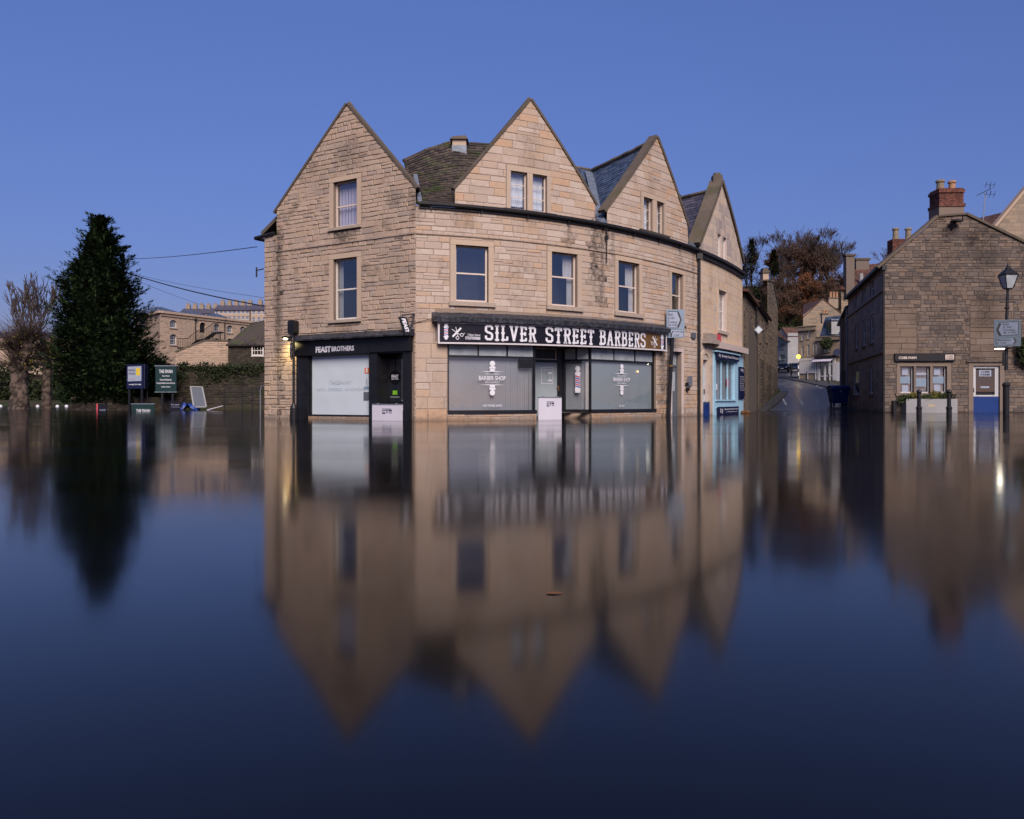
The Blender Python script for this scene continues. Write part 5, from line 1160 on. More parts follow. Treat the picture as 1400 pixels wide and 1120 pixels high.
navy_sign(977.5, 556, 1005.5, 569, .16, 'navy flood board with white lettering below the pale blue window', [('DJ', .07, .18, .3, .8), ('Bewley Funeral Directors', .26, .96, .62, .84), ('www.bewleyfunerals.co.uk', .3, .9, .4, .52)], 'flood_board')
flood_board(RF, ad[0]-.02, ad[1]+.04, RF.uv(964, 550.5)[1], .08, 'board_blue', 'bright blue flood board across the arched doorway')
# ------------------------------------------------------------------ stone building with the chimney on the right
KF = Facade([(20.0, 44), (31.0, 44)]); SF = Facade([(24.0, 58.5), (20.0, 44)])
kb = thing('stone_building', 'big sooty rubble stone building with a red brick chimney on its gable', 'building', (25.5, 48, VB))
kv = lambda px, py: KF.uv(px, py)[1]; ku = lambda px: KF.ux(px)
eV = kv(1209.5, 361)
reg = [[(0, VB), (11, VB), (11, kv(1400, 334)-(11-ku(1400))*.48), (ku(1320), kv(1320, 295)), (ku(1282), kv(1282, 298)), (0, eV)]]
lights = [KF.rect(1230.5, 501, 1249, 537.5), KF.rect(1252, 501, 1271.3, 537.5), KF.rect(1275, 501, 1294.3, 537.5)]; kd = (ku(1330.5), ku(1366.5), VB, kv(1348, 500.5))
mb = MB(); wall_sheet(mb, KF, reg, lights+[kd]); mk('wall', mb, M['farm_mortar'], kb)
sur = (lights[0][0]-.2, lights[2][1]+.24, lights[0][2]-.16, lights[0][3]+.17)
p1 = (ku(1326), 10, kv(1350, 489), kv(1350, 412)); p2 = (0, ku(1253), kv(1230, 485), kv(1230, 422))
p1 = (ku(1326), ku(1385), p1[2], p1[3])
pool = []
sts = [(ku(1297), 10, 6.5, 1.1, .55), (ku(1292), 9.7, 8.9, .4, .9), (ku(1297), 6.5, 4, .9, .55), (ku(1318), 3.2, .5, .8, .5), (ku(1400), 9.5, 7, .4, .7), (ku(1330), 3.6, 3.0, 1.0, .6)]
stonework(pool, KF, reg, [sur, grow(kd, .28, 0, .2), p1, p2], ch=(.11, .25), ln=(.18, .62), gap=.02, depth=.022, jit=.02, stains=sts, seed=51)
for pp_, sd in ((p1, 52), (p2, 53)):
    stonework(pool, KF, [[(pp_[0], pp_[2]), (pp_[1], pp_[2]), (pp_[1], pp_[3]), (pp_[0], pp_[3])]], [sur], ch=(.3, .48), ln=(.5, 1.5), gap=.012, depth=.03, jit=.006, tintf=lambda u, v, t: .6+.35*t, seed=sd)
lay_stones(pool, kb, M['farm'], 295)
mb = MB(); x, y = lights[0], lights[2]; v0, v1_ = x[2], x[3]
for a, b in ((x[0]-.19, x[0]-.003), (x[1]+.003, lights[1][0]-.003), (lights[1][1]+.003, y[0]-.003), (y[1]+.003, y[1]+.23)): fbox(mb, KF, a, b, v0, v1_, -.2, .03, rnd.random())
fbox(mb, KF, x[0]-.19, y[1]+.23, v1_+.003, v1_+.17, -.2, .036, .6); fbox(mb, KF, x[0]-.25, y[1]+.29, v0-.16, v0-.003, -.2, .1, .5); mk('window_surround', mb, M['farm_dressed'], kb)
for i, r in enumerate(lights):
    w_ = window(KF, kb, r, rows=1, fw=.05, frame='white_pvc', surround=None, sill=None, curtain=('full', 'blind'), recess=.14)
    for k, (a, b, c, e) in enumerate([[(.25, .7, .68, .93), (.1, .85, .36, .62), (.25, .7, .04, .3)], [(.1, .85, .68, .76), (.1, .85, .24, .55)], [(.2, .65, .68, .94), (.05, .9, .36, .62), (.2, .65, .05, .32)]][i]):
        a, b = r[0]+(r[1]-r[0])*a, r[0]+(r[1]-r[0])*b; c, e = r[2]+(r[3]-r[2])*c, r[2]+(r[3]-r[2])*e; quad(KF, a, b, c, e, -.165, 'poster', 'roadsign' if k == 1 else 'signface', w_)
# door
x0, x1, y0, y1 = kd; mb = MB(); fbox(mb, KF, x0, x0+.12, VB, y1, -.16, -.08); fbox(mb, KF, x1-.12, x1, VB, y1, -.16, -.08); fbox(mb, KF, x0+.12, x1-.12, y1-.12, y1, -.16, -.08); fbox(mb, KF, x0+.12, x1-.12, VB, .95, -.16, -.085); fbox(mb, KF, x0+.12, x0+.19, .95, y1-.12, -.15, -.1); fbox(mb, KF, x1-.19, x1-.12, .95, y1-.12, -.15, -.1)
kdoor = mk('door', mb, M['white_pvc'], kb); quad(KF, x0+.19, x1-.19, 1.12, y1-.2, -.12, 'door_pane', 'glassdark', kdoor)
mb = MB(); fbox(mb, KF, x0+.19, x1-.19, .95, y1-.15, -.3, -.2); mk('door_shade', mb, M['room'], kdoor)
f = fnF(KF, -.112); cx = (x0+x1)/2; mb = MB(); mb.add([f(cx-.33, 1.95), f(cx+.33, 1.95), f(cx+.33, 2.3), f(cx-.33, 2.3)], [(0,1,2,3)]); mb.add([f(cx-.25, 1.32), f(cx+.22, 1.32), f(cx+.22, 1.42), f(cx-.25, 1.42)], [(0,1,2,3)]); mk('notice', mb, M['signface'], kdoor)
f2 = fnF(KF, -.106); mb = MB(); put_text(mb, 'COBB', f2, cx-.24, cx+.24, 2.14, 2.26, .02); put_text(mb, 'FARM', f2, cx-.24, cx+.24, 1.99, 2.1, .02); mk('lettering', mb, M['black'], kdoor)
mb = MB(); fbox(mb, KF, x0+.06, x0+.09, 1.1, 1.32, -.08, -.05); mk('handle', mb, M['black'], kdoor); mb = MB(); fbox(mb, KF, cx-.22, cx+.2, 1.02, 1.09, -.085, -.075); mk('letter_plate', mb, M['black'], kdoor)
mb = MB(); fbox(mb, KF, x0-.26, x0-.003, VB, y1+.01, -.18, .03, .6); fbox(mb, KF, x1+.003, x1+.26, VB, y1+.01, -.18, .03, .6); fbox(mb, KF, x0-.26, x1+.26, y1+.013, y1+.2, -.18, .036, .5); fbox(mb, KF, x0-.4, x1+.35, y1+.2, y1+.28, -.02, .12, .1, .8); mk('door_surround', mb, M['farm_dressed'], kdoor)
flood_board(KF, x0+.01, x1-.01, kv(1348, 542.5), -.05, 'board_blue', 'bright blue flood board across the white glazed door', text=False)
# fascia sign
a, b, c, e = KF.rect(1222, 483.5, 1304, 493.8); cs = thing('shop_sign', 'thin black fascia sign with small cream lettering above the three-light window', 'shop sign', tuple(KF.at((a+b)/2, c, .1)))
mb = MB(); fbox(mb, KF, a, b, c, e, .03, .16); mk('board', mb, M['black'], cs); f = fnF(KF, .167); mb = MB(); put_text(mb, 'COBB FARM', f, ku(1226.5), ku(1251), c+.1, c+.24, .03); mk('lettering', mb, M['cream'], cs)
mb = MB(); xa, xb = ku(1290.3), ku(1302); mb.add([f(xa, c+.08), f(xb, c+.08), f(xb, e-.07), f(xa, e-.07)], [(0,1,2,3)]); pq = mk('plaque', mb, M['yellowcream'] if 'yellowcream' in M else M['cream'], cs)
f = fnF(KF, .172); mb = MB(); put_text(mb, 'COBB', f, xa+.05, xb-.05, c+.21, c+.29, .02); put_text(mb, 'FARM', f, xa+.05, xb-.05, c+.11, c+.18, .02); mk('plaque_lettering', mb, M['black'], pq)
# planter with winter plants
a, b = ku(1232), ku(1301); pt = thing('planter', 'long white rendered planter under the three-light window', 'planter', tuple(KF.at((a+b)/2, VB, .7)))
top = kv(1260, 545.5); mb = MB(); fbox(mb, KF, a, b, VB, top, .5, .58); fbox(mb, KF, a, a+.08, VB, top, .06, .497); fbox(mb, KF, b-.08, b, VB, top, .06, .497); mk('trough', mb, M['whitewash'], pt)
mb = MB(); f = fnF(KF, .586); xa = ku(1261.5); mb.add([f(xa, .30), f(xa+.36, .30), f(xa+.36, .47), f(xa, .47)], [(0,1,2,3)]); mk('notice', mb, M['creamwall'], pt)
mb = MB(); fbox(mb, KF, a+.083, b-.083, top-.12, top-.06, .06, .497); mk('soil', mb, M['bark'], pt)
def leaves(mb, centre, rad, n, size, R, flat=1.0):
    for _ in range(n):
        while True:
            d = Vector((R.uniform(-1, 1), R.uniform(-1, 1), R.uniform(-1, 1)))
            if .15 < d.length < 1: break
        p = Vector(centre)+Vector((d.x*rad[0], d.y*rad[1], d.z*rad[2])); a = Vector((R.uniform(-1, 1), R.uniform(-1, 1), R.uniform(-1, 1))).normalized(); b = a.orthogonal().normalized(); s = size*R.uniform(.6, 1.3)
        mb.add([p-a*s, p+b*s*.45, p+a*s, p-b*s*.45], [(0,1,2,3)], R.random())
R = random.Random(77)
for i, (px, py, rw, m) in enumerate(((1234, 545, .5, 'leaf'), (1247, 542, .35, 'yellowleaf'), (1263, 545, .6, 'leaf'), (1274, 541, .3, 'yellowleaf'), (1282, 543, .4, 'leaf'), (1291, 542, .45, 'ivy'))):
    c = KF.at(ku(px), kv(px, py), .38); mb = MB(); leaves(mb, c, (rw, .22, .26), 170, .09, R); mb.tube([c-Vector((0,0,.3)), c], .02, 5)
    solo('bedding_plant', mb, M[m], ['dark leafy plant spilling over the planter end by the meter box', 'yellow-green plant in the white planter beside the dark leafy plant', 'broad dark plant hanging over the middle of the white planter', 'small yellow-green plant right of the hanging dark plant', 'green plant between the small yellow-green and the dark plant', 'dark ivy-like plant at the bollard end of the white planter'][i], 'plant', 'plants in the white planter')
wall_box(KF, 1218.5, 548, 1223.5, 566, .25, 'black', 'black meter box by the foot of the stone gable downpipe', 'meter box', 'meter_box')
# pipes, verge
mb = MB(); q = KF.at(ku(1207), 0, .1); mb.tube([(q.x, q.y, VB), (q.x, q.y, eV-.2), (q.x-.1, q.y+.1, eV)], .06, 8)
for z in (1.2, 3, 4.8, 6.4): mb.lathe((q.x, q.y, z), [(.08, 0), (.08, .06)], 8)
mb.box((q.x-.13, q.y-.13, eV-.35), (q.x+.13, q.y+.13, eV-.1)); mk('downpipe', mb, M['gutter'], kb)
mb = MB(); fstrip(mb, KF, (-.35, eV-.25), (ku(1282), kv(1282, 297)), .13, -.3, .12); fstrip(mb, KF, (ku(1282), kv(1282, 297)), (ku(1320), kv(1320, 294)), .1, -.3, .118); fstrip(mb, KF, (ku(1320), kv(1320, 294)), (11.3, reg[0][2][1]-.12), .13, -.3, .12); mk('verge', mb, M['coping'], kb)
back = Vector((4.0, 14.5, 0)); apx = KF.at((ku(1282)+ku(1320))/2, kv(1300, 294))
for low, sd in (((-.3, eV-.2), 61), ((11.2, reg[0][2][1]-.1), 62)):
    A = lambda t: KF.at(low[0], low[1], -.05).lerp(apx, t); B = lambda t: A(t)+back
    mb = MB(); sheet(mb, lambda t: A(t)-Vector((0,0,.03)), lambda t: B(t)-Vector((0,0,.03)), 3, 3); o = mk('roof', mb, M['redtile'], kb); mb = MB(); tiles(mb, A, B, 18, 36, .03, seed=sd); mk('roof_tiles', mb, M['redtile'], o, kind='stuff')
# side wall along the street
mb = MB()
sw = [SF.rect(1169.5, 402, 1172.5, 423.5), SF.rect(1179, 391, 1183, 416), SF.rect(1189.5, 381, 1194.5, 407.5), SF.rect(1169, 444, 1172.3, 477), SF.rect(1179, 437.5, 1183.2, 473), SF.rect(1189.5, 431, 1194.3, 468.5), SF.rect(1166, 507, 1174.5, 540), SF.rect(1188.5, 499.5, 1193.5, 539)]
sreg = [[(0, VB), (SF.len, VB), (SF.len, eV), (0, eV)]]; wall_sheet(mb, SF, sreg, sw); mk('wall', mb, M['farm_side'], kb)
pool = []; stonework(pool, SF, sreg, [grow(r, .05, .1, .05) for r in sw], ch=(.28, .4), ln=(.5, 1.1), gap=.006, depth=.008, jit=.003, stains=[(3, 3, -.4, 3, .5), (9, 4, -.4, 3, .4), (14.6, 8, 0, .5, .4)], seed=54); lay_stones(pool, kb, M['farm_side'], 0)
for i, r in enumerate(sw): window(SF, kb, r, frame='white_pvc', surround=None, sill=.12, sillw=.12, smat='farm_side', curtain=('full', 'netpale') if i in (0, 1, 2, 4, 5, 7) else None, recess=.07, fw=.09)
mb = MB()
for z in (CH+(HY-402)*46/FPX, CH+(HY-483)*46/FPX): fbox(mb, SF, .05, SF.len-.02, z-.1, z+.06, -.02, .12, .3, .3)
mk('string_course', mb, M['farm_side'], kb)
mb = MB(); fbox(mb, SF, -.1, SF.len+.05, eV-.12, eV+.05, -.05, .28); mk('gutter', mb, M['gutter'], kb)
mb = MB()
for p, q in (((24, 58.5), (36, 57)), ((36, 57), (31, 44))): mb.add([(p[0], p[1], VB), (q[0], q[1], VB), (q[0], q[1], 7), (p[0], p[1], 7)], [(0,1,2,3)])
mk('rear_wall', mb, M['farm_mortar'], kb)
sticker(SF, 1168, 520, 1173, 533, -.1, 'navy', kb, 'window_poster')
# chimney with real bricks
def brick_stack(parent, c, w_, d_, z0, z1, mat='brick', bl=.24, bh=.085, name='chimney'):
    mb = MB(); mb.box((c[0]-w_/2+.02, c[1]-d_/2+.02, z0), (c[0]+w_/2-.02, c[1]+d_/2-.02, z1-.01)); ch = mk(name, mb, M['farm_mortar'], parent); mb = MB(); z = z0; k = 0
    while z < z1-.02:
        for (ax, n, L, fixed) in (('x', w_, w_, -d_/2), ('x', w_, w_, d_/2-.05), ('y', d_, d_, -w_/2), ('y', d_, d_, w_/2-.05)):
            s = -(k % 2)*bl/2
            while s < L:
                a, b = max(0, s), min(L, s+bl-.015); s += bl
                if b-a < .04: continue
                if ax == 'x': mb.box((c[0]-w_/2+a, c[1]+fixed, z), (c[0]-w_/2+b, c[1]+fixed+.05, min(z1, z+bh-.012)), rnd.random())
                else: mb.box((c[0]+fixed-.001, c[1]-d_/2+a+.052, z+.001), (c[0]+fixed+.051, c[1]-d_/2+min(b, L-.06), min(z1, z+bh-.013)), rnd.random())
        z += bh; k += 1
    mk('bricks', mb, M[mat], ch, kind='stuff'); return ch
def pot(parent, x, y, z, h, r, m):
    mb = MB(); mb.lathe((x, y, z-.1), [(r*1.05, 0), (r*1.05, .12), (r*.92, .18), (r*.86, h-.16), (r*1.12, h-.12), (r*1.12, h-.04), (r*.95, h), (r*.7, h), (r*.65, h-.2)], 14); mk('chimney_pot', mb, M[m], parent)
c = W(1294.5, 297, 44.5); zb = c.z-.35; z1_ = W(1294, 283, 44.1).z; z2_ = W(1294, 257, 44.1).z
mb = MB(); mb.box((c.x-.68, 44.0, zb), (c.x+.66, 45.1, z1_)); base_ = mk('chimney_base', mb, M['farm_dressed'], kb)
ch = brick_stack(kb, (c.x, 44.55), 1.3, 1.05, z1_, z2_)
mb = MB(); mb.box((c.x-.71, 43.95, z1_+.003), (c.x+.73, 45.15, z1_+.17)); mk('brick_band', mb, M['brick'], ch); mb = MB(); mb.box((c.x-.70, 43.96, z2_-.27), (c.x+.70, 45.14, z2_-.1)); mk('brick_band', mb, M['brick'], ch)
pot(ch, c.x-.36, 44.5, z2_, .62, .21, 'pot_old'); pot(ch, c.x+.28, 44.5, z2_, .58, .19, 'pot')
c = W(1237, 335, 54); ch = brick_stack(kb, (c.x, 54.5), 1.5, .8, c.z-2.2, W(1237, 326, 54).z); z2_ = W(1237, 326, 54).z
for dx in (-.42, .42): pot(ch, c.x+dx, 54.4, z2_, .85, .2, 'pot_old')
# wall flood-lamp under the ridge
q = KF.at(ku(1303), kv(1303, 305), .35); wl = thing('flood_lamp', 'dark round flood lamp on a bracket high on the stone gable', 'lamp', (q.x, 43.95, q.z-.3)); mb = MB()
mb.lathe(q, [(.02, .14), (.2, .12), (.32, .04), (.34, 0)][::-1], 14); mk('lamp_shade', mb, M['gutter'], wl); mb = MB(); mb.tube([(q.x-.1, 43.98, q.z-.4), (q.x-.12, q.y+.1, q.z-.25), (q.x, q.y, q.z+.02)], .04, 6); mk('bracket', mb, M['gutter'], wl)
# tv aerial
q = W(1342.5, 306, 47); ae = thing('tv_aerial', 'thin silver tv aerial on a mast behind the stone gable', 'aerial', tuple(q)); t = W(1347, 264, 47)
mb = MB(); mb.tube([q-Vector((0,0,.8)), t], .03, 6); mk('mast', mb, M['steel'], ae); a, b = W(1337.5, 266.5, 47), W(1354, 258, 47); mb = MB(); mb.tube([a, b], .022, 6); mk('boom', mb, M['gutter'], ae); mb = MB()
for k in range(6): c = a.lerp(b, k/6); mb.tube([c-Vector((.02, .3, .0)), c+Vector((.02, .3, 0))], .01, 4)
for s in (-.33, .22):
    for k in range(3): c = b+Vector((-.25+.24*k, 0, s)); mb.tube([c+Vector((-.05, -.2, .13)), c+Vector((.05, .2, -.13))], .012, 4)
for s in (-.33, .22): mb.tube([b+Vector((-.3, 0, s)), b+Vector((.3, 0, s))], .01, 4)
mb.tube([b+Vector((0, 0, -.33)), b+Vector((0, 0, .25))], .012, 4); mk('elements', mb, M['gutter'], ae)
# tan blockwork house behind, far right
TF = Facade([W(1345, 400, 52).to_2d().to_tuple(), W(1620, 400, 52).to_2d().to_tuple()]); th_ = thing('blockwork_house', 'tan blockwork gable house rising behind the sooty stone building', 'house', tuple(W(1420, 570, 56)))
ta = TF.uv(1475, 172); tl = TF.uv(1351, 322); trg = [[(tl[0], VB), (2*ta[0]-tl[0], VB), (2*ta[0]-tl[0], tl[1]), ta, tl]]
mb = MB(); wall_sheet(mb, TF, trg, []); mk('wall', mb, M['town'], th_); pool = []; stonework(pool, TF, trg, [], ch=(.24, .25), ln=(.44, .46), gap=.01, depth=.008, jit=.001, vmin=7, seed=63); pool = [s for s in pool if s[1][0].x < 37]; lay_stones(pool, th_, M['town'], 60)
mb = MB(); fstrip(mb, TF, ext(tl, ta, .03), ta, .16, -.3, .2); mk('verge', mb, M['mill'], th_)
vec = Vector((3.5, 8, 0)); A = lambda t: TF.at(tl[0]+(ta[0]-tl[0])*t, tl[1]+.12+(ta[1]-tl[1])*t, -.1); B = lambda t: A(t)+vec
mb = MB(); sheet(mb, lambda t: A(t)-Vector((0,0,.03)), lambda t: B(t)-Vector((0,0,.03)), 3, 3); o = mk('roof', mb, M['redtile'], th_); mb = MB(); tiles(mb, A, B, 40, 26, .03, seed=64); mk('roof_tiles', mb, M['redtile'], o, kind='stuff')
a_, b_, c_, d_ = W(1318, 322, 53), W(1378, 330, 53), W(1381, 288, 57), W(1331, 300, 57)
mb = MB(); tiles(mb, lambda t: a_.lerp(d_, t), lambda t: b_.lerp(c_, t), 14, 16, .03, seed=65); mb.add([a_, b_, c_, d_], [(0,1,2,3)]); mk('rear_roof', mb, M['redtile'], th_, kind='stuff')
# ivy on the wall at the frame edge
mb = MB(); c = KF.at(ku(1402), kv(1402, 480), .25); leaves(mb, c, (.75, .35, .95), 900, .10, R); mb.tube([(c.x+.1, 43.9, VB), (c.x+.1, 43.85, c.z)], .03, 5); solo('ivy_bush', mb, M['ivy'], 'dark ivy bush on the stone gable beside the lantern post', 'ivy')
# ------------------------------------------------------------------ the street running uphill
def gz(x, y): return ground_h(x, y)
def strip(mb, pts, dz, wall=None):
    """polygon draped on the street slope; pts are plan points"""
    mb.add([(x, y, street_h(min(y, 150))+dz) for x, y in pts], [tuple(range(len(pts)))])
def wx(px, y): return (px-CX)*y/FPX
LS = Facade([(wx(1017, 43), 43.0), (wx(1063, 75), 75.0)])
mb = MB(); ysr = [42, 47.077, 50, 54, 60, 66, 75, 85, 95, 105, 115, 125, 138, 150]
edgeL = {42: 11.6, 47.077: 13.5, 50: 14.6, 54: 16.2, 60: 18.6, 66: 20.9, 75: 24.6, 85: 27.6, 95: 30.3, 105: 33.0, 115: 36.2, 125: 39.5, 138: 43.5, 150: 47.5}
edgeR = {42: 20.6, 47.077: 21.0, 50: 21.8, 54: 22.8, 60: 24.6, 66: 27.3, 75: 30.6, 85: 33.6, 95: 35.6, 105: 36.6, 115: 40.5, 125: 45, 138: 50, 150: 54.5}
for a, b in zip(ysr, ysr[1:]): mb.add([(edgeL[a], a, street_h(a)+.02), (edgeR[a], a, street_h(a)+.02), (edgeR[b], b, street_h(b)+.02), (edgeL[b], b, street_h(b)+.02)], [(0,1,2,3)])
mk('road', mb, M['asphalt'], kind='structure')
def pave(pairs, name, h=.13):
    mb = MB()
    for (y0, a0, b0), (y1, a1, b1) in zip(pairs, pairs[1:]):
        q = [(a0, y0, street_h(y0)+h), (b0, y0, street_h(y0)+h), (b1, y1, street_h(y1)+h), (a1, y1, street_h(y1)+h)]
        mb.add(q+[(x, y, z-h-.1) for x, y, z in q], [(0,1,2,3), (0,4,5,1), (3,2,6,7), (0,3,7,4), (1,5,6,2)])
    mk(name, mb, M['paving'], kind='structure')
pave([(62, 25.2, 26.3), (75, 30.0, 31.5), (85, 32.4, 34.2), (95, 34.0, 36.9), (105, 35.2, 37.2), (112, 35.8, 39.5)], 'pavement')
pave([(50, 14.4, 15.3), (60, 18.4, 19.5), (70, 22.1, 23.4), (76, 24.6, 25.6)], 'pavement')
# markings: crossing zigzags, give-way dashes, hatching
def mark(pts, label, grp='white markings painted on the street'):
    mb = MB(); n = len(pts)
    mb.add([(x, y, street_h(y)+.026) for x, y in pts], [tuple(range(n))]); o = mk('road_marking', mb, M['paint'], kind='structure')
def dash(x0, y0, x1, y1, w_):
    d = Vector((x1-x0, y1-y0)).normalized(); n = Vector((-d.y, d.x))*w_/2; mark([(x0-n.x, y0-n.y), (x0+n.x, y0+n.y), (x1+n.x, y1+n.y), (x1-n.x, y1-n.y)], '')
for k in range(6):
    y = 74+k*2.4; s = 1 if k % 2 else -1; x = edgeL[75]+2.6+(y-75)*.3; dash(x-.35*s, y, x+.35*s, y+2.4, .14)
for k in range(6):
    y = 74+k*2.4; s = 1 if k % 2 else -1; x = edgeL[75]+4.6+(y-75)*.3; dash(x-.35*s, y, x+.35*s, y+2.4, .14)
for k in range(5): dash(28.2+k*1.5, 91.5, 29.1+k*1.5, 91.4, .5)
for k in range(4): dash(27.0+k*1.4, 85.5, 27.7+k*1.4, 85.4, .35)
for k in range(5): dash(18.4+k*1.25, 58.5+k*.2, 20.6+k*1.35, 66.5, .16)
for k in range(4): dash(31+k*2.2, 98+k*8, 31.7+k*2.4, 101+k*8, .15)

def far_house(name, label, F, regs, wins, mat='town', frame='white_pvc', stones=None, sills=True, seed=1, depth=8, grp=None):
    c = F.at(F.len/2, 0); o = thing(name, label, 'house', (c.x, c.y, gz(c.x, c.y)), grp)
    mb = MB(); wall_sheet(mb, F, regs, wins, .2); mk('wall', mb, M[mat], o)
    if stones:
        pool = []; stonework(pool, F, regs, [grow(r, .04, .06, .04) for r in wins], seed=seed, **stones); lay_stones(pool, o, M[mat], 0)
    for r in wins: window(F, o, r, frame=frame, surround=None, sill=.1 if sills else None, sillw=.1, smat=mat, fw=.06, recess=.1, curtain=('full', 'blind') if rnd.random() < .5 else None)
    ub = [min(p[0] for g in regs for p in g), max(p[0] for g in regs for p in g)]; top = min(g[-1][1] for g in regs); v0 = regs[0][0][1]
    mb = MB(); p0, p1 = F.at(ub[0], 0, 0), F.at(ub[1], 0, 0); k = 1+depth/p0.y; s_ = .12*depth*(1 if p0.x > 0 else -1)      # side walls recede along the camera's sight lines, out of its view
    P = [p0, Vector((p0.x*k+max(0, s_), p0.y*k, 0)), Vector((p1.x*k+max(0, s_), p1.y*k, 0)), p1]
    if abs(F.nor(0).y) < .6: P = [F.at(ub[0], 0, 0), F.at(ub[0], 0, -depth), F.at(ub[1], 0, -depth), F.at(ub[1], 0, 0)]
    for a, b in zip(P, P[1:]): mb.add([(a.x, a.y, v0), (b.x, b.y, v0), (b.x, b.y, top), (a.x, a.y, top)], [(0,1,2,3)])
    mk('side_wall', mb, M[mat], o); return o
def slab_roof(o, pts, mat, th=.12, name='roof', rows=0, cols=0, seed=1):
    """pts: eave a, eave b, ridge b, ridge a"""
    a, b, c, d = [Vector(p) for p in pts]; n = (b-a).cross(d-a).normalized(); n = -n if n.z < 0 else n
    mb = MB(); mb.hexa([a-n*th, b-n*th, c-n*th, d-n*th, a, b, c, d]); r = mk(name, mb, M[mat], o)
    if rows: mb = MB(); tiles(mb, lambda t: a.lerp(d, t), lambda t: b.lerp(c, t), rows, cols, .03, seed=seed); mk('roof_tiles', mb, M[mat], r, kind='stuff')
    return r
# rubble building on the left side of the street ---------------------------------
lv = lambda px, py: LS.uv(px, py)[1]; lu = lambda px: LS.ux(px)
wn = [LS.rect(1032.8, 434, 1034.4, 447), LS.rect(1038, 437, 1039.6, 450), LS.rect(1041.4, 438, 1043, 451), LS.rect(1047.2, 450, 1048.4, 468), LS.rect(1036.3, 487, 1038.8, 533), LS.rect(1044.2, 483, 1046.8, 532), LS.rect(1038, 455, 1039.4, 468)]
e2 = lv(1042, 428)
regs = [[(lu(1017), VB), (lu(1031.5), VB), (lu(1031.5), lv(1031, 417)), (lu(1017), lv(1031, 417))], [(lu(1031.5), VB), (lu(1049.5), VB), (lu(1049.5), e2), (lu(1031.5), e2)],
        [(lu(1049.5), VB), (lu(1063), VB), (lu(1063), lv(1063, 421)), (lu(1056.5), lv(1056.5, 386)), (lu(1049.5), lv(1049.5, 384))]]
ls = far_house('rubble_house', 'tall soot-stained rubble stone house lining the street beside the pale gabled house', LS, regs, wn[:4]+[wn[6]], 'darkrub', depth=6)
pool = []; stonework(pool, LS, regs, [grow(r, .04, .06, .04) for r in wn], ch=(.13, .24), ln=(.25, .6), gap=.02, depth=.03, jit=.018, seed=71, stains=[(u_, 3.3, -.3, 4, .95) for u_ in (6, 14, 22, 30)]+[(lu(1045), 6, 3, 1.5, .5)])
lay_stones(pool, ls, M['darkrub'], 0)
for r in wn[4:6]:
    mb = MB(); fbox(mb, LS, r[0], r[1], r[2], r[3], -.25, -.12); mk('door', mb, M['black'], ls)
A0, A1 = LS.at(lu(1031.5)-.2, e2, .3), LS.at(lu(1049.5), e2, .3); B0, B1 = LS.at(lu(1031.5), lv(1049, 388)+.0, -3), LS.at(lu(1049.5), lv(1049, 388), -3); slab_roof(ls, (A0, A1, B1, B0), 'redtile', rows=16, cols=22, seed=72)
A0, A1 = LS.at(lu(1017)-.5, lv(1031, 417), .3), LS.at(lu(1031.5), lv(1031, 417), .3); B0, B1 = LS.at(lu(1017), lv(1025, 391), -3.4), LS.at(lu(1031.5), lv(1031, 391), -3.4); slab_roof(ls, (A0, A1, B1, B0), 'redtile', rows=14, cols=14, seed=73)
mb = MB(); fstrip(mb, LS, (lu(1056.5), lv(1056.5, 386)), (lu(1063), lv(1063, 421)), .2, -.5, .1); fstrip(mb, LS, (lu(1049.5), lv(1049.5, 384)), (lu(1056.5), lv(1056.5, 386)), .1, -.5, .09); mk('coping', mb, M['coping'], ls)
c = LS.at(lu(1052.3), lv(1052, 384), -.4); zt = lv(1052, 368); mb = MB(); mb.box((c.x-.22, c.y-.4, c.z-.3), (c.x+.22, c.y+.4, zt-.3)); ch = mk('chimney', mb, M['mill'], ls); mb = MB(); mb.box((c.x-.29, c.y-.5, zt-.297), (c.x+.29, c.y+.5, zt-.12)); mb.box((c.x-.2, c.y-.35, zt-.119), (c.x+.2, c.y+.35, zt+.1)); mk('chimney_cap', mb, M['coping'], ch)
mb = MB(); p_ = LS.at(lu(1032), 0, .1); mb.tube([(p_.x, p_.y, VB), (p_.x, p_.y, lv(1031, 417))], .06, 8); mk('downpipe', mb, M['gutter'], ls)
mb = MB(); fprism(mb, LS, [(lu(1017.2), VB), (lu(1029.5), VB), (lu(1029.5), lv(1029.5, 465)), (lu(1017.2), lv(1018, 428))], .05, .22, .2, .4); mk('raking_buttress', mb, M['darkrub'], ls)
q = LS.at(lu(1035), lv(1035, 451), .0); hd = thing('hanging_sign', 'pale diamond shaped hanging sign on the rubble house wall', 'hanging sign', tuple(q)); c = W(1037.3, 451, q.y-2.6); s = 6*c.y/FPX
mb = MB(); mb.add([(c.x-s, c.y, c.z), (c.x, c.y, c.z-s), (c.x+s, c.y, c.z), (c.x, c.y, c.z+s), (c.x-s, c.y+.05, c.z), (c.x, c.y+.05, c.z-s), (c.x+s, c.y+.05, c.z), (c.x, c.y+.05, c.z+s)], [(0,1,2,3), (7,6,5,4), (0,4,5,1), (1,5,6,2), (2,6,7,3), (3,7,4,0)]); mk('board', mb, M['signface'], hd)
s *= .72; mb = MB(); mb.add([(c.x-s, c.y-.006, c.z), (c.x, c.y-.006, c.z-s), (c.x+s, c.y-.006, c.z), (c.x, c.y-.006, c.z+s)], [(0,1,2,3)]); mk('inner_panel', mb, M['paper'], hd); mb = MB(); mb.tube([q, (c.x, c.y, c.z+s*1.3)], .02, 5); mk('bracket', mb, M['gutter'], hd)
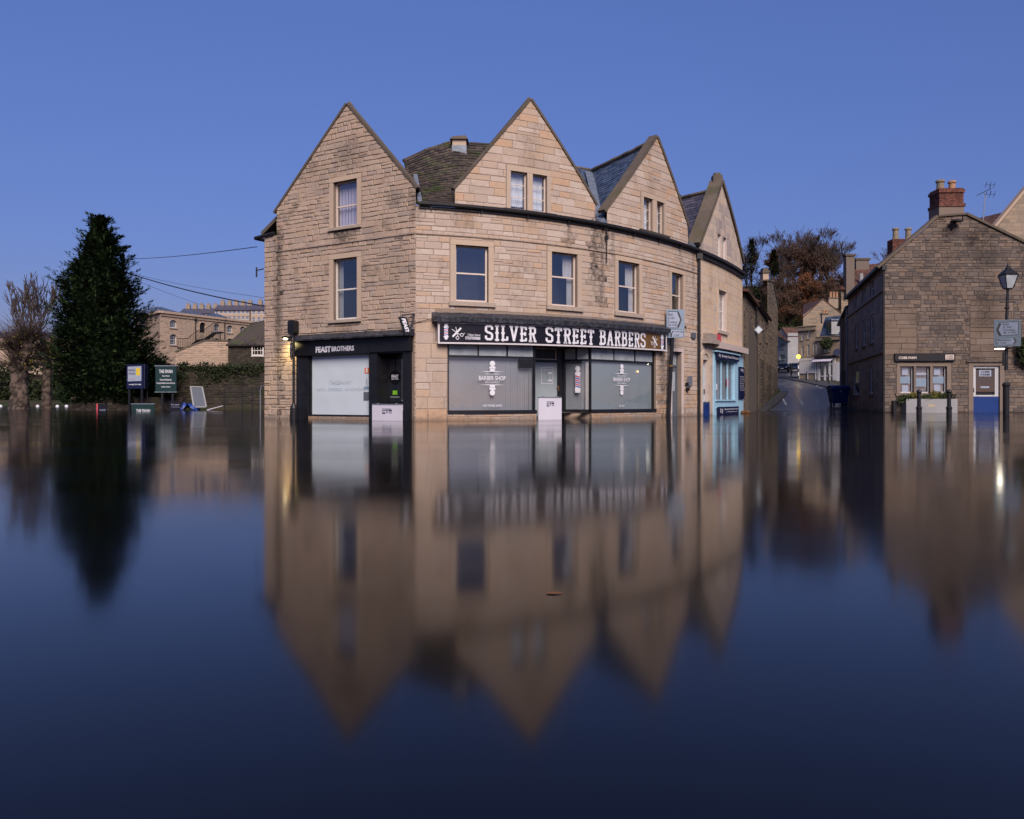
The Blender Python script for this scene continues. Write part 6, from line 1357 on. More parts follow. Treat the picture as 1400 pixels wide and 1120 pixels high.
# buildings past the stone building on the right ---------------------------------
F2 = Facade([(wx(1148, 74), 74), (wx(1160.5, 59.2), 59.2)]); t2 = F2.uv(1155, 432)[1]
w2 = [F2.rect(1151.5, 445, 1153, 474), F2.rect(1155, 441, 1156.6, 472), F2.rect(1158, 438, 1159.4, 470)]
o = far_house('terrace_house', 'dark narrow stone house beyond the long street wall above the blue bin', F2, [[(0, VB), (F2.len, VB), (F2.len, t2), (0, t2)]], w2, 'farm_side', depth=5)
mb = MB(); fbox(mb, F2, 0, F2.len, t2, t2+.14, -.1, .25); mk('gutter', mb, M['gutter'], o); p_ = F2.at(F2.len-.25, 0, .12); mb = MB(); mb.tube([(p_.x, p_.y, 0), (p_.x, p_.y, t2)], .07, 8); mk('downpipe', mb, M['whitewash'], o)
a0, a1 = F2.at(0, t2+.1, .2), F2.at(F2.len, t2+.1, .2); b0, b1 = F2.at(0, t2+2.2, -3.2), F2.at(F2.len, t2+2.2, -3.2); slab_roof(o, (a0, a1, b1, b0), 'slate_purple', rows=12, cols=26, seed=81)
mb = MB(); x0, x1, y0, y1 = F2.rect(1149.5, 507, 1160, 549); fbox(mb, F2, x0, x1, VB, y1, -.05, .02); mk('garage_recess', mb, M['room'], o)  # flat panel; the shade inside the garage recess is put into its dark colour
F3 = Facade([(wx(1150, 66), 66), (wx(1204, 66), 66)]); t3 = F3.uv(1170, 394)[1]
o = far_house('tall_house', 'tall stone house with a slab chimney and brown tiled roof above the street', F3, [[(0, VB), (F3.len, VB), (F3.len, t3), (0, t3)]], [], 'town', depth=8, stones=dict(ch=(.2, .3), ln=(.3, .8), vmin=6))
slab_roof(o, (F3.at(-.2, t3-.1, .3), F3.at(F3.len, t3-.1, .3), W(1206, 360, 70), W(1167, 363, 70)), 'redtile', rows=14, cols=16, seed=82)
def slab_chimney(par, px0, px1, pyt, pyb, Y, mat, cap=True, dep=.6):
    a, b = W(px0, pyb, Y), W(px1, pyt, Y); mb = MB(); mb.box((a.x, Y, a.z-.6), (b.x, Y+dep, b.z)); ch = mk('chimney', mb, M[mat], par)
    if cap: mb = MB(); mb.box((a.x-.09, Y-.09, b.z+.003), (b.x+.09, Y+dep+.09, b.z+.16)); mk('chimney_cap', mb, M['coping'], ch)
    return ch, b.z
slab_chimney(o, 1157, 1168.3, 350, 394, 65.6, 'farm'); slab_chimney(o, 1170.5, 1188.5, 355.5, 366, 69, 'farm')
mb = MB(); p_ = W(1177.3, 380, 66.5); mb.tube([p_-Vector((0,0,.4)), p_+Vector((0,0,.35))], .16, 8); mk('flue', mb, M['whitewash'], o)
# row of shops at the bend ------------------------------------------------------
SH = Facade([(wx(1091, 104.5), 104.5), (wx(1150, 100), 100)]); sv = lambda px, py: SH.uv(px, py)[1]; su = lambda px: SH.ux(px)
swn = [SH.rect(1095.6, 453.8, 1098.6, 465.4), SH.rect(1103.6, 451.8, 1106.6, 463.4), SH.rect(1095.6, 473.5, 1098.6, 488.4), SH.rect(1103.5, 471.5, 1106.4, 486.8), SH.rect(1111.4, 469.4, 1114.2, 485), SH.rect(1115.6, 468, 1118.6, 484.3), SH.rect(1126, 465.4, 1129.8, 482), SH.rect(1131.8, 468, 1135, 481)]
tA, tB = sv(1100, 447), sv(1125, 461)
b0 = 1.0; shopA = (su(1092.5), su(1116), 3.25, sv(1105, 493)); shopB = (su(1119), su(1141.5), 3.1, sv(1130, 490)); dC = (su(1143.5), su(1149.5), 3.0, sv(1146, 495))
regs = [[(0, b0), (su(1116.2), b0), (su(1116.2), tA), (0, tA)], [(su(1116.2), b0), (SH.len, b0), (SH.len, tB), (su(1116.2), tB)]]
o = far_house('shop_row', 'pale stone parapet shop building with white shopfronts at the bend uphill', SH, regs, swn, 'town', depth=7, sills=True)
o['category'] = 'shop'
pool = []; stonework(pool, SH, regs, [grow(r, .04, .12, .06) for r in swn]+[shopA, shopB, dC], ch=(.3, .4), ln=(.6, 1.1), gap=.01, depth=.01, jit=.003, vmin=1, seed=83); lay_stones(pool, o, M['town'], 0)
mb = MB(); fbox(mb, SH, -.2, su(1116.2), tA-.5, tA-.3, -.05, .3, .2, .4); fbox(mb, SH, -.1, su(1116.2), tA, tA+.1, -.3, .1, .2, .3); fbox(mb, SH, su(1116.2), SH.len, tB-.45, tB-.28, -.05, .3, .2, .4); fbox(mb, SH, su(1116.2), SH.len, tB, tB+.1, -.3, .1, .2, .3); fbox(mb, SH, 0, SH.len, sv(1110, 490)+.1, sv(1110, 490)+.3, -.02, .25, .2, .2); mk('cornice', mb, M['town'], o)
mb = MB(); x0, x1, y0, y1 = shopA
for k in range(11): X = x0+(x1-x0)*k/10; fbox(mb, SH, X-.09, X+.09, y0+(0 if k in (0, 5, 10) else .9), y1, .02, .16)
fbox(mb, SH, x0, x1, y0+.8, y0+.93, .02, .155); fbox(mb, SH, x0, x1, y1, y1+.45, .02, .2); mk('shopfront_frame', mb, M['white_pvc'], o); quad(SH, x0, x1, y0+.8, y1, .03, 'display_pane', 'glassdark', o); quad(SH, x0, x1, y0+.8, y1, .022, 'display_back', 'blind', o)
mb = MB(); x0, x1, y0, y1 = shopB
for t in (0, .07, .42, .7, .95, 1): X = x0+(x1-x0)*t; fbox(mb, SH, X-.1, X+.1, y0, y1, .02, .16)
for v_ in (y0+.55, y0+(y1-y0)*.72): fbox(mb, SH, x0, x1, v_-.05, v_+.05, .02, .15)
mk('shopfront_frame', mb, M['white_pvc'], o); quad(SH, x0, x1, y0, y1, .03, 'display_pane', 'glassdark', o); quad(SH, x0, x1, y0, y1, .022, 'display_back', 'room', o)
mb = MB(); fbox(mb, SH, su(1116.5), su(1142), y1, y1+.3, .02, .55); mk('fascia', mb, M['black'], o)
mb = MB(); xa, xb = su(1115.5), su(1141); mb.hexa([SH.at(xa, y1-.05, .2), SH.at(xb, y1-.05, .2), SH.at(xb, y1-.45, 1.1), SH.at(xa, y1-.45, 1.1), SH.at(xa, y1, .2), SH.at(xb, y1, .2), SH.at(xb, y1-.4, 1.12), SH.at(xa, y1-.4, 1.12)]); mk('awning', mb, M['lace'], o)
mb = MB(); fbox(mb, SH, dC[0], dC[1], dC[2]-.3, dC[3], .02, .1); mk('door', mb, M['white_pvc'], o)
slab_roof(o, (SH.at(su(1117), tB+.1, -.6), SH.at(SH.len+1, tB+.1, -.6), SH.at(SH.len+1, tB+2.7, -2.0), SH.at(su(1117), tB+2.7, -2.0)), 'slate', rows=12, cols=24, seed=84)
c = SH.at(su(1131), tB+1.0, -.9); mb = MB(); mb.box((c.x-.3, c.y-.9, c.z-.7), (c.x+2.5, c.y+.9, c.z+1.0)); dm = mk('dormer', mb, M['whitewash'], o); mb = MB(); mb.box((c.x-.4, c.y-1.1, c.z+1.003), (c.x+2.6, c.y+1.1, c.z+1.15)); mk('dormer_roof', mb, M['lead'], dm)
for k in range(3): mb = MB(); mb.box((c.x-.33, c.y-.78+k*.53, c.z-.45), (c.x-.302, c.y-.32+k*.53, c.z+.85)); mk('dormer_pane', mb, M['glassdark'], dm)
R = random.Random(5); c = SH.at(su(1134.5), sv(1134, 470), .8); mb = MB(); leaves(mb, c, (.8, .8, .75), 700, .14, R); mb.tube([SH.at(su(1134.5), sv(1134, 463), 0), c], .03, 5); solo('wall_shrub', mb, M['ivy'], 'round dark shrub hanging from the shop wall above the awning', 'shrub')
c = SH.at(su(1147), sv(1147, 482), .5); mb = MB(); n = 16
for k in range(n): a, b = 2*math.pi*k/n, 2*math.pi*(k+1)/n; mb.add([c, c+Vector((.42*math.cos(a), 0, .42*math.sin(a))), c+Vector((.42*math.cos(b), 0, .42*math.sin(b))), c+Vector((0, .06, 0)), c+Vector((.42*math.cos(a), .06, .42*math.sin(a))), c+Vector((.42*math.cos(b), .06, .42*math.sin(b)))], [(0,1,2), (5,4,3), (1,4,5,2)])
mb.tube([SH.at(su(1147), c.z+.45, 0), c+Vector((0, .03, .45)), c+Vector((0, .03, .3))], .03, 5); solo('hanging_sign', mb, M['navy'], 'round dark blue hanging sign over the white shop door uphill', 'hanging sign')
# houses behind the shops ------------------------------------------------------
GF = Facade([(wx(1098, 122), 122), (wx(1152, 122), 122)]); gv = lambda px, py: GF.uv(px, py); 
o = far_house('gable_house', 'broad rubble stone gable house rising behind the slate roofed shops', GF, [[(0, 2), (GF.len, 2), (GF.len, gv(1148, 429)[1]), gv(1124.6, 409.5), (0, gv(1101, 431)[1])]], [], 'town', stones=dict(ch=(.2, .35), ln=(.4, .9), vmin=8, gap=.03, depth=.03), depth=10)
slab_roof(o, (GF.at(GF.len+.3, gv(1148, 429)[1]-.3, .1), GF.at(GF.len+.3, gv(1148, 429)[1]-.3, -10), GF.at(gv(1124.6, 409)[0]+4, gv(1124.6, 409)[1]+.1, -10), GF.at(gv(1124.6, 409)[0], gv(1124.6, 409)[1]+.1, .1)), 'redtile', rows=12, cols=20)
slab_roof(o, (GF.at(-.1, gv(1101, 432)[1]-.2, .05), GF.at(3.6, gv(1101, 432)[1]-.2, -8), GF.at(gv(1124.6, 409)[0], gv(1124.6, 409)[1]+.1, -8), GF.at(gv(1124.6, 409)[0], gv(1124.6, 409)[1]+.1, .05)), 'redtile', rows=12, cols=20)
ch, zt = slab_chimney(o, 1133, 1146, 408, 416, 125, 'town')
for k in range(3): p_ = W(1135.5+k*4.2, 405, 125.3); pot(ch, p_.x, p_.y, zt+.16, .95, .2, 'pot')
ch, zt = slab_chimney(o, 1124, 1132, 430, 436, 117, 'town'); 
for k in range(2): p_ = W(1126.3+k*3.4, 427, 117.3); pot(ch, p_.x, p_.y, zt+.16, .6, .18, 'pot')
WF = Facade([(wx(1063.5, 150), 150), (wx(1077, 147), 147)]); wv = lambda px, py: WF.uv(px, py)
o = far_house('white_house', 'small whitewashed gable house up the street above the parked cars', WF, [[(0, 4), (WF.len, 4), (WF.len, wv(1077, 459.5)[1]), wv(1069.3, 448), (0, wv(1063.5, 457)[1])]], [WF.rect(1067, 458.5, 1068.6, 464), WF.rect(1070.3, 458, 1071.9, 464), WF.rect(1066.5, 470, 1069, 476.5), WF.rect(1069.8, 469.5, 1072.5, 476.5), WF.rect(1066, 485, 1073, 492)], 'whitewash', depth=6)
CF2 = Facade([(wx(1077, 147), 147), (wx(1092, 150), 150)]); cv = lambda px, py: CF2.uv(px, py)
o2 = far_house('cream_cottage', 'cream cottage with a red-brown roof next to the white gable house', CF2, [[(0, 4), (CF2.len, 4), (CF2.len, cv(1090, 466.5)[1]), (0, cv(1078, 466.5)[1])]], [CF2.rect(1086.5, 470, 1090, 476)], 'creamwall', depth=5)
slab_roof(o2, (CF2.at(-.3, cv(1078, 467)[1], .3), CF2.at(CF2.len+.5, cv(1078, 467)[1], .3), CF2.at(CF2.len+.5, cv(1080, 450)[1], -3), CF2.at(-1.2, cv(1074, 450)[1], -3)), 'redtile', rows=12, cols=14)
slab_roof(o, (WF.at(WF.len+.1, wv(1077, 460)[1], .1), WF.at(WF.len+.1, wv(1077, 460)[1], -6), WF.at(wv(1069.3, 448)[0], wv(1069.3, 447.5)[1], -6), WF.at(wv(1069.3, 448)[0], wv(1069.3, 447.5)[1], .1)), 'redtile')
SG = Facade([(wx(1071, 165), 165), (wx(1099, 165), 165)]); o = far_house('gable_house', 'little stone gable house tucked behind the cream cottage roof', SG, [[(0, 6), (SG.uv(1092, 440)[0], 6), (SG.uv(1092, 440)[0], SG.uv(1092, 450)[1]), SG.uv(1082, 439.5), (0, SG.uv(1072, 450)[1])]], [], 'town', depth=6)
slab_roof(o, (SG.at(SG.uv(1098, 0)[0], SG.uv(1092, 451)[1], 0), SG.at(SG.uv(1100, 0)[0], SG.uv(1092, 451)[1], -6), SG.at(SG.uv(1098, 440)[0], SG.uv(1082, 440)[1], -6), SG.uv(1082, 440) and SG.at(*SG.uv(1082, 439.5), 0)), 'redtile')
# wheelie bin -------------------------------------------------------------------
c = Vector((wx(1146, 57.2), 57.2, street_h(57.2)+.02)); bn = thing('wheelie_bin', 'large blue four-wheeled bin on the street at the water edge', 'bin', tuple(c)); z0 = c.z
mb = MB(); hw, hd = .62, .45
mb.hexa([(c.x-hw*.78, c.y-hd*.75, z0+.22), (c.x+hw*.78, c.y-hd*.75, z0+.22), (c.x+hw*.78, c.y+hd*.75, z0+.22), (c.x-hw*.78, c.y+hd*.75, z0+.22), (c.x-hw, c.y-hd, z0+1.2), (c.x+hw, c.y-hd, z0+1.2), (c.x+hw, c.y+hd, z0+1.2), (c.x-hw, c.y+hd, z0+1.2)]); mk('body', mb, M['bin'], bn)
mb = MB(); mb.box((c.x-hw-.05, c.y-hd-.05, z0+1.203), (c.x+hw+.05, c.y+hd+.05, z0+1.28)); vs = []
for k in range(7): a = math.pi*k/6; vs += [(c.x-hw-.03, c.y-math.cos(a)*hd, z0+1.283+math.sin(a)*.2), (c.x+hw+.03, c.y-math.cos(a)*hd, z0+1.283+math.sin(a)*.2)]
mb.add(vs, [(2*k, 2*k+1, 2*k+3, 2*k+2) for k in range(6)]+[tuple(range(0, 14, 2)), tuple(range(13, 0, -2))]); mk('lid', mb, M['bin'], bn)
mb = MB(); mb.box((c.x-.06, c.y-hd-.02, z0+1.0), (c.x+.06, c.y-hd-.001, z0+1.15)); mk('logo_plate', mb, M['signface'], bn)
for sx in (-.4, .4):
    for sy in (-.26, .26):
        mb = MB(); mb.tube([(c.x+sx-.04, c.y+sy, z0+.11), (c.x+sx+.04, c.y+sy, z0+.11)], .11, 12); w_ = mk('wheel', mb, M['rubber'], bn); mb = MB(); mb.box((c.x+sx-.03, c.y+sy-.03, z0+.1), (c.x+sx+.03, c.y+sy+.03, z0+.24)); mk('fork', mb, M['steel'], w_)
for sx in (-1, 1): mb = MB(); mb.tube([(c.x+sx*(hw+.04), c.y-.15, z0+1.05), (c.x+sx*(hw+.12), c.y-.1, z0+1.05), (c.x+sx*(hw+.12), c.y+.1, z0+1.05), (c.x+sx*(hw+.04), c.y+.15, z0+1.05)], .025, 6); mk('side_handle', mb, M['bin'], bn)
# belisha beacon, bollards, person, cars ------------------------------------------
def beacon(x, y):
    z = street_h(y)+.15; o = thing('crossing_beacon', 'black and white striped crossing pole with a lit yellow globe', 'crossing beacon', (x, y, z)); zt = z+2.55
    for k in range(6): mb = MB(); mb.tube([(x, y, z+k*zt_/6), (x, y, z+(k+1)*zt_/6)], .07, 10) if False else mb.tube([(x, y, z+k*.425), (x, y, z+(k+1)*.425)], .07, 10); mk('pole_band', mb, M['black'] if k % 2 == 0 else M['white'], o)
    mb = MB(); mb.ball((x, y, zt+.24), .26, 14, 10); mk('globe', mb, M['beaconglow'], o); mb = MB(); mb.lathe((x, y, zt), [(.09, 0), (.1, .03)], 10); mk('collar', mb, M['black'], o)
beacon(wx(1091.6, 103), 103)
for px, y, lb in ((1103, 99, 'slim dark bollard before the slatted white shopfront uphill'), (1133, 90, 'slim dark bollard before the awning shop uphill'), (1117, 94, 'slim dark bollard between the two uphill shopfronts')):
    x = wx(px, y); z = street_h(y)+.13; mb = MB(); mb.lathe((x, y, z), [(.09, 0), (.09, .15), (.06, .2), (.055, .85), (.08, .9), (.06, 1.0), (.02, 1.04)], 10); solo('bollard', mb, M['black'], lb, 'bollard')
def person(x, y, z, rz):
    J = dict(pel=(0,0,.95), ch=(0,.02,1.28), nk=(0,.02,1.48), hd=(0,.0,1.62), ht=(0,-.01,1.74), hl=(-.1,0,.9), kl=(-.11,-.08,.5), al=(-.11,.02,.09), tl=(-.12,-.13,.05), hr=(.1,0,.9), kr=(.11,-.02,.48), ar=(.11,.16,.12), tr=(.11,.03,.05), sl=(-.19,.02,1.42), el=(-.25,.06,1.15), wl=(-.26,-.03,.9), fl=(-.26,-.06,.82), sr=(.19,.02,1.42), er=(.25,.0,1.15), wr=(.27,-.1,.92), fr=(.27,-.13,.84))
    names = list(J); E_ = [('pel','ch'),('ch','nk'),('nk','hd'),('hd','ht'),('pel','hl'),('hl','kl'),('kl','al'),('al','tl'),('pel','hr'),('hr','kr'),('kr','ar'),('ar','tr'),('ch','sl'),('sl','el'),('el','wl'),('wl','fl'),('ch','sr'),('sr','er'),('er','wr'),('wr','fr')]
    rad = dict(pel=.17, ch=.18, nk=.065, hd=.10, ht=.07, hl=.1, kl=.075, al=.05, tl=.04, hr=.1, kr=.075, ar=.05, tr=.04, sl=.08, el=.055, wl=.042, fl=.035, sr=.08, er=.055, wr=.042, fr=.035)
    me = bpy.data.meshes.new('person'); me.from_pydata([J[n] for n in names], [(names.index(a), names.index(b)) for a, b in E_], [])
    o = bpy.data.objects.new('person', me); COL.objects.link(o); o.location = (x, y, z); o.rotation_euler = (0, 0, rz); md = o.modifiers.new('skin', 'SKIN')
    if not me.skin_vertices: pass
    for i, n in enumerate(names):
        sv_ = me.skin_vertices[0].data[i]; sv_.radius = (rad[n], rad[n]*.85); sv_.use_root = (n == 'pel')
    s = o.modifiers.new('sub', 'SUBSURF'); s.levels = s.render_levels = 2; me.materials.append(M['cloth'])
    o['label'] = 'person in dark clothes walking on the pavement by the lit beacon'; o['category'] = 'person'
    mb = MB(); mb.ball((0, .01, 1.68), .105, 10, 6, 1.1); h = mk('hair', mb, M['bark'], o, base=Vector((0,0,0)))
person(wx(1082, 116), 116, street_h(116)+.02, .4)
def car(x, y, rz, mat, label):
    z = street_h(y)+.02; o = thing('parked_car', label, 'car', (x, y, z), 'cars parked up the street'); o.rotation_euler = (math.atan(.0), 0, rz); BASE[o.name] = Vector((0,0,0))
    prof = [(-2.05, .35), (-2.08, .62), (-1.95, .80), (-1.0, .93), (-.35, 1.38), (.95, 1.42), (1.65, 1.02), (2.0, .95), (2.05, .6), (2.0, .35)]
    n = len(prof); mb = MB(); vs = []
    for s in (-1, 1):
        for px, pz in prof: tw = .86 if pz < 1.0 else .70; vs.append((px, s*tw, pz))
    fs = [tuple(range(n)), tuple(range(2*n-1, n-1, -1))]+[(k, n+k, n+(k+1) % n, (k+1) % n) for k in range(n)]; mb.add(vs, fs); b = mk('body', mb, mat, o)
    bv = b.modifiers.new('bevel', 'BEVEL'); bv.width = .07; bv.segments = 2
    for (x0, z0, x1, z1, nm) in ((-1.0, .95, -.37, 1.36, 'windscreen'), (1.6, 1.06, .98, 1.39, 'rear_window')):
        e = -.02 if x1 > x0 else .02; mb = MB(); mb.add([(x0+e, -.72, z0+.01), (x0+e, .72, z0+.01), (x1+e, .62, z1), (x1+e, -.62, z1)], [(0,1,2,3)]); mk(nm, mb, M['blackgloss'], o)
    for s in (-1, 1):
        mb = MB(); mb.add([(-.8, s*.83, 1.0), (-.3, s*.73, 1.33), (.9, s*.73, 1.36), (1.4, s*.83, 1.03)], [(0,1,2,3)]); mk('side_window', mb, M['blackgloss'], o)
        mb = MB(); mb.ball((-2.0, s*.62, .70), .13, 8, 6, .7); mk('headlight', mb, M['signwhite'], o)
        for wxx in (-1.3, 1.3):
            mb = MB(); mb.tube([(wxx, s*.72, .32), (wxx, s*.9, .32)], .32, 16); w_ = mk('wheel', mb, M['rubber'], o); mb = MB(); mb.tube([(wxx, s*.9, .32), (wxx, s*.915, .32)], .2, 12); mk('rim', mb, M['steel'], w_)
    mb = MB(); mb.box((-2.1, -.26, .45), (-2.085, .26, .56)); mk('number_plate', mb, M['signwhite'], o)
car(wx(1070.5, 136), 136, math.radians(68), M['carblack'], 'dark car parked below the white gable house up the street'); car(wx(1085, 139), 139, math.radians(75), M['carblue'], 'blue car parked beside the dark car up the street')
# verge grass by the rubble house and leaf litter
mb = MB(); R = random.Random(3)
for _ in range(1500):
    t = R.random(); y = 58+t*17; x = edgeL[60]-.45+(y-60)*.40+R.uniform(-.35, .5); z = street_h(y)+.1; a = R.random()*6.3; h = R.uniform(.08, .25); mb.add([(x, y, z), (x+.04*math.cos(a), y+.04*math.sin(a), z), (x+.1*math.cos(a+1), y+.1*math.sin(a+1), z+h)], [(0,1,2)], R.random())
mk('verge_grass', mb, M['leaf'], kind='stuff')
mb = MB(); p_ = RF.at(RF.ux(1011.5), .06, .25); leaves(mb, p_, (.3, .25, .1), 120, .06, R); mb.add([p_+Vector((-.35, -.2, -.07)), p_+Vector((.35, -.2, -.07)), p_+Vector((.35, .2, -.07)), p_+Vector((-.35, .2, -.07))], [(0,1,2,3)]); solo('leaf_pile', mb, M['mulch'], 'small heap of orange leaves floating by the pale blue shopfront', 'leaves')
# ------------------------------------------------------------------ left side: walls, signs, mill
def FY(px0, px1, Y, Y1=None): return Facade([(wx(px0, Y), Y), (wx(px1, Y1 or Y), Y1 or Y)])
LW = FY(97, 250, 56); top = LW.uv(150, 545.5)[1]
gw = thing('garden_wall', 'low mossy stone wall behind the flooded pub signs', 'wall', tuple(LW.at(LW.len/2, VB, -.2)))
mb = MB(); fbox(mb, LW, 0, LW.len, VB, top, -.4, 0); mk('core', mb, M['gardenwall'], gw); pool = []
stonework(pool, LW, [[(0, VB), (LW.len, VB), (LW.len, top), (0, top)]], [], ch=(.12, .2), ln=(.2, .5), gap=.02, depth=.04, jit=.02, seed=91); lay_stones(pool, gw, M['gardenwall'], 0)
mb = MB(); x = 0
while x < LW.len-.2: w_ = rnd.uniform(.3, .55); fbox(mb, LW, x+.01, min(x+w_, LW.len), top, top+rnd.uniform(.08, .14), -.43, .05, rnd.random()); x += w_
mk('coping_stones', mb, M['gardenwall'], gw, kind='stuff')
BW = FY(150, 366, 60); btop = BW.uv(280, 501)[1]; lo_ = BW.uv(170, 528)[1]; bu = BW.ux(196)
bw = thing('boundary_wall', 'long dark stone boundary wall behind the pub car park signs', 'wall', tuple(BW.at(BW.len/2, VB, -.2)))
mb = MB(); fbox(mb, BW, bu, BW.len, VB, btop, -.4, 0); fbox(mb, BW, 0, bu, VB, lo_, -.4, 0); mk('core', mb, M['gardenwall'], bw); pool = []
stonework(pool, BW, [[(bu, VB), (BW.len, VB), (BW.len, btop), (bu, btop)], [(0, VB), (bu, VB), (bu, lo_), (0, lo_)]], [], ch=(.12, .22), ln=(.22, .55), gap=.025, depth=.04, jit=.02, seed=92, stains=[(BW.ux(290), 3, 0, .4, .9), (BW.ux(325), 2.4, -.4, 2, .9)]); lay_stones(pool, bw, M['gardenwall'], 0)
mb = MB(); R = random.Random(17)
for k in range(70): c = BW.at(R.uniform(bu, BW.len), btop+R.uniform(-.9, .25)*R.random()+(-.6 if R.random() < .25 else 0), .12); leaves(mb, c, (.5, .22, .3), 45, .09, R)
mk('wall_ivy', mb, M['ivy'], bw, kind='stuff')
# pub and sale signs
def board_sign(name, label, px0, py0, px1, py1, Y, mat, lines, legs=(), tone='signwhite', skew=0, legmat='black', bottom=VB):
    a, b = W(px0, py1, Y), W(px1, py0, Y); F = Facade([(a.x, Y), (b.x, Y+skew)]); o = thing(name, label, 'sign', (a.x+(b.x-a.x)/2, Y, bottom))
    mb = MB(); fbox(mb, F, 0, F.len, a.z, b.z, -.06, 0); bd = mk('board', mb, M[mat], o)
    for t in legs: u_ = F.len*t; mb = MB(); fbox(mb, F, u_-.07, u_+.07, bottom, a.z+(b.z-a.z)*.9, -.14, -.063); mk('post', mb, M[legmat], o)
    f = lambda x, y, e=0: F.at(F.len*x, a.z+(b.z-a.z)*y, .008+e); mb = MB()
    for t, x0, x1, y0, y1 in lines: put_text(mb, t, f, x0, x1, y0, y1, .015)
    if mb.v: mk('lettering', mb, M[tone], bd)
    return o, bd, F, f
o, bd, F, f = board_sign('pub_sign', 'tall dark green pub notice board on two posts above the low wall', 212.5, 501, 241, 535.5, 54.8, 'swan', [('THE SWAN', .18, .82, .73, .87), ('Open All Day', .32, .68, .58, .65), ('Rooms & Restaurant', .22, .78, .44, .51), ('Serving Breakfast, Lunch & Dinner', .06, .94, .29, .37), ('Sunday Carvery', .28, .72, .15, .22)], (.3, .8))
mb = MB(); fbox(mb, F, -.04, F.len+.04, F.at(0, 0).z+W(212, 501, 54.8).z, W(212, 499.6, 54.8).z, -.08, .04); mk('top_rail', mb, M['lead'], o); mb = MB(); fbox(mb, F, -.04, F.len+.04, W(212, 535.5, 54.8).z-.06, W(212, 535.5, 54.8).z-.003, -.08, .04); mk('bottom_rail', mb, M['lead'], o)
o, bd, F, f = board_sign('for_sale_sign', 'white and navy freehold for sale board with a yellow square', 173, 498.5, 197.5, 531.5, 54.5, 'navy', [('+44 (0)20 7871 4086', .14, .88, .13, .2)], (.12, .88), skew=-.2)
mb = MB(); mb.add([f(.08, .30), f(.90, .32), f(.90, .93), f(.08, .91)], [(0,1,2,3)]); mk('white_panel', mb, M['signface'], bd)
g = lambda x, y, e=0: f(x, y, .004); mb = MB(); put_text(mb, 'FREEHOLD', g, .13, .54, .72, .80, .02); put_text(mb, 'FOR SALE', g, .13, .54, .58, .66, .02); mk('black_lettering', mb, M['black'], bd); mb = MB(); put_text(mb, '0117 CARTER', g, .14, .48, .37, .41, .01); mk('red_lettering', mb, M['red'], bd)
mb = MB(); mb.add([g(.58, .54), g(.82, .55), g(.82, .86), g(.58, .85)], [(0,1,2,3)]); mk('yellow_square', mb, M['yellow'], bd)
a = W(198, 531.5, 54.3); b = W(203, 498, 55.6); mb = MB(); F = Facade([(a.x, 54.28), (b.x, 55.6)]); fbox(mb, F, 0, F.len, a.z, b.z-.05, -.05, 0); mk('angled_board', mb, M['navy'], o); mb = MB(); fbox(mb, F, F.len-.15, F.len, VB, a.z, -.08, -.02); mk('post', mb, M['black'], o)
o, bd, F, f = board_sign('pub_sign', 'low dark green pub name sign half sunk in the flood', 180, 553, 211, 572, 49.5, 'swan', [('THE SWAN', .2, .82, .42, .66)], ()); mb = MB(); fbox(mb, F, -.02, F.len+.02, W(180, 553, 49.5).z+.003, W(180, 553, 49.5).z+.06, -.12, .04); mk('cap_rail', mb, M['lead'], o); mb = MB(); fbox(mb, F, .05, F.len-.05, VB, W(180, 572, 49.5).z, -.1, -.02); mk('plinth', mb, M['gardenwall'], o)
board_sign('car_park_sign', 'small black car park sign against the low wall', 231.5, 549, 248, 563.5, 54.5, 'signblack', [('Car park', .15, .85, .6, .78), ('for patrons only', .15, .85, .42, .52)], (.5,), 'signface')
o, bd, F, f = board_sign('notice_board', 'small dark notice with a red edge before the low wall', 134, 552.5, 146, 564.5, 54.5, 'signblack', [('NO ENTRY', .2, .9, .25, .4)], (.5,), 'signface'); mb = MB(); fbox(mb, F, -.1, -.003, VB, W(134, 552, 54.5).z, -.06, .02); mk('red_edge', mb, M['red'], o)
# leaning pane, tarpaulin, plank, gate, handrail
a = [W(265, 557, 54.6), W(282, 556.5, 54.6), W(276.5, 529.5, 55.6), W(260.5, 529, 55.6)]; o = thing('leaning_frame', 'white framed mesh panel leaning against the boundary wall', 'panel', tuple((a[0]+a[1])/2)); 
for i in range(4): mb = MB(); p, q = a[i], a[(i+1) % 4]; mb.tube([p, q], .055, 6); mk('frame_bar', mb, M['whitewash'], o)
mb = MB(); mb.add([p+Vector((0, .03, 0)) for p in a], [(0,1,2,3)]); mk('mesh', mb, M['doorgrey'], o)
mb = MB(); c = W(259, 557, 54.8); n = 7
for i in range(n):
    for j in range(n):
        P = lambda i, j: c+Vector(((i-3)*.16, (j-3)*.12, max(-.3, .22+.35*mnoise.noise(Vector((i*.5, j*.5, 4)))-.05*((i-3)**2+(j-3)**2)*.4)))
        mb.add([P(i, j), P(i+1, j), P(i+1, j+1), P(i, j+1)], [(0,1,2,3)])
solo('tarpaulin', mb, M['tarp'], 'crumpled bright blue tarpaulin in the water by the leaning panel', 'tarpaulin')
mb = MB(); p, q = W(283, 560, 54.3), W(304, 554.5, 54.6); mb.hexa([p+Vector((0, 0, -.06)), q+Vector((0, 0, -.05)), q+Vector((0, .2, -.05)), p+Vector((0, .2, -.06)), p, q, q+Vector((0, .2, 0)), p+Vector((0, .2, 0))]); solo('plank', mb, M['lace'], 'pale plank afloat beside the leaning panel', 'plank')
o = thing('field_gate', 'dark metal field gate across the flooded yard', 'gate', tuple(W(331, 562, 56))); F = FY(307, 356, 56)
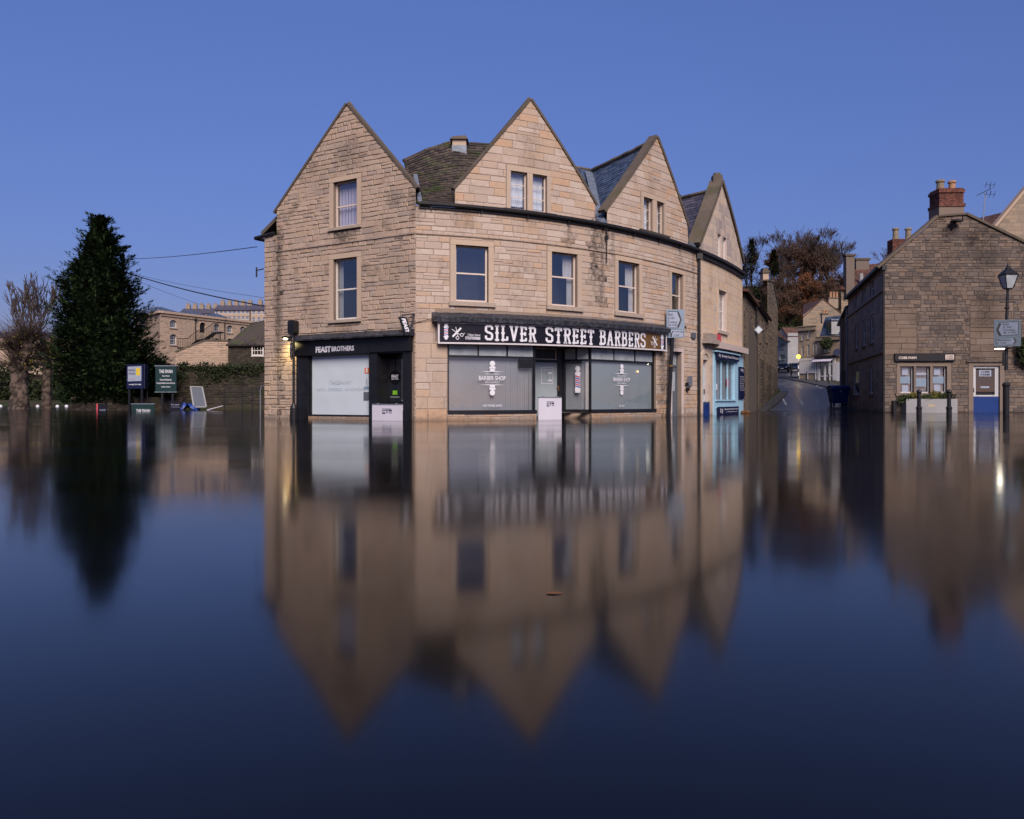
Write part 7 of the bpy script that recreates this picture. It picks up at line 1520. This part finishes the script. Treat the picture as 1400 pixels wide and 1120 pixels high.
for k in range(6): z = W(0, 530, 56).z-k*.28; mb = MB(); mb.tube([F.at(0, z, 0), F.at(F.len, z, 0)], .025, 6); mk('rail', mb, M['gutter'], o)
for t in (0, .5, .78, 1): mb = MB(); mb.tube([F.at(F.len*t, VB, .0), F.at(F.len*t, W(0, 529, 56).z, 0)], .04, 6); mk('upright', mb, M['gutter'], o)
o = thing('handrail', 'bent blue-grey steel handrail beside the corner building end', 'handrail', tuple(W(358, 571, 33))); p = W(356, 571, 33); q = W(361, 571, 33); zt = W(0, 527, 33).z; mb = MB(); mb.tube([(p.x, 33, VB), (p.x, 33, zt-.2), (p.x+.04, 33, zt-.05), (p.x+.12, 33.1, zt), (q.x+.05, 33.4, zt)], .025, 8); mk('rail', mb, M['steel'], o); mb = MB(); mb.tube([(q.x+.05, 33.4, VB), (q.x+.05, 33.4, zt)], .025, 8); mk('post', mb, M['steel'], o)
# the mill -------------------------------------------------------------------------
MF = Facade([(wx(219, 90), 90), (wx(364, 104.2), 104.2)]); ME = Facade([(wx(184, 98), 98), (wx(219, 90), 90)])
mv = lambda px, py: MF.uv(px, py)[1]; mt = mv(220, 425)
ml = thing('mill', 'large honey stone mill with arched windows and a black outside stair', 'mill', tuple(MF.at(MF.len/2, .6, -6)))
def arch_region(r): return r
mw = [MF.rect(232, 437.5, 241.3, 448.5), MF.rect(292, 443, 299.8, 454.2), MF.rect(310, 445, 317.8, 455.3), MF.rect(328, 446.5, 335.2, 456.3), MF.rect(232, 457, 241.3, 471.8), MF.rect(292, 462.5, 299.8, 472), MF.rect(310, 463, 317.8, 472)]
md = MF.rect(273, 441, 281.2, 455); mbk = MF.rect(252.8, 439, 263, 463.5)
regs = [[(0, 0), (MF.len, 0), (MF.len, mt), (0, mt)]]; mb = MB(); wall_sheet(mb, MF, regs, mw+[md], .25); wall_sheet(mb, ME, [[(0, 0), (ME.len, 0), (ME.len, mt), (0, mt)]], []); mk('wall', mb, M['mill'], ml)
pool = []; stonework(pool, MF, regs, [grow(r, .12, .1, .1) for r in mw+[md, mbk]], ch=(.25, .34), ln=(.5, .9), gap=.012, depth=.012, jit=.004, vmin=2, seed=95); lay_stones(pool, ml, M['mill'], 0)
def arch_trim(F, r, mat, name, root, rec=0):
    x0, x1, y0, y1 = r; cx = (x0+x1)/2; rr = (x1-x0)/2; mb = MB(); n = 10; yc = y1-rr*.8
    for k in range(n):
        a, b = math.pi*k/n, math.pi*(k+1)/n; fprism(mb, F, [(cx+rr*math.cos(a), yc+rr*.8*math.sin(a)), (cx+(rr+.16)*math.cos(a), yc+(rr*.8+.16)*math.sin(a)), (cx+(rr+.16)*math.cos(b), yc+(rr*.8+.16)*math.sin(b)), (cx+rr*math.cos(b), yc+rr*.8*math.sin(b))], -.05, .03, rnd.random())
    # spandrels fill the square head of the opening
    for s in (-1, 1):
        pts = [(cx+s*rr, yc)]+[(cx+s*rr*math.cos(a*math.pi/10), yc+rr*.8*math.sin(a*math.pi/10)) for a in range(6)]+[(cx, y1), (cx+s*rr, y1)]; pts = pts[1:]
        for k in range(5): q = [pts[k], (cx+s*rr, y1), pts[k+1]]; fprism(mb, F, q if s > 0 else q[::-1], -.1, .01, .5)
    fbox(mb, F, x0-.13, x0-.003, y0, yc, -.05, .028, .5); fbox(mb, F, x1+.003, x1+.13, y0, yc, -.05, .028, .5)
    return mk(name, mb, M[mat], root)
for r in mw:
    w_ = window(MF, ml, r, rows=2, cols=3, bars=(.25, .75), frame='white_pvc', surround=None, sill=.1, sillw=.1, smat='mill', recess=.14, fw=.08); arch_trim(MF, r, 'mill', 'arch', w_)
arch_trim(MF, mbk, 'mill', 'blind_arch', ml); mb = MB(); fbox(mb, MF, md[0], md[1], md[2], md[3], -.24, -.2); d_ = mk('door', mb, M['black'], ml); arch_trim(MF, md, 'mill', 'door_arch', d_)
mb = MB(); fbox(mb, MF, -.2, MF.len, mt-.25, mt, -.3, .25); fbox(mb, ME, 0, ME.len+.25, mt-.25, mt, -.3, .245); fbox(mb, MF, 0, MF.len, mt-.55, mt-.48, -.05, .12)
for k in range(70): X = .1+k*(MF.len-.2)/70; fbox(mb, MF, X, X+.12, mt-.478, mt-.253, -.05, .14)
mk('cornice', mb, M['mill'], ml)
for px in (266.5, 306.5):
    mb = MB(); p = MF.at(MF.ux(px), 0, .1); mb.tube([(p.x, p.y, mv(px, 466)), (p.x, p.y, mv(px, 437))], .06, 6); mb.box((p.x-.14, p.y-.14, mv(px, 438)), (p.x+.14, p.y+.14, mv(px, 435.5))); mk('downpipe', mb, M['gutter'], ml)
mb = MB()
for px, py, wd in ((234, 419.8, 3.2), (276, 424.5, 3), (312, 430, 2.6)):
    c = MF.at(MF.ux(px), mt, -3); h = .9; mb.add([c+Vector((-wd, 0, 0)), c+Vector((wd, 0, 0)), c+Vector((wd, 3, 0)), c+Vector((-wd, 3, 0)), c+Vector((-.3, 1.5, h)), c+Vector((.3, 1.5, h))], [(0,1,5,4), (1,2,5), (2,3,4,5), (3,0,4)])
mk('hipped_roofs', mb, M['slate'], ml, kind='stuff')
mb = MB(); P_ = [MF.at(MF.ux(px), mv(px, py), d) for px, py, d in ((232, 475.5, 1.2), (246, 475.5, 1.2), (259, 465, 1.2), (268, 464, 1.2), (281, 454.8, 1.2), (291, 453.8, 1.2))]
for a, b in zip(P_, P_[1:]):
    mb.hexa([a+Vector((0, 0, -.15)), b+Vector((0, 0, -.15)), b+Vector((.1, .9, -.15)), a+Vector((.1, .9, -.15)), a, b, b+Vector((.1, .9, 0)), a+Vector((.1, .9, 0))]); mb.tube([a+Vector((0, 0, 1)), b+Vector((0, 0, 1))], .035, 5)
    for k in range(6): p = a.lerp(b, k/6); mb.tube([p, p+Vector((0, 0, 1))], .02, 4)
for p in (P_[2], P_[4], P_[5]): mb.tube([p, (p.x, p.y, 1)], .06, 6)
mk('outside_stair', mb, M['black'], ml)
mb = MB(); a = MF.at(0, 0, -9)
for p, q in ((ME.at(0, 0), ME.at(0, 0)+Vector((6, 8, 0))), (ME.at(0, 0)+Vector((6, 8, 0)), MF.at(MF.len, 0, -6))): mb.add([(p.x, p.y, 0), (q.x, q.y, 0), (q.x, q.y, mt), (p.x, p.y, mt)], [(0,1,2,3)])
mb.add([ME.at(0, mt-.1), MF.at(0, mt-.1), MF.at(MF.len, mt-.1), MF.at(MF.len, mt-.1, -6), ME.at(0, mt-.1)+Vector((6, 8, 0))], [(0,1,2,3,4)]); mk('rear_wall', mb, M['mill'], ml)
# outbuilding gable and cottage
OF = FY(240, 312, 78); ov = lambda px, py: OF.uv(px, py)
o = far_house('outbuilding', 'rubble stone outbuilding with a sloping top in front of the mill', OF, [[(0, 0), (OF.len, 0), ov(312, 467), ov(281, 466.5), ov(240, 482)]], [], 'mill', stones=dict(ch=(.14, .24), ln=(.25, .6), gap=.025, depth=.03, jit=.02, vmin=2.5), depth=4, seed=96)
mb = MB(); fstrip(mb, OF, ov(240, 482), ov(281, 466.5), .14, -.4, .08); fstrip(mb, OF, ov(281, 466.5), ov(312, 467), .14, -.4, .078); mk('coping', mb, M['coping'], o)
CT = FY(312, 372, 72); tv = lambda px, py: CT.uv(px, py)
cw = CT.rect(344.5, 472, 361, 487)
o = far_house('cottage', 'mossy brown roofed cottage with a white window beside the corner building', CT, [[(0, 0), (CT.len, 0), (CT.len, tv(340, 471)[1]), (0, tv(340, 471)[1])]], [], 'gardenwall', stones=dict(ch=(.15, .2), ln=(.2, .35), gap=.01, depth=.03, vmin=3), depth=6, seed=97)
window(CT, o, cw, rows=2, cols=4, frame='white', surround=None, sill=.06, sillw=.05, smat='white', recess=-.12, room=False, fw=.1)
slab_roof(o, (CT.at(-.1, tv(340, 472)[1], .35), CT.at(CT.len, tv(340, 472)[1], .35), W(372, 436, 76), W(345, 441, 76)), 'tile', rows=14, cols=18)
mb = MB(); fbox(mb, CT, tv(318, 0)[0], tv(354, 0)[0], tv(330, 503)[1], tv(330, 501)[1], .05, .3); mk('fascia_board', mb, M['whitewash'], o)
# terrace on the hill
def terrace(px0, px1, ptop, pbase, Y, nb, lb, nchim):
    F = FY(px0, px1, Y); o = thing('hill_terrace', lb, 'terrace', tuple(F.at(F.len/2, gz(F.at(0, 0).x, Y), -4)), 'terraces on the far hill'); zt, zb = F.uv((px0+px1)/2, ptop)[1], F.uv((px0+px1)/2, pbase)[1]
    ws = []
    for i in range(nb):
        for j in range(2):
            u_ = F.len*(i+.5)/nb; ws.append((u_-.5, u_+.5, zb+(zt-zb)*(.12+.5*j), zb+(zt-zb)*(.42+.5*j)))
    mb = MB(); wall_sheet(mb, F, [[(0, zb-9), (F.len, zb-9), (F.len, zt), (0, zt)]], ws, .15); mk('wall', mb, M['mill'], o)
    for w_ in ws: window(F, o, w_, frame='white_pvc', surround=None, sill=None, recess=.08, fw=.1, room=False, curtain=('full', 'blind'))
    slab_roof(o, (F.at(-.3, zt-.1, .3), F.at(F.len+.3, zt-.1, .3), F.at(F.len+.3, zt+1.7, -3.5), F.at(-.3, zt+1.7, -3.5)), 'slate_purple', .2)
    for k in range(nchim): u_ = F.len*(k+.5)/nchim; c = F.at(u_, zt+1.3, -3.2); mb = MB(); mb.box((c.x-.6, c.y, c.z-.5), (c.x+.6, c.y+.8, c.z+1.5)); mb.box((c.x-.35, c.y+.2, c.z+1.503), (c.x-.1, c.y+.5, c.z+2.0)); mb.box((c.x+.1, c.y+.2, c.z+1.503), (c.x+.35, c.y+.5, c.z+2.0)); mk('chimney', mb, M['town'], o)
    mb = MB(); P = [F.at(0, 0, 0), F.at(0, 0, -7), F.at(F.len, 0, -7), F.at(F.len, 0, 0)]
    for a, b in zip(P, P[1:]): mb.add([(a.x, a.y, zb-9), (b.x, b.y, zb-9), (b.x, b.y, zt), (a.x, a.y, zt)], [(0,1,2,3)])
    mk('side_wall', mb, M['mill'], o)
terrace(246, 293, 428, 440, 236, 8, 'dark roofed hill terrace with many chimneys just behind the mill parapet', 5); terrace(293.5, 341, 423.5, 439, 228, 8, 'stone hill terrace with rows of white windows above the mill', 5); terrace(343, 372, 423, 442, 222, 4, 'end block of the hill terrace beside the corner building edge', 2)
# far tan wall on the river bank
TB = FY(-60, 104, 128); o = far_house('riverside_building', 'long tan stone building half hidden behind the pollarded trees', TB, [[(0, 0), (TB.len, 0), (TB.len, TB.uv(50, 462)[1]), (0, TB.uv(50, 459)[1])]], [], 'mill', depth=8)
slab_roof(o, (TB.at(0, TB.uv(50, 460)[1], .3), TB.at(TB.len, TB.uv(50, 460)[1], .3), TB.at(TB.len, TB.uv(50, 450)[1], -5), TB.at(0, TB.uv(50, 450)[1], -5)), 'slate_purple')
RB = FY(-80, 112, 97); o = thing('river_wall', 'dark stone river wall across the water behind the pollards', 'wall', tuple(RB.at(RB.len/2, VB, -.3))); zt = RB.uv(50, 512)[1]
mb = MB(); fbox(mb, RB, 0, RB.len, -1, zt, -.6, 0); mk('core', mb, M['gardenwall'], o); pool = []; stonework(pool, RB, [[(0, 0), (RB.len, 0), (RB.len, zt), (0, zt)]], [], ch=(.2, .35), ln=(.3, .8), gap=.03, depth=.05, jit=.03, vmin=0, seed=98); lay_stones(pool, o, M['gardenwall'], 0)
mb = MB(); R = random.Random(8)
for k in range(150): c = RB.at(R.uniform(0, RB.len), zt*R.uniform(.2, 1.35), R.uniform(.1, .8)); leaves(mb, c, (1.0, .5, .8), 40, .2, R)
mk('bank_scrub', mb, M['ivy'], kind='stuff')
for k, px in enumerate((1, 18, 51.5, 78.5, 91)):
    p = W(px, 553.5, 82); mb = MB(); mb.ball((p.x, p.y, .03), .17, 10, 8); solo('buoy', mb, M['signwhite'], 'small white float on the boom line across the river', 'buoy', 'white floats on the river boom', smooth=True)
# pole and wires behind the conifer
pp_ = W(168, 560, 59); ztp = W(168, 352, 59).z; o = thing('utility_pole', 'wooden wire pole hidden in the big conifer', 'pole', (pp_.x, 59, VB)); mb = MB(); mb.tube([(pp_.x, 59, VB), (pp_.x, 59, ztp+.2)], .12, 8); mk('mast', mb, M['bark'], o)
for i, (a, b, r, sag, lb) in enumerate(((W(168, 354, 59), LF.at(-.3, LF.uv(362, 337)[1], .1), .016, .12, 'thin overhead wire running level from the conifer to the eaves'), (W(168, 371, 59), W(375, 421, 42), .035, .2, 'thick overhead cable sloping down from the conifer behind the corner building'), (W(168, 371, 59), W(375, 409, 42), .010, .15, 'fine overhead wire just above the thick sloping cable'), (W(168, 375, 59), W(300, 424, 84), .012, .2, 'thin wire sloping from the conifer down to the mill roof'))):
    mb = MB(); pts = []
    for k in range(15): t = k/14; p = Vector(a).lerp(Vector(b), t); pts.append(p-Vector((0, 0, sag*4*t*(1-t))))
    mb.tube(pts, r, 5); solo('overhead_wire', mb, M['cable'], lb, 'wire')
# ------------------------------------------------------------------ trees
def conifer(px, Y, prof, label, n, seed, size=.34):
    """prof: (photo row, left px, right px) outline of the crown"""
    R = random.Random(seed); base = W(px, 560, Y); o = thing('conifer', label, 'tree', (base.x, Y, VB))
    pr = [(W(px, r, Y).z, wx(a, Y)-base.x, wx(b, Y)-base.x) for r, a, b in prof]; pr.sort()
    z0, z1 = pr[0][0], pr[-1][0]
    def ext_(z):
        for (za, la, ra), (zb, lb_, rb) in zip(pr, pr[1:]):
            if za <= z <= zb: t = (z-za)/(zb-za); return la+(lb_-la)*t, ra+(rb-ra)*t
        return (0, 0)
    mb = MB(); mb.tube([(base.x, Y, VB), (base.x, Y, z0+(z1-z0)*.9)], [.35, .05], 8); mk('trunk', mb, M['bark'], o)
    mb = MB(); cnt = 0
    def radius(z, a):
        l, r = ext_(z); c = (l+r)/2; hw = (r-l)/2; q_ = (z-z0)/(z1-z0); k = 1+(.26+.25*q_)*mnoise.noise(Vector((math.cos(a)*1.8, math.sin(a)*1.8, z*.8)))+.22*mnoise.noise(Vector((math.cos(a)*4, math.sin(a)*4, z*1.9)))
        return c, hw*k
    for _ in range(int(n*.012)):                # pointed boughs that break the outline
        t = R.random()**1.15; z = z0+(z1-z0)*min(.97, t); a = R.uniform(0, 2*math.pi); c, rr = radius(z, a); out = Vector((math.cos(a), math.sin(a)*.55, 0)); L0 = R.uniform(.9, 1.9)*(1.1-.55*t); tone = R.random()
        b0 = Vector((base.x+c, Y, z))+out*rr*R.uniform(.72, .95); dr = (out.normalized()*.8+Vector((0, 0, R.uniform(.1, .75)))).normalized()
        for k in range(46):
            s_ = R.random(); wd = .42*L0*(1-s_)*R.random()+.03; an = R.uniform(0, 6.3); sd = dr.orthogonal().normalized(); p = b0+dr*L0*s_+(sd*math.cos(an)+dr.cross(sd)*math.sin(an))*wd
            d = (dr+Vector((R.uniform(-.6, .6), R.uniform(-.6, .6), R.uniform(-.4, .5)))).normalized(); s = size*R.uniform(.45, .95); side = d.cross(Vector((0, 0, 1))).normalized()*s*.2
            mb.add([p, p+d*s*.45+side, p+d*s, p+d*s*.45-side], [(0,1,2,3)], min(1, .35*R.random()+.75*tone))
    while cnt < n:
        t = 1-math.sqrt(R.random())*1.0 if R.random() < .75 else R.random(); z = z0+(z1-z0)*t; a = R.uniform(0, 2*math.pi); c, rr = radius(z, a)
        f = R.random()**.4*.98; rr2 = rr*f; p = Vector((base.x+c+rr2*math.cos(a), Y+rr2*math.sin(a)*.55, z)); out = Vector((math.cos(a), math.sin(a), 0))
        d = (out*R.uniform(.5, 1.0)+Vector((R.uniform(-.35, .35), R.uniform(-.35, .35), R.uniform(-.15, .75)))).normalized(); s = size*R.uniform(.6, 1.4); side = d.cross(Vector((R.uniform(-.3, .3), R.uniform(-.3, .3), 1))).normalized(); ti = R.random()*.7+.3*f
        for k in (-1, 0, 1):                       # a spray of three pointed fronds
            dd = (d+side*.55*k+Vector((0, 0, R.uniform(-.15, .1)))).normalized(); L_ = s*(1.0 if k == 0 else .75); w2 = side*s*.16; q = p+dd*L_*.45
            mb.add([p, q+w2, p+dd*L_, q-w2], [(0,1,2,3)], ti)
        cnt += 1
    # inner mass of twigs so that light does not pass straight through
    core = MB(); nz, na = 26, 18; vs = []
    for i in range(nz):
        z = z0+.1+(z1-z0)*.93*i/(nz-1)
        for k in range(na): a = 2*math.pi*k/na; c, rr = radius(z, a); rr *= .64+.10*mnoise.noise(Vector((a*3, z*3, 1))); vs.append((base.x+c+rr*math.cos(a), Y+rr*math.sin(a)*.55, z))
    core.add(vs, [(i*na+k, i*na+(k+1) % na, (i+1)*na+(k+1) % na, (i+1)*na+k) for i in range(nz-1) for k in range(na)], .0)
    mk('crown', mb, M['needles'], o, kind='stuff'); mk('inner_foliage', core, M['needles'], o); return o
conifer(138, 57.5, [(297, 137, 139), (312, 128, 143), (330, 118, 153), (345, 116, 160), (360, 98, 168), (380, 88, 176), (395, 84, 182), (412, 86, 186), (430, 74, 192), (450, 71, 196), (470, 72, 204), (490, 76, 216), (505, 78, 222), (520, 80, 226), (538, 84, 224), (552, 90, 215)], 'tall dark green conifer with a ragged pointed crown by the flood', 30000, 4)
conifer(226, 58.2, [(492, 214, 219), (502, 200, 232), (515, 196, 240), (530, 194, 242), (548, 198, 240)], 'low dark evergreen bush behind the green pub board', 2600, 6, .22)

def grow_tree(R, mb, p, d, L, r, depth, up=.12, spread=.6, segs=3, ratio=.68, nb=(2, 3), minr=.008, tw=None):
    pts = [p]; rs = [r]; q = p
    for i in range(segs):
        d = (d+Vector((R.uniform(-.22, .22), R.uniform(-.22, .22), R.uniform(-.08, .12)+up*.3))).normalized(); q = q+d*L/segs; pts.append(q); rs.append(max(minr, r*(1-.45*(i+1)/segs)))
    (mb if depth > 0 or tw is None else tw).tube(pts, rs, 5 if r > .08 else 3, cap=False, tint=R.random())
    if depth <= 0: return
    for k in range(R.randint(*nb)):
        t = R.choice(pts[1:]) if k else pts[-1]; a = Vector((R.uniform(-1, 1), R.uniform(-1, 1), R.uniform(-.3, .8))); dd = (d+a*spread+Vector((0, 0, up))).normalized()
        grow_tree(R, mb, t, dd, L*ratio*R.uniform(.8, 1.2), max(minr, r*.55), depth-1, up, spread, segs, ratio, nb, minr, tw)
def bare_tree(seed, h, label, twm, depth=6, leafm=None, nleaf=0, grp='bare trees on the wooded hill', spread=.6, trunkfrac=.3):
    R = random.Random(seed); o = thing('bare_tree', label, 'tree', (0, 0, 0), grp); mb, tw = MB(), MB()
    grow_tree(R, mb, Vector((0, 0, 0)), Vector((R.uniform(-.05, .05), R.uniform(-.05, .05), 1)), h*trunkfrac, h*.018, depth, .16, spread, 3, .72, (2, 4) if depth > 5 else (3, 4), h*.0016, tw)
    mk('trunk', mb, M['bark'], o); mk('crown', tw, M[twm], o, kind='stuff')
    if leafm:
        lf = MB(); ends = [tw.v[i] for i in range(0, len(tw.v), 7)]
        for _ in range(nleaf): p = Vector(R.choice(ends))+Vector((R.uniform(-.4, .4), R.uniform(-.4, .4), R.uniform(-.4, .4))); a = Vector((R.uniform(-1, 1), R.uniform(-1, 1), R.uniform(-1, 1))).normalized(); b = a.orthogonal(); s = .16; lf.add([p-a*s, p+b*s*.5, p+a*s, p-b*s*.5], [(0,1,2,3)], R.random())
        mk('leaves', lf, M[leafm], o, kind='stuff')
    return o
def place_tree(src, first, px, Y, h, h0, label, rz):
    x = wx(px, Y); z = gz(x, Y)-.3; s = h/h0; loc = (x, Y, z)
    if first: src.location = loc; src.rotation_euler = (0, 0, rz); src.scale = (s*1.3, s*1.3, s); src['label'] = label; return src
    return copy_thing(src, loc, label, rz, (s*1.3, s*1.3, s))
protos = [bare_tree(101, 12, 'x', 'twig', depth=7), bare_tree(102, 12, 'x', 'twigred', leafm='brownleaf', nleaf=1600), bare_tree(103, 12, 'x', 'twigred', leafm='russet', nleaf=1800), bare_tree(104, 12, 'x', 'twig', spread=.75)]
hs = [(1017, 176, 11, 0), (1022, 168, 9.5, 3), (1030, 180, 12, 0), (1037, 172, 9, 3), (1045, 172, 9.5, 3), (1052, 180, 11, 1), (1059, 168, 9, 0), (1065, 180, 11, 0), (1070, 185, 12, 1), (1076, 176, 11.5, 3), (1082, 190, 13, 0), (1085, 168, 10, 1), (1090, 190, 14, 0), (1094, 178, 12.5, 1), (1098, 190, 14, 3), (1103, 186, 14, 1), (1107, 172, 9, 2), (1112, 182, 13, 0), (1116, 192, 14, 3), (1119, 178, 12, 1), (1126, 186, 13.5, 3), (1131, 178, 12, 0), (1136, 190, 13, 1), (1140, 180, 12, 0), (1147, 190, 11, 3), (1110, 163, 8, 2), (1098, 163, 8, 1), (1122, 164, 7.5, 3), (1075, 162, 7, 1), (1140, 165, 8, 0), (1088, 162, 7, 2), (1130, 168, 8, 1), (1066, 164, 8, 1), (1081, 170, 9, 1), (1092, 170, 9, 1), (1102, 168, 9, 2), (1116, 170, 9, 1), (1125, 172, 10, 1), (1134, 172, 9, 1), (1145, 174, 9, 1), (1106, 178, 11, 1), (1070, 172, 9.5, 1)]
used = set()
for k, (px, Y, h, kind) in enumerate(hs):
    lb = ['grey-brown bare winter tree on the wooded hill above the street', 'reddish-brown bare winter tree on the wooded hill above the street', 'bare tree with russet leaves left on it on the wooded hill', 'wide spreading grey bare tree on the wooded hill above the street'][kind]
    place_tree(protos[kind], kind not in used, px, Y, h, 12, lb, k*1.7); used.add(kind)
# hill evergreens and undergrowth
def hill_conifer(px, Y, h, seed, label):
    R = random.Random(seed); x = wx(px, Y); z = gz(x, Y); o = thing('hill_conifer', label, 'tree', (x, Y, z)); mb = MB(); mb.tube([(x, Y, z-.5), (x, Y, z+h*.95)], [.25, .04], 6); mk('trunk', mb, M['bark'], o); mb = MB()
    for _ in range(2600):
        t = R.random()**.8; zz = z+h*(.25+.75*t); rr = h*.17*(1-t)*(1+.4*math.sin(t*40))*R.random()**.5+.1; a = R.uniform(0, 6.3); p = Vector((x+rr*math.cos(a), Y+rr*math.sin(a), zz)); d = Vector((math.cos(a), math.sin(a), R.uniform(-.5, .2))); s = .4; sd = d.cross(Vector((0, 0, 1)))*.35; mb.add([p, p+d*s*.5+sd*s, p+d*s, p+d*s*.5-sd*s], [(0,1,2,3)], R.random())
    mk('crown', mb, M['ivy'], o, kind='stuff')
hill_conifer(1027.5, 172, 15, 1, 'ivy-clad evergreen poking above the bare trees next to the gabled house'); hill_conifer(1058, 174, 12, 2, 'dark evergreen among the bare trees behind the rubble house chimney')
mb = MB(); R = random.Random(44)
for _ in range(420):
    y = 150+R.random()**1.3*32; px = R.uniform(1010, 1165); x = wx(px, y); z = gz(x, y); c = Vector((x, y, z+R.uniform(.2, 1.2))); leaves(mb, c, (1.5, 1.2, 1.1), 55, .3, R)
mk('hillside_shrubs', mb, M['leaf'], kind='stuff')
FT = FY(1138, 1160, 176); o = far_house('hilltop_house', 'dark stone house at the edge of the wood on the hill', FT, [[(0, 20), (FT.len, 20), (FT.len, FT.uv(1150, 382)[1]), (0, FT.uv(1150, 382)[1])]], [FT.rect(1144, 384, 1147, 390)], 'darkrub', depth=6); slab_roof(o, (FT.at(-.3, FT.uv(1150, 383)[1], .3), FT.at(FT.len, FT.uv(1150, 383)[1], .3), FT.at(FT.len, FT.uv(1150, 374)[1], -3), FT.at(-.3, FT.uv(1150, 376)[1], -3)), 'slate_purple')
# a bare tree above the stone building roof
t5 = bare_tree(105, 12, 'grey bare tree behind the roof of the sooty stone building', 'twig', grp=None); t5.location = (wx(1212, 105), 105, 12.0); t5.scale = (.95, .95, .8)
# pollarded planes on the left
def pollard(px, Y, wd, ztop_px, seed, label, extra=None):
    R = random.Random(seed); b = W(px, 560, Y); o = thing('pollard_tree', label, 'tree', (b.x, Y, VB), 'pollarded trees by the river'); zt = W(px, ztop_px, Y).z; r = wd*Y/FPX/2
    mb = MB(); n = 14; lv_ = 16; vs = []
    for i in range(lv_+1):
        t = i/lv_; z = VB+(zt-VB)*t; rr = r*(1.05-.25*t)
        for k in range(n): a = 2*math.pi*k/n; q = rr*(1+.34*mnoise.noise(Vector((math.cos(a)*1.6, math.sin(a)*1.6, z*1.4+seed)))+.20*mnoise.noise(Vector((math.cos(a)*3, math.sin(a)*3, z*3.0)))); vs.append((b.x+q*math.cos(a), Y+q*math.sin(a), z))
    mb.add(vs, [(i*n+k, i*n+(k+1) % n, (i+1)*n+(k+1) % n, (i+1)*n+k) for i in range(lv_) for k in range(n)]+[tuple(lv_*n+k for k in range(n))])
    heads = [Vector((b.x, Y, zt))]
    for s, l in (extra or ()):
        e = Vector((b.x+s, Y+R.uniform(-.3, .3), zt+l)); mb.tube([(b.x, Y, zt-.4), ((b.x+e.x)/2+.1*s, Y, zt+l*.35), e], [r*.75, r*.55, r*.5], 9); mb.ball(e, r*.62, 9, 6); heads.append(e)
    for k in range(7): a = k*.9; mb.ball((b.x+r*.7*math.cos(a), Y+r*.7*math.sin(a), zt-.25+.12*math.sin(k*2.3)), r*.42, 8, 6)
    mk('trunk', mb, M['planebark'], o, smooth=True); tw = MB()
    for h in heads:
        for _ in range(300):
            a = R.uniform(0, 6.3); el = R.uniform(-.1, 1.3); d = Vector((math.cos(a)*math.cos(el), math.sin(a)*math.cos(el), math.sin(el))); L_ = R.uniform(.7, 2.2); p = h+d*r*.5; tw.tube([p, p+d*L_*.5+Vector((0, 0, .06)), p+d*L_+Vector((R.uniform(-.2, .2), 0, .25))], [.022, .016, .006], 3, cap=False)
    mk('crown', tw, M['twig'], o, kind='stuff'); lf = MB()
    for h in heads: leaves(lf, h+Vector((R.uniform(-.8, .8), -.3, .4)), (1.2, .8, .8), 60, .12, R)
    mk('leaves', lf, M['yellowleaf'], o, kind='stuff')
pollard(26, 62, 24, 500, 3, 'stout pollarded plane with a knobbly forked head', ((-.35, 1.2), (.75, 2.0))); pollard(64, 63.5, 12.5, 492, 5, 'slimmer pollarded plane with a single knob head', ((.1, .35),))
t6 = bare_tree(107, 9, 'slender bare tree standing behind the stout pollarded plane', 'twig', grp=None, spread=.5); t6.location = (wx(26, 84), 84, .2); t6.scale = (1.9, 1.6, 1.75)
mb = MB(); p = W(757, 812, .68*FPX/(812-HY)); mb.add([p+Vector((-.03, -.006, .003)), p+Vector((-.006, -.014, .004)), p+Vector((.026, -.006, .003)), p+Vector((.03, .006, .004)), p+Vector((.0, .012, .005)), p+Vector((-.02, .01, .003))], [(0,1,2,3,4,5)]); solo('floating_leaf', mb, M['russet'], 'single russet leaf afloat on open water', 'leaf')
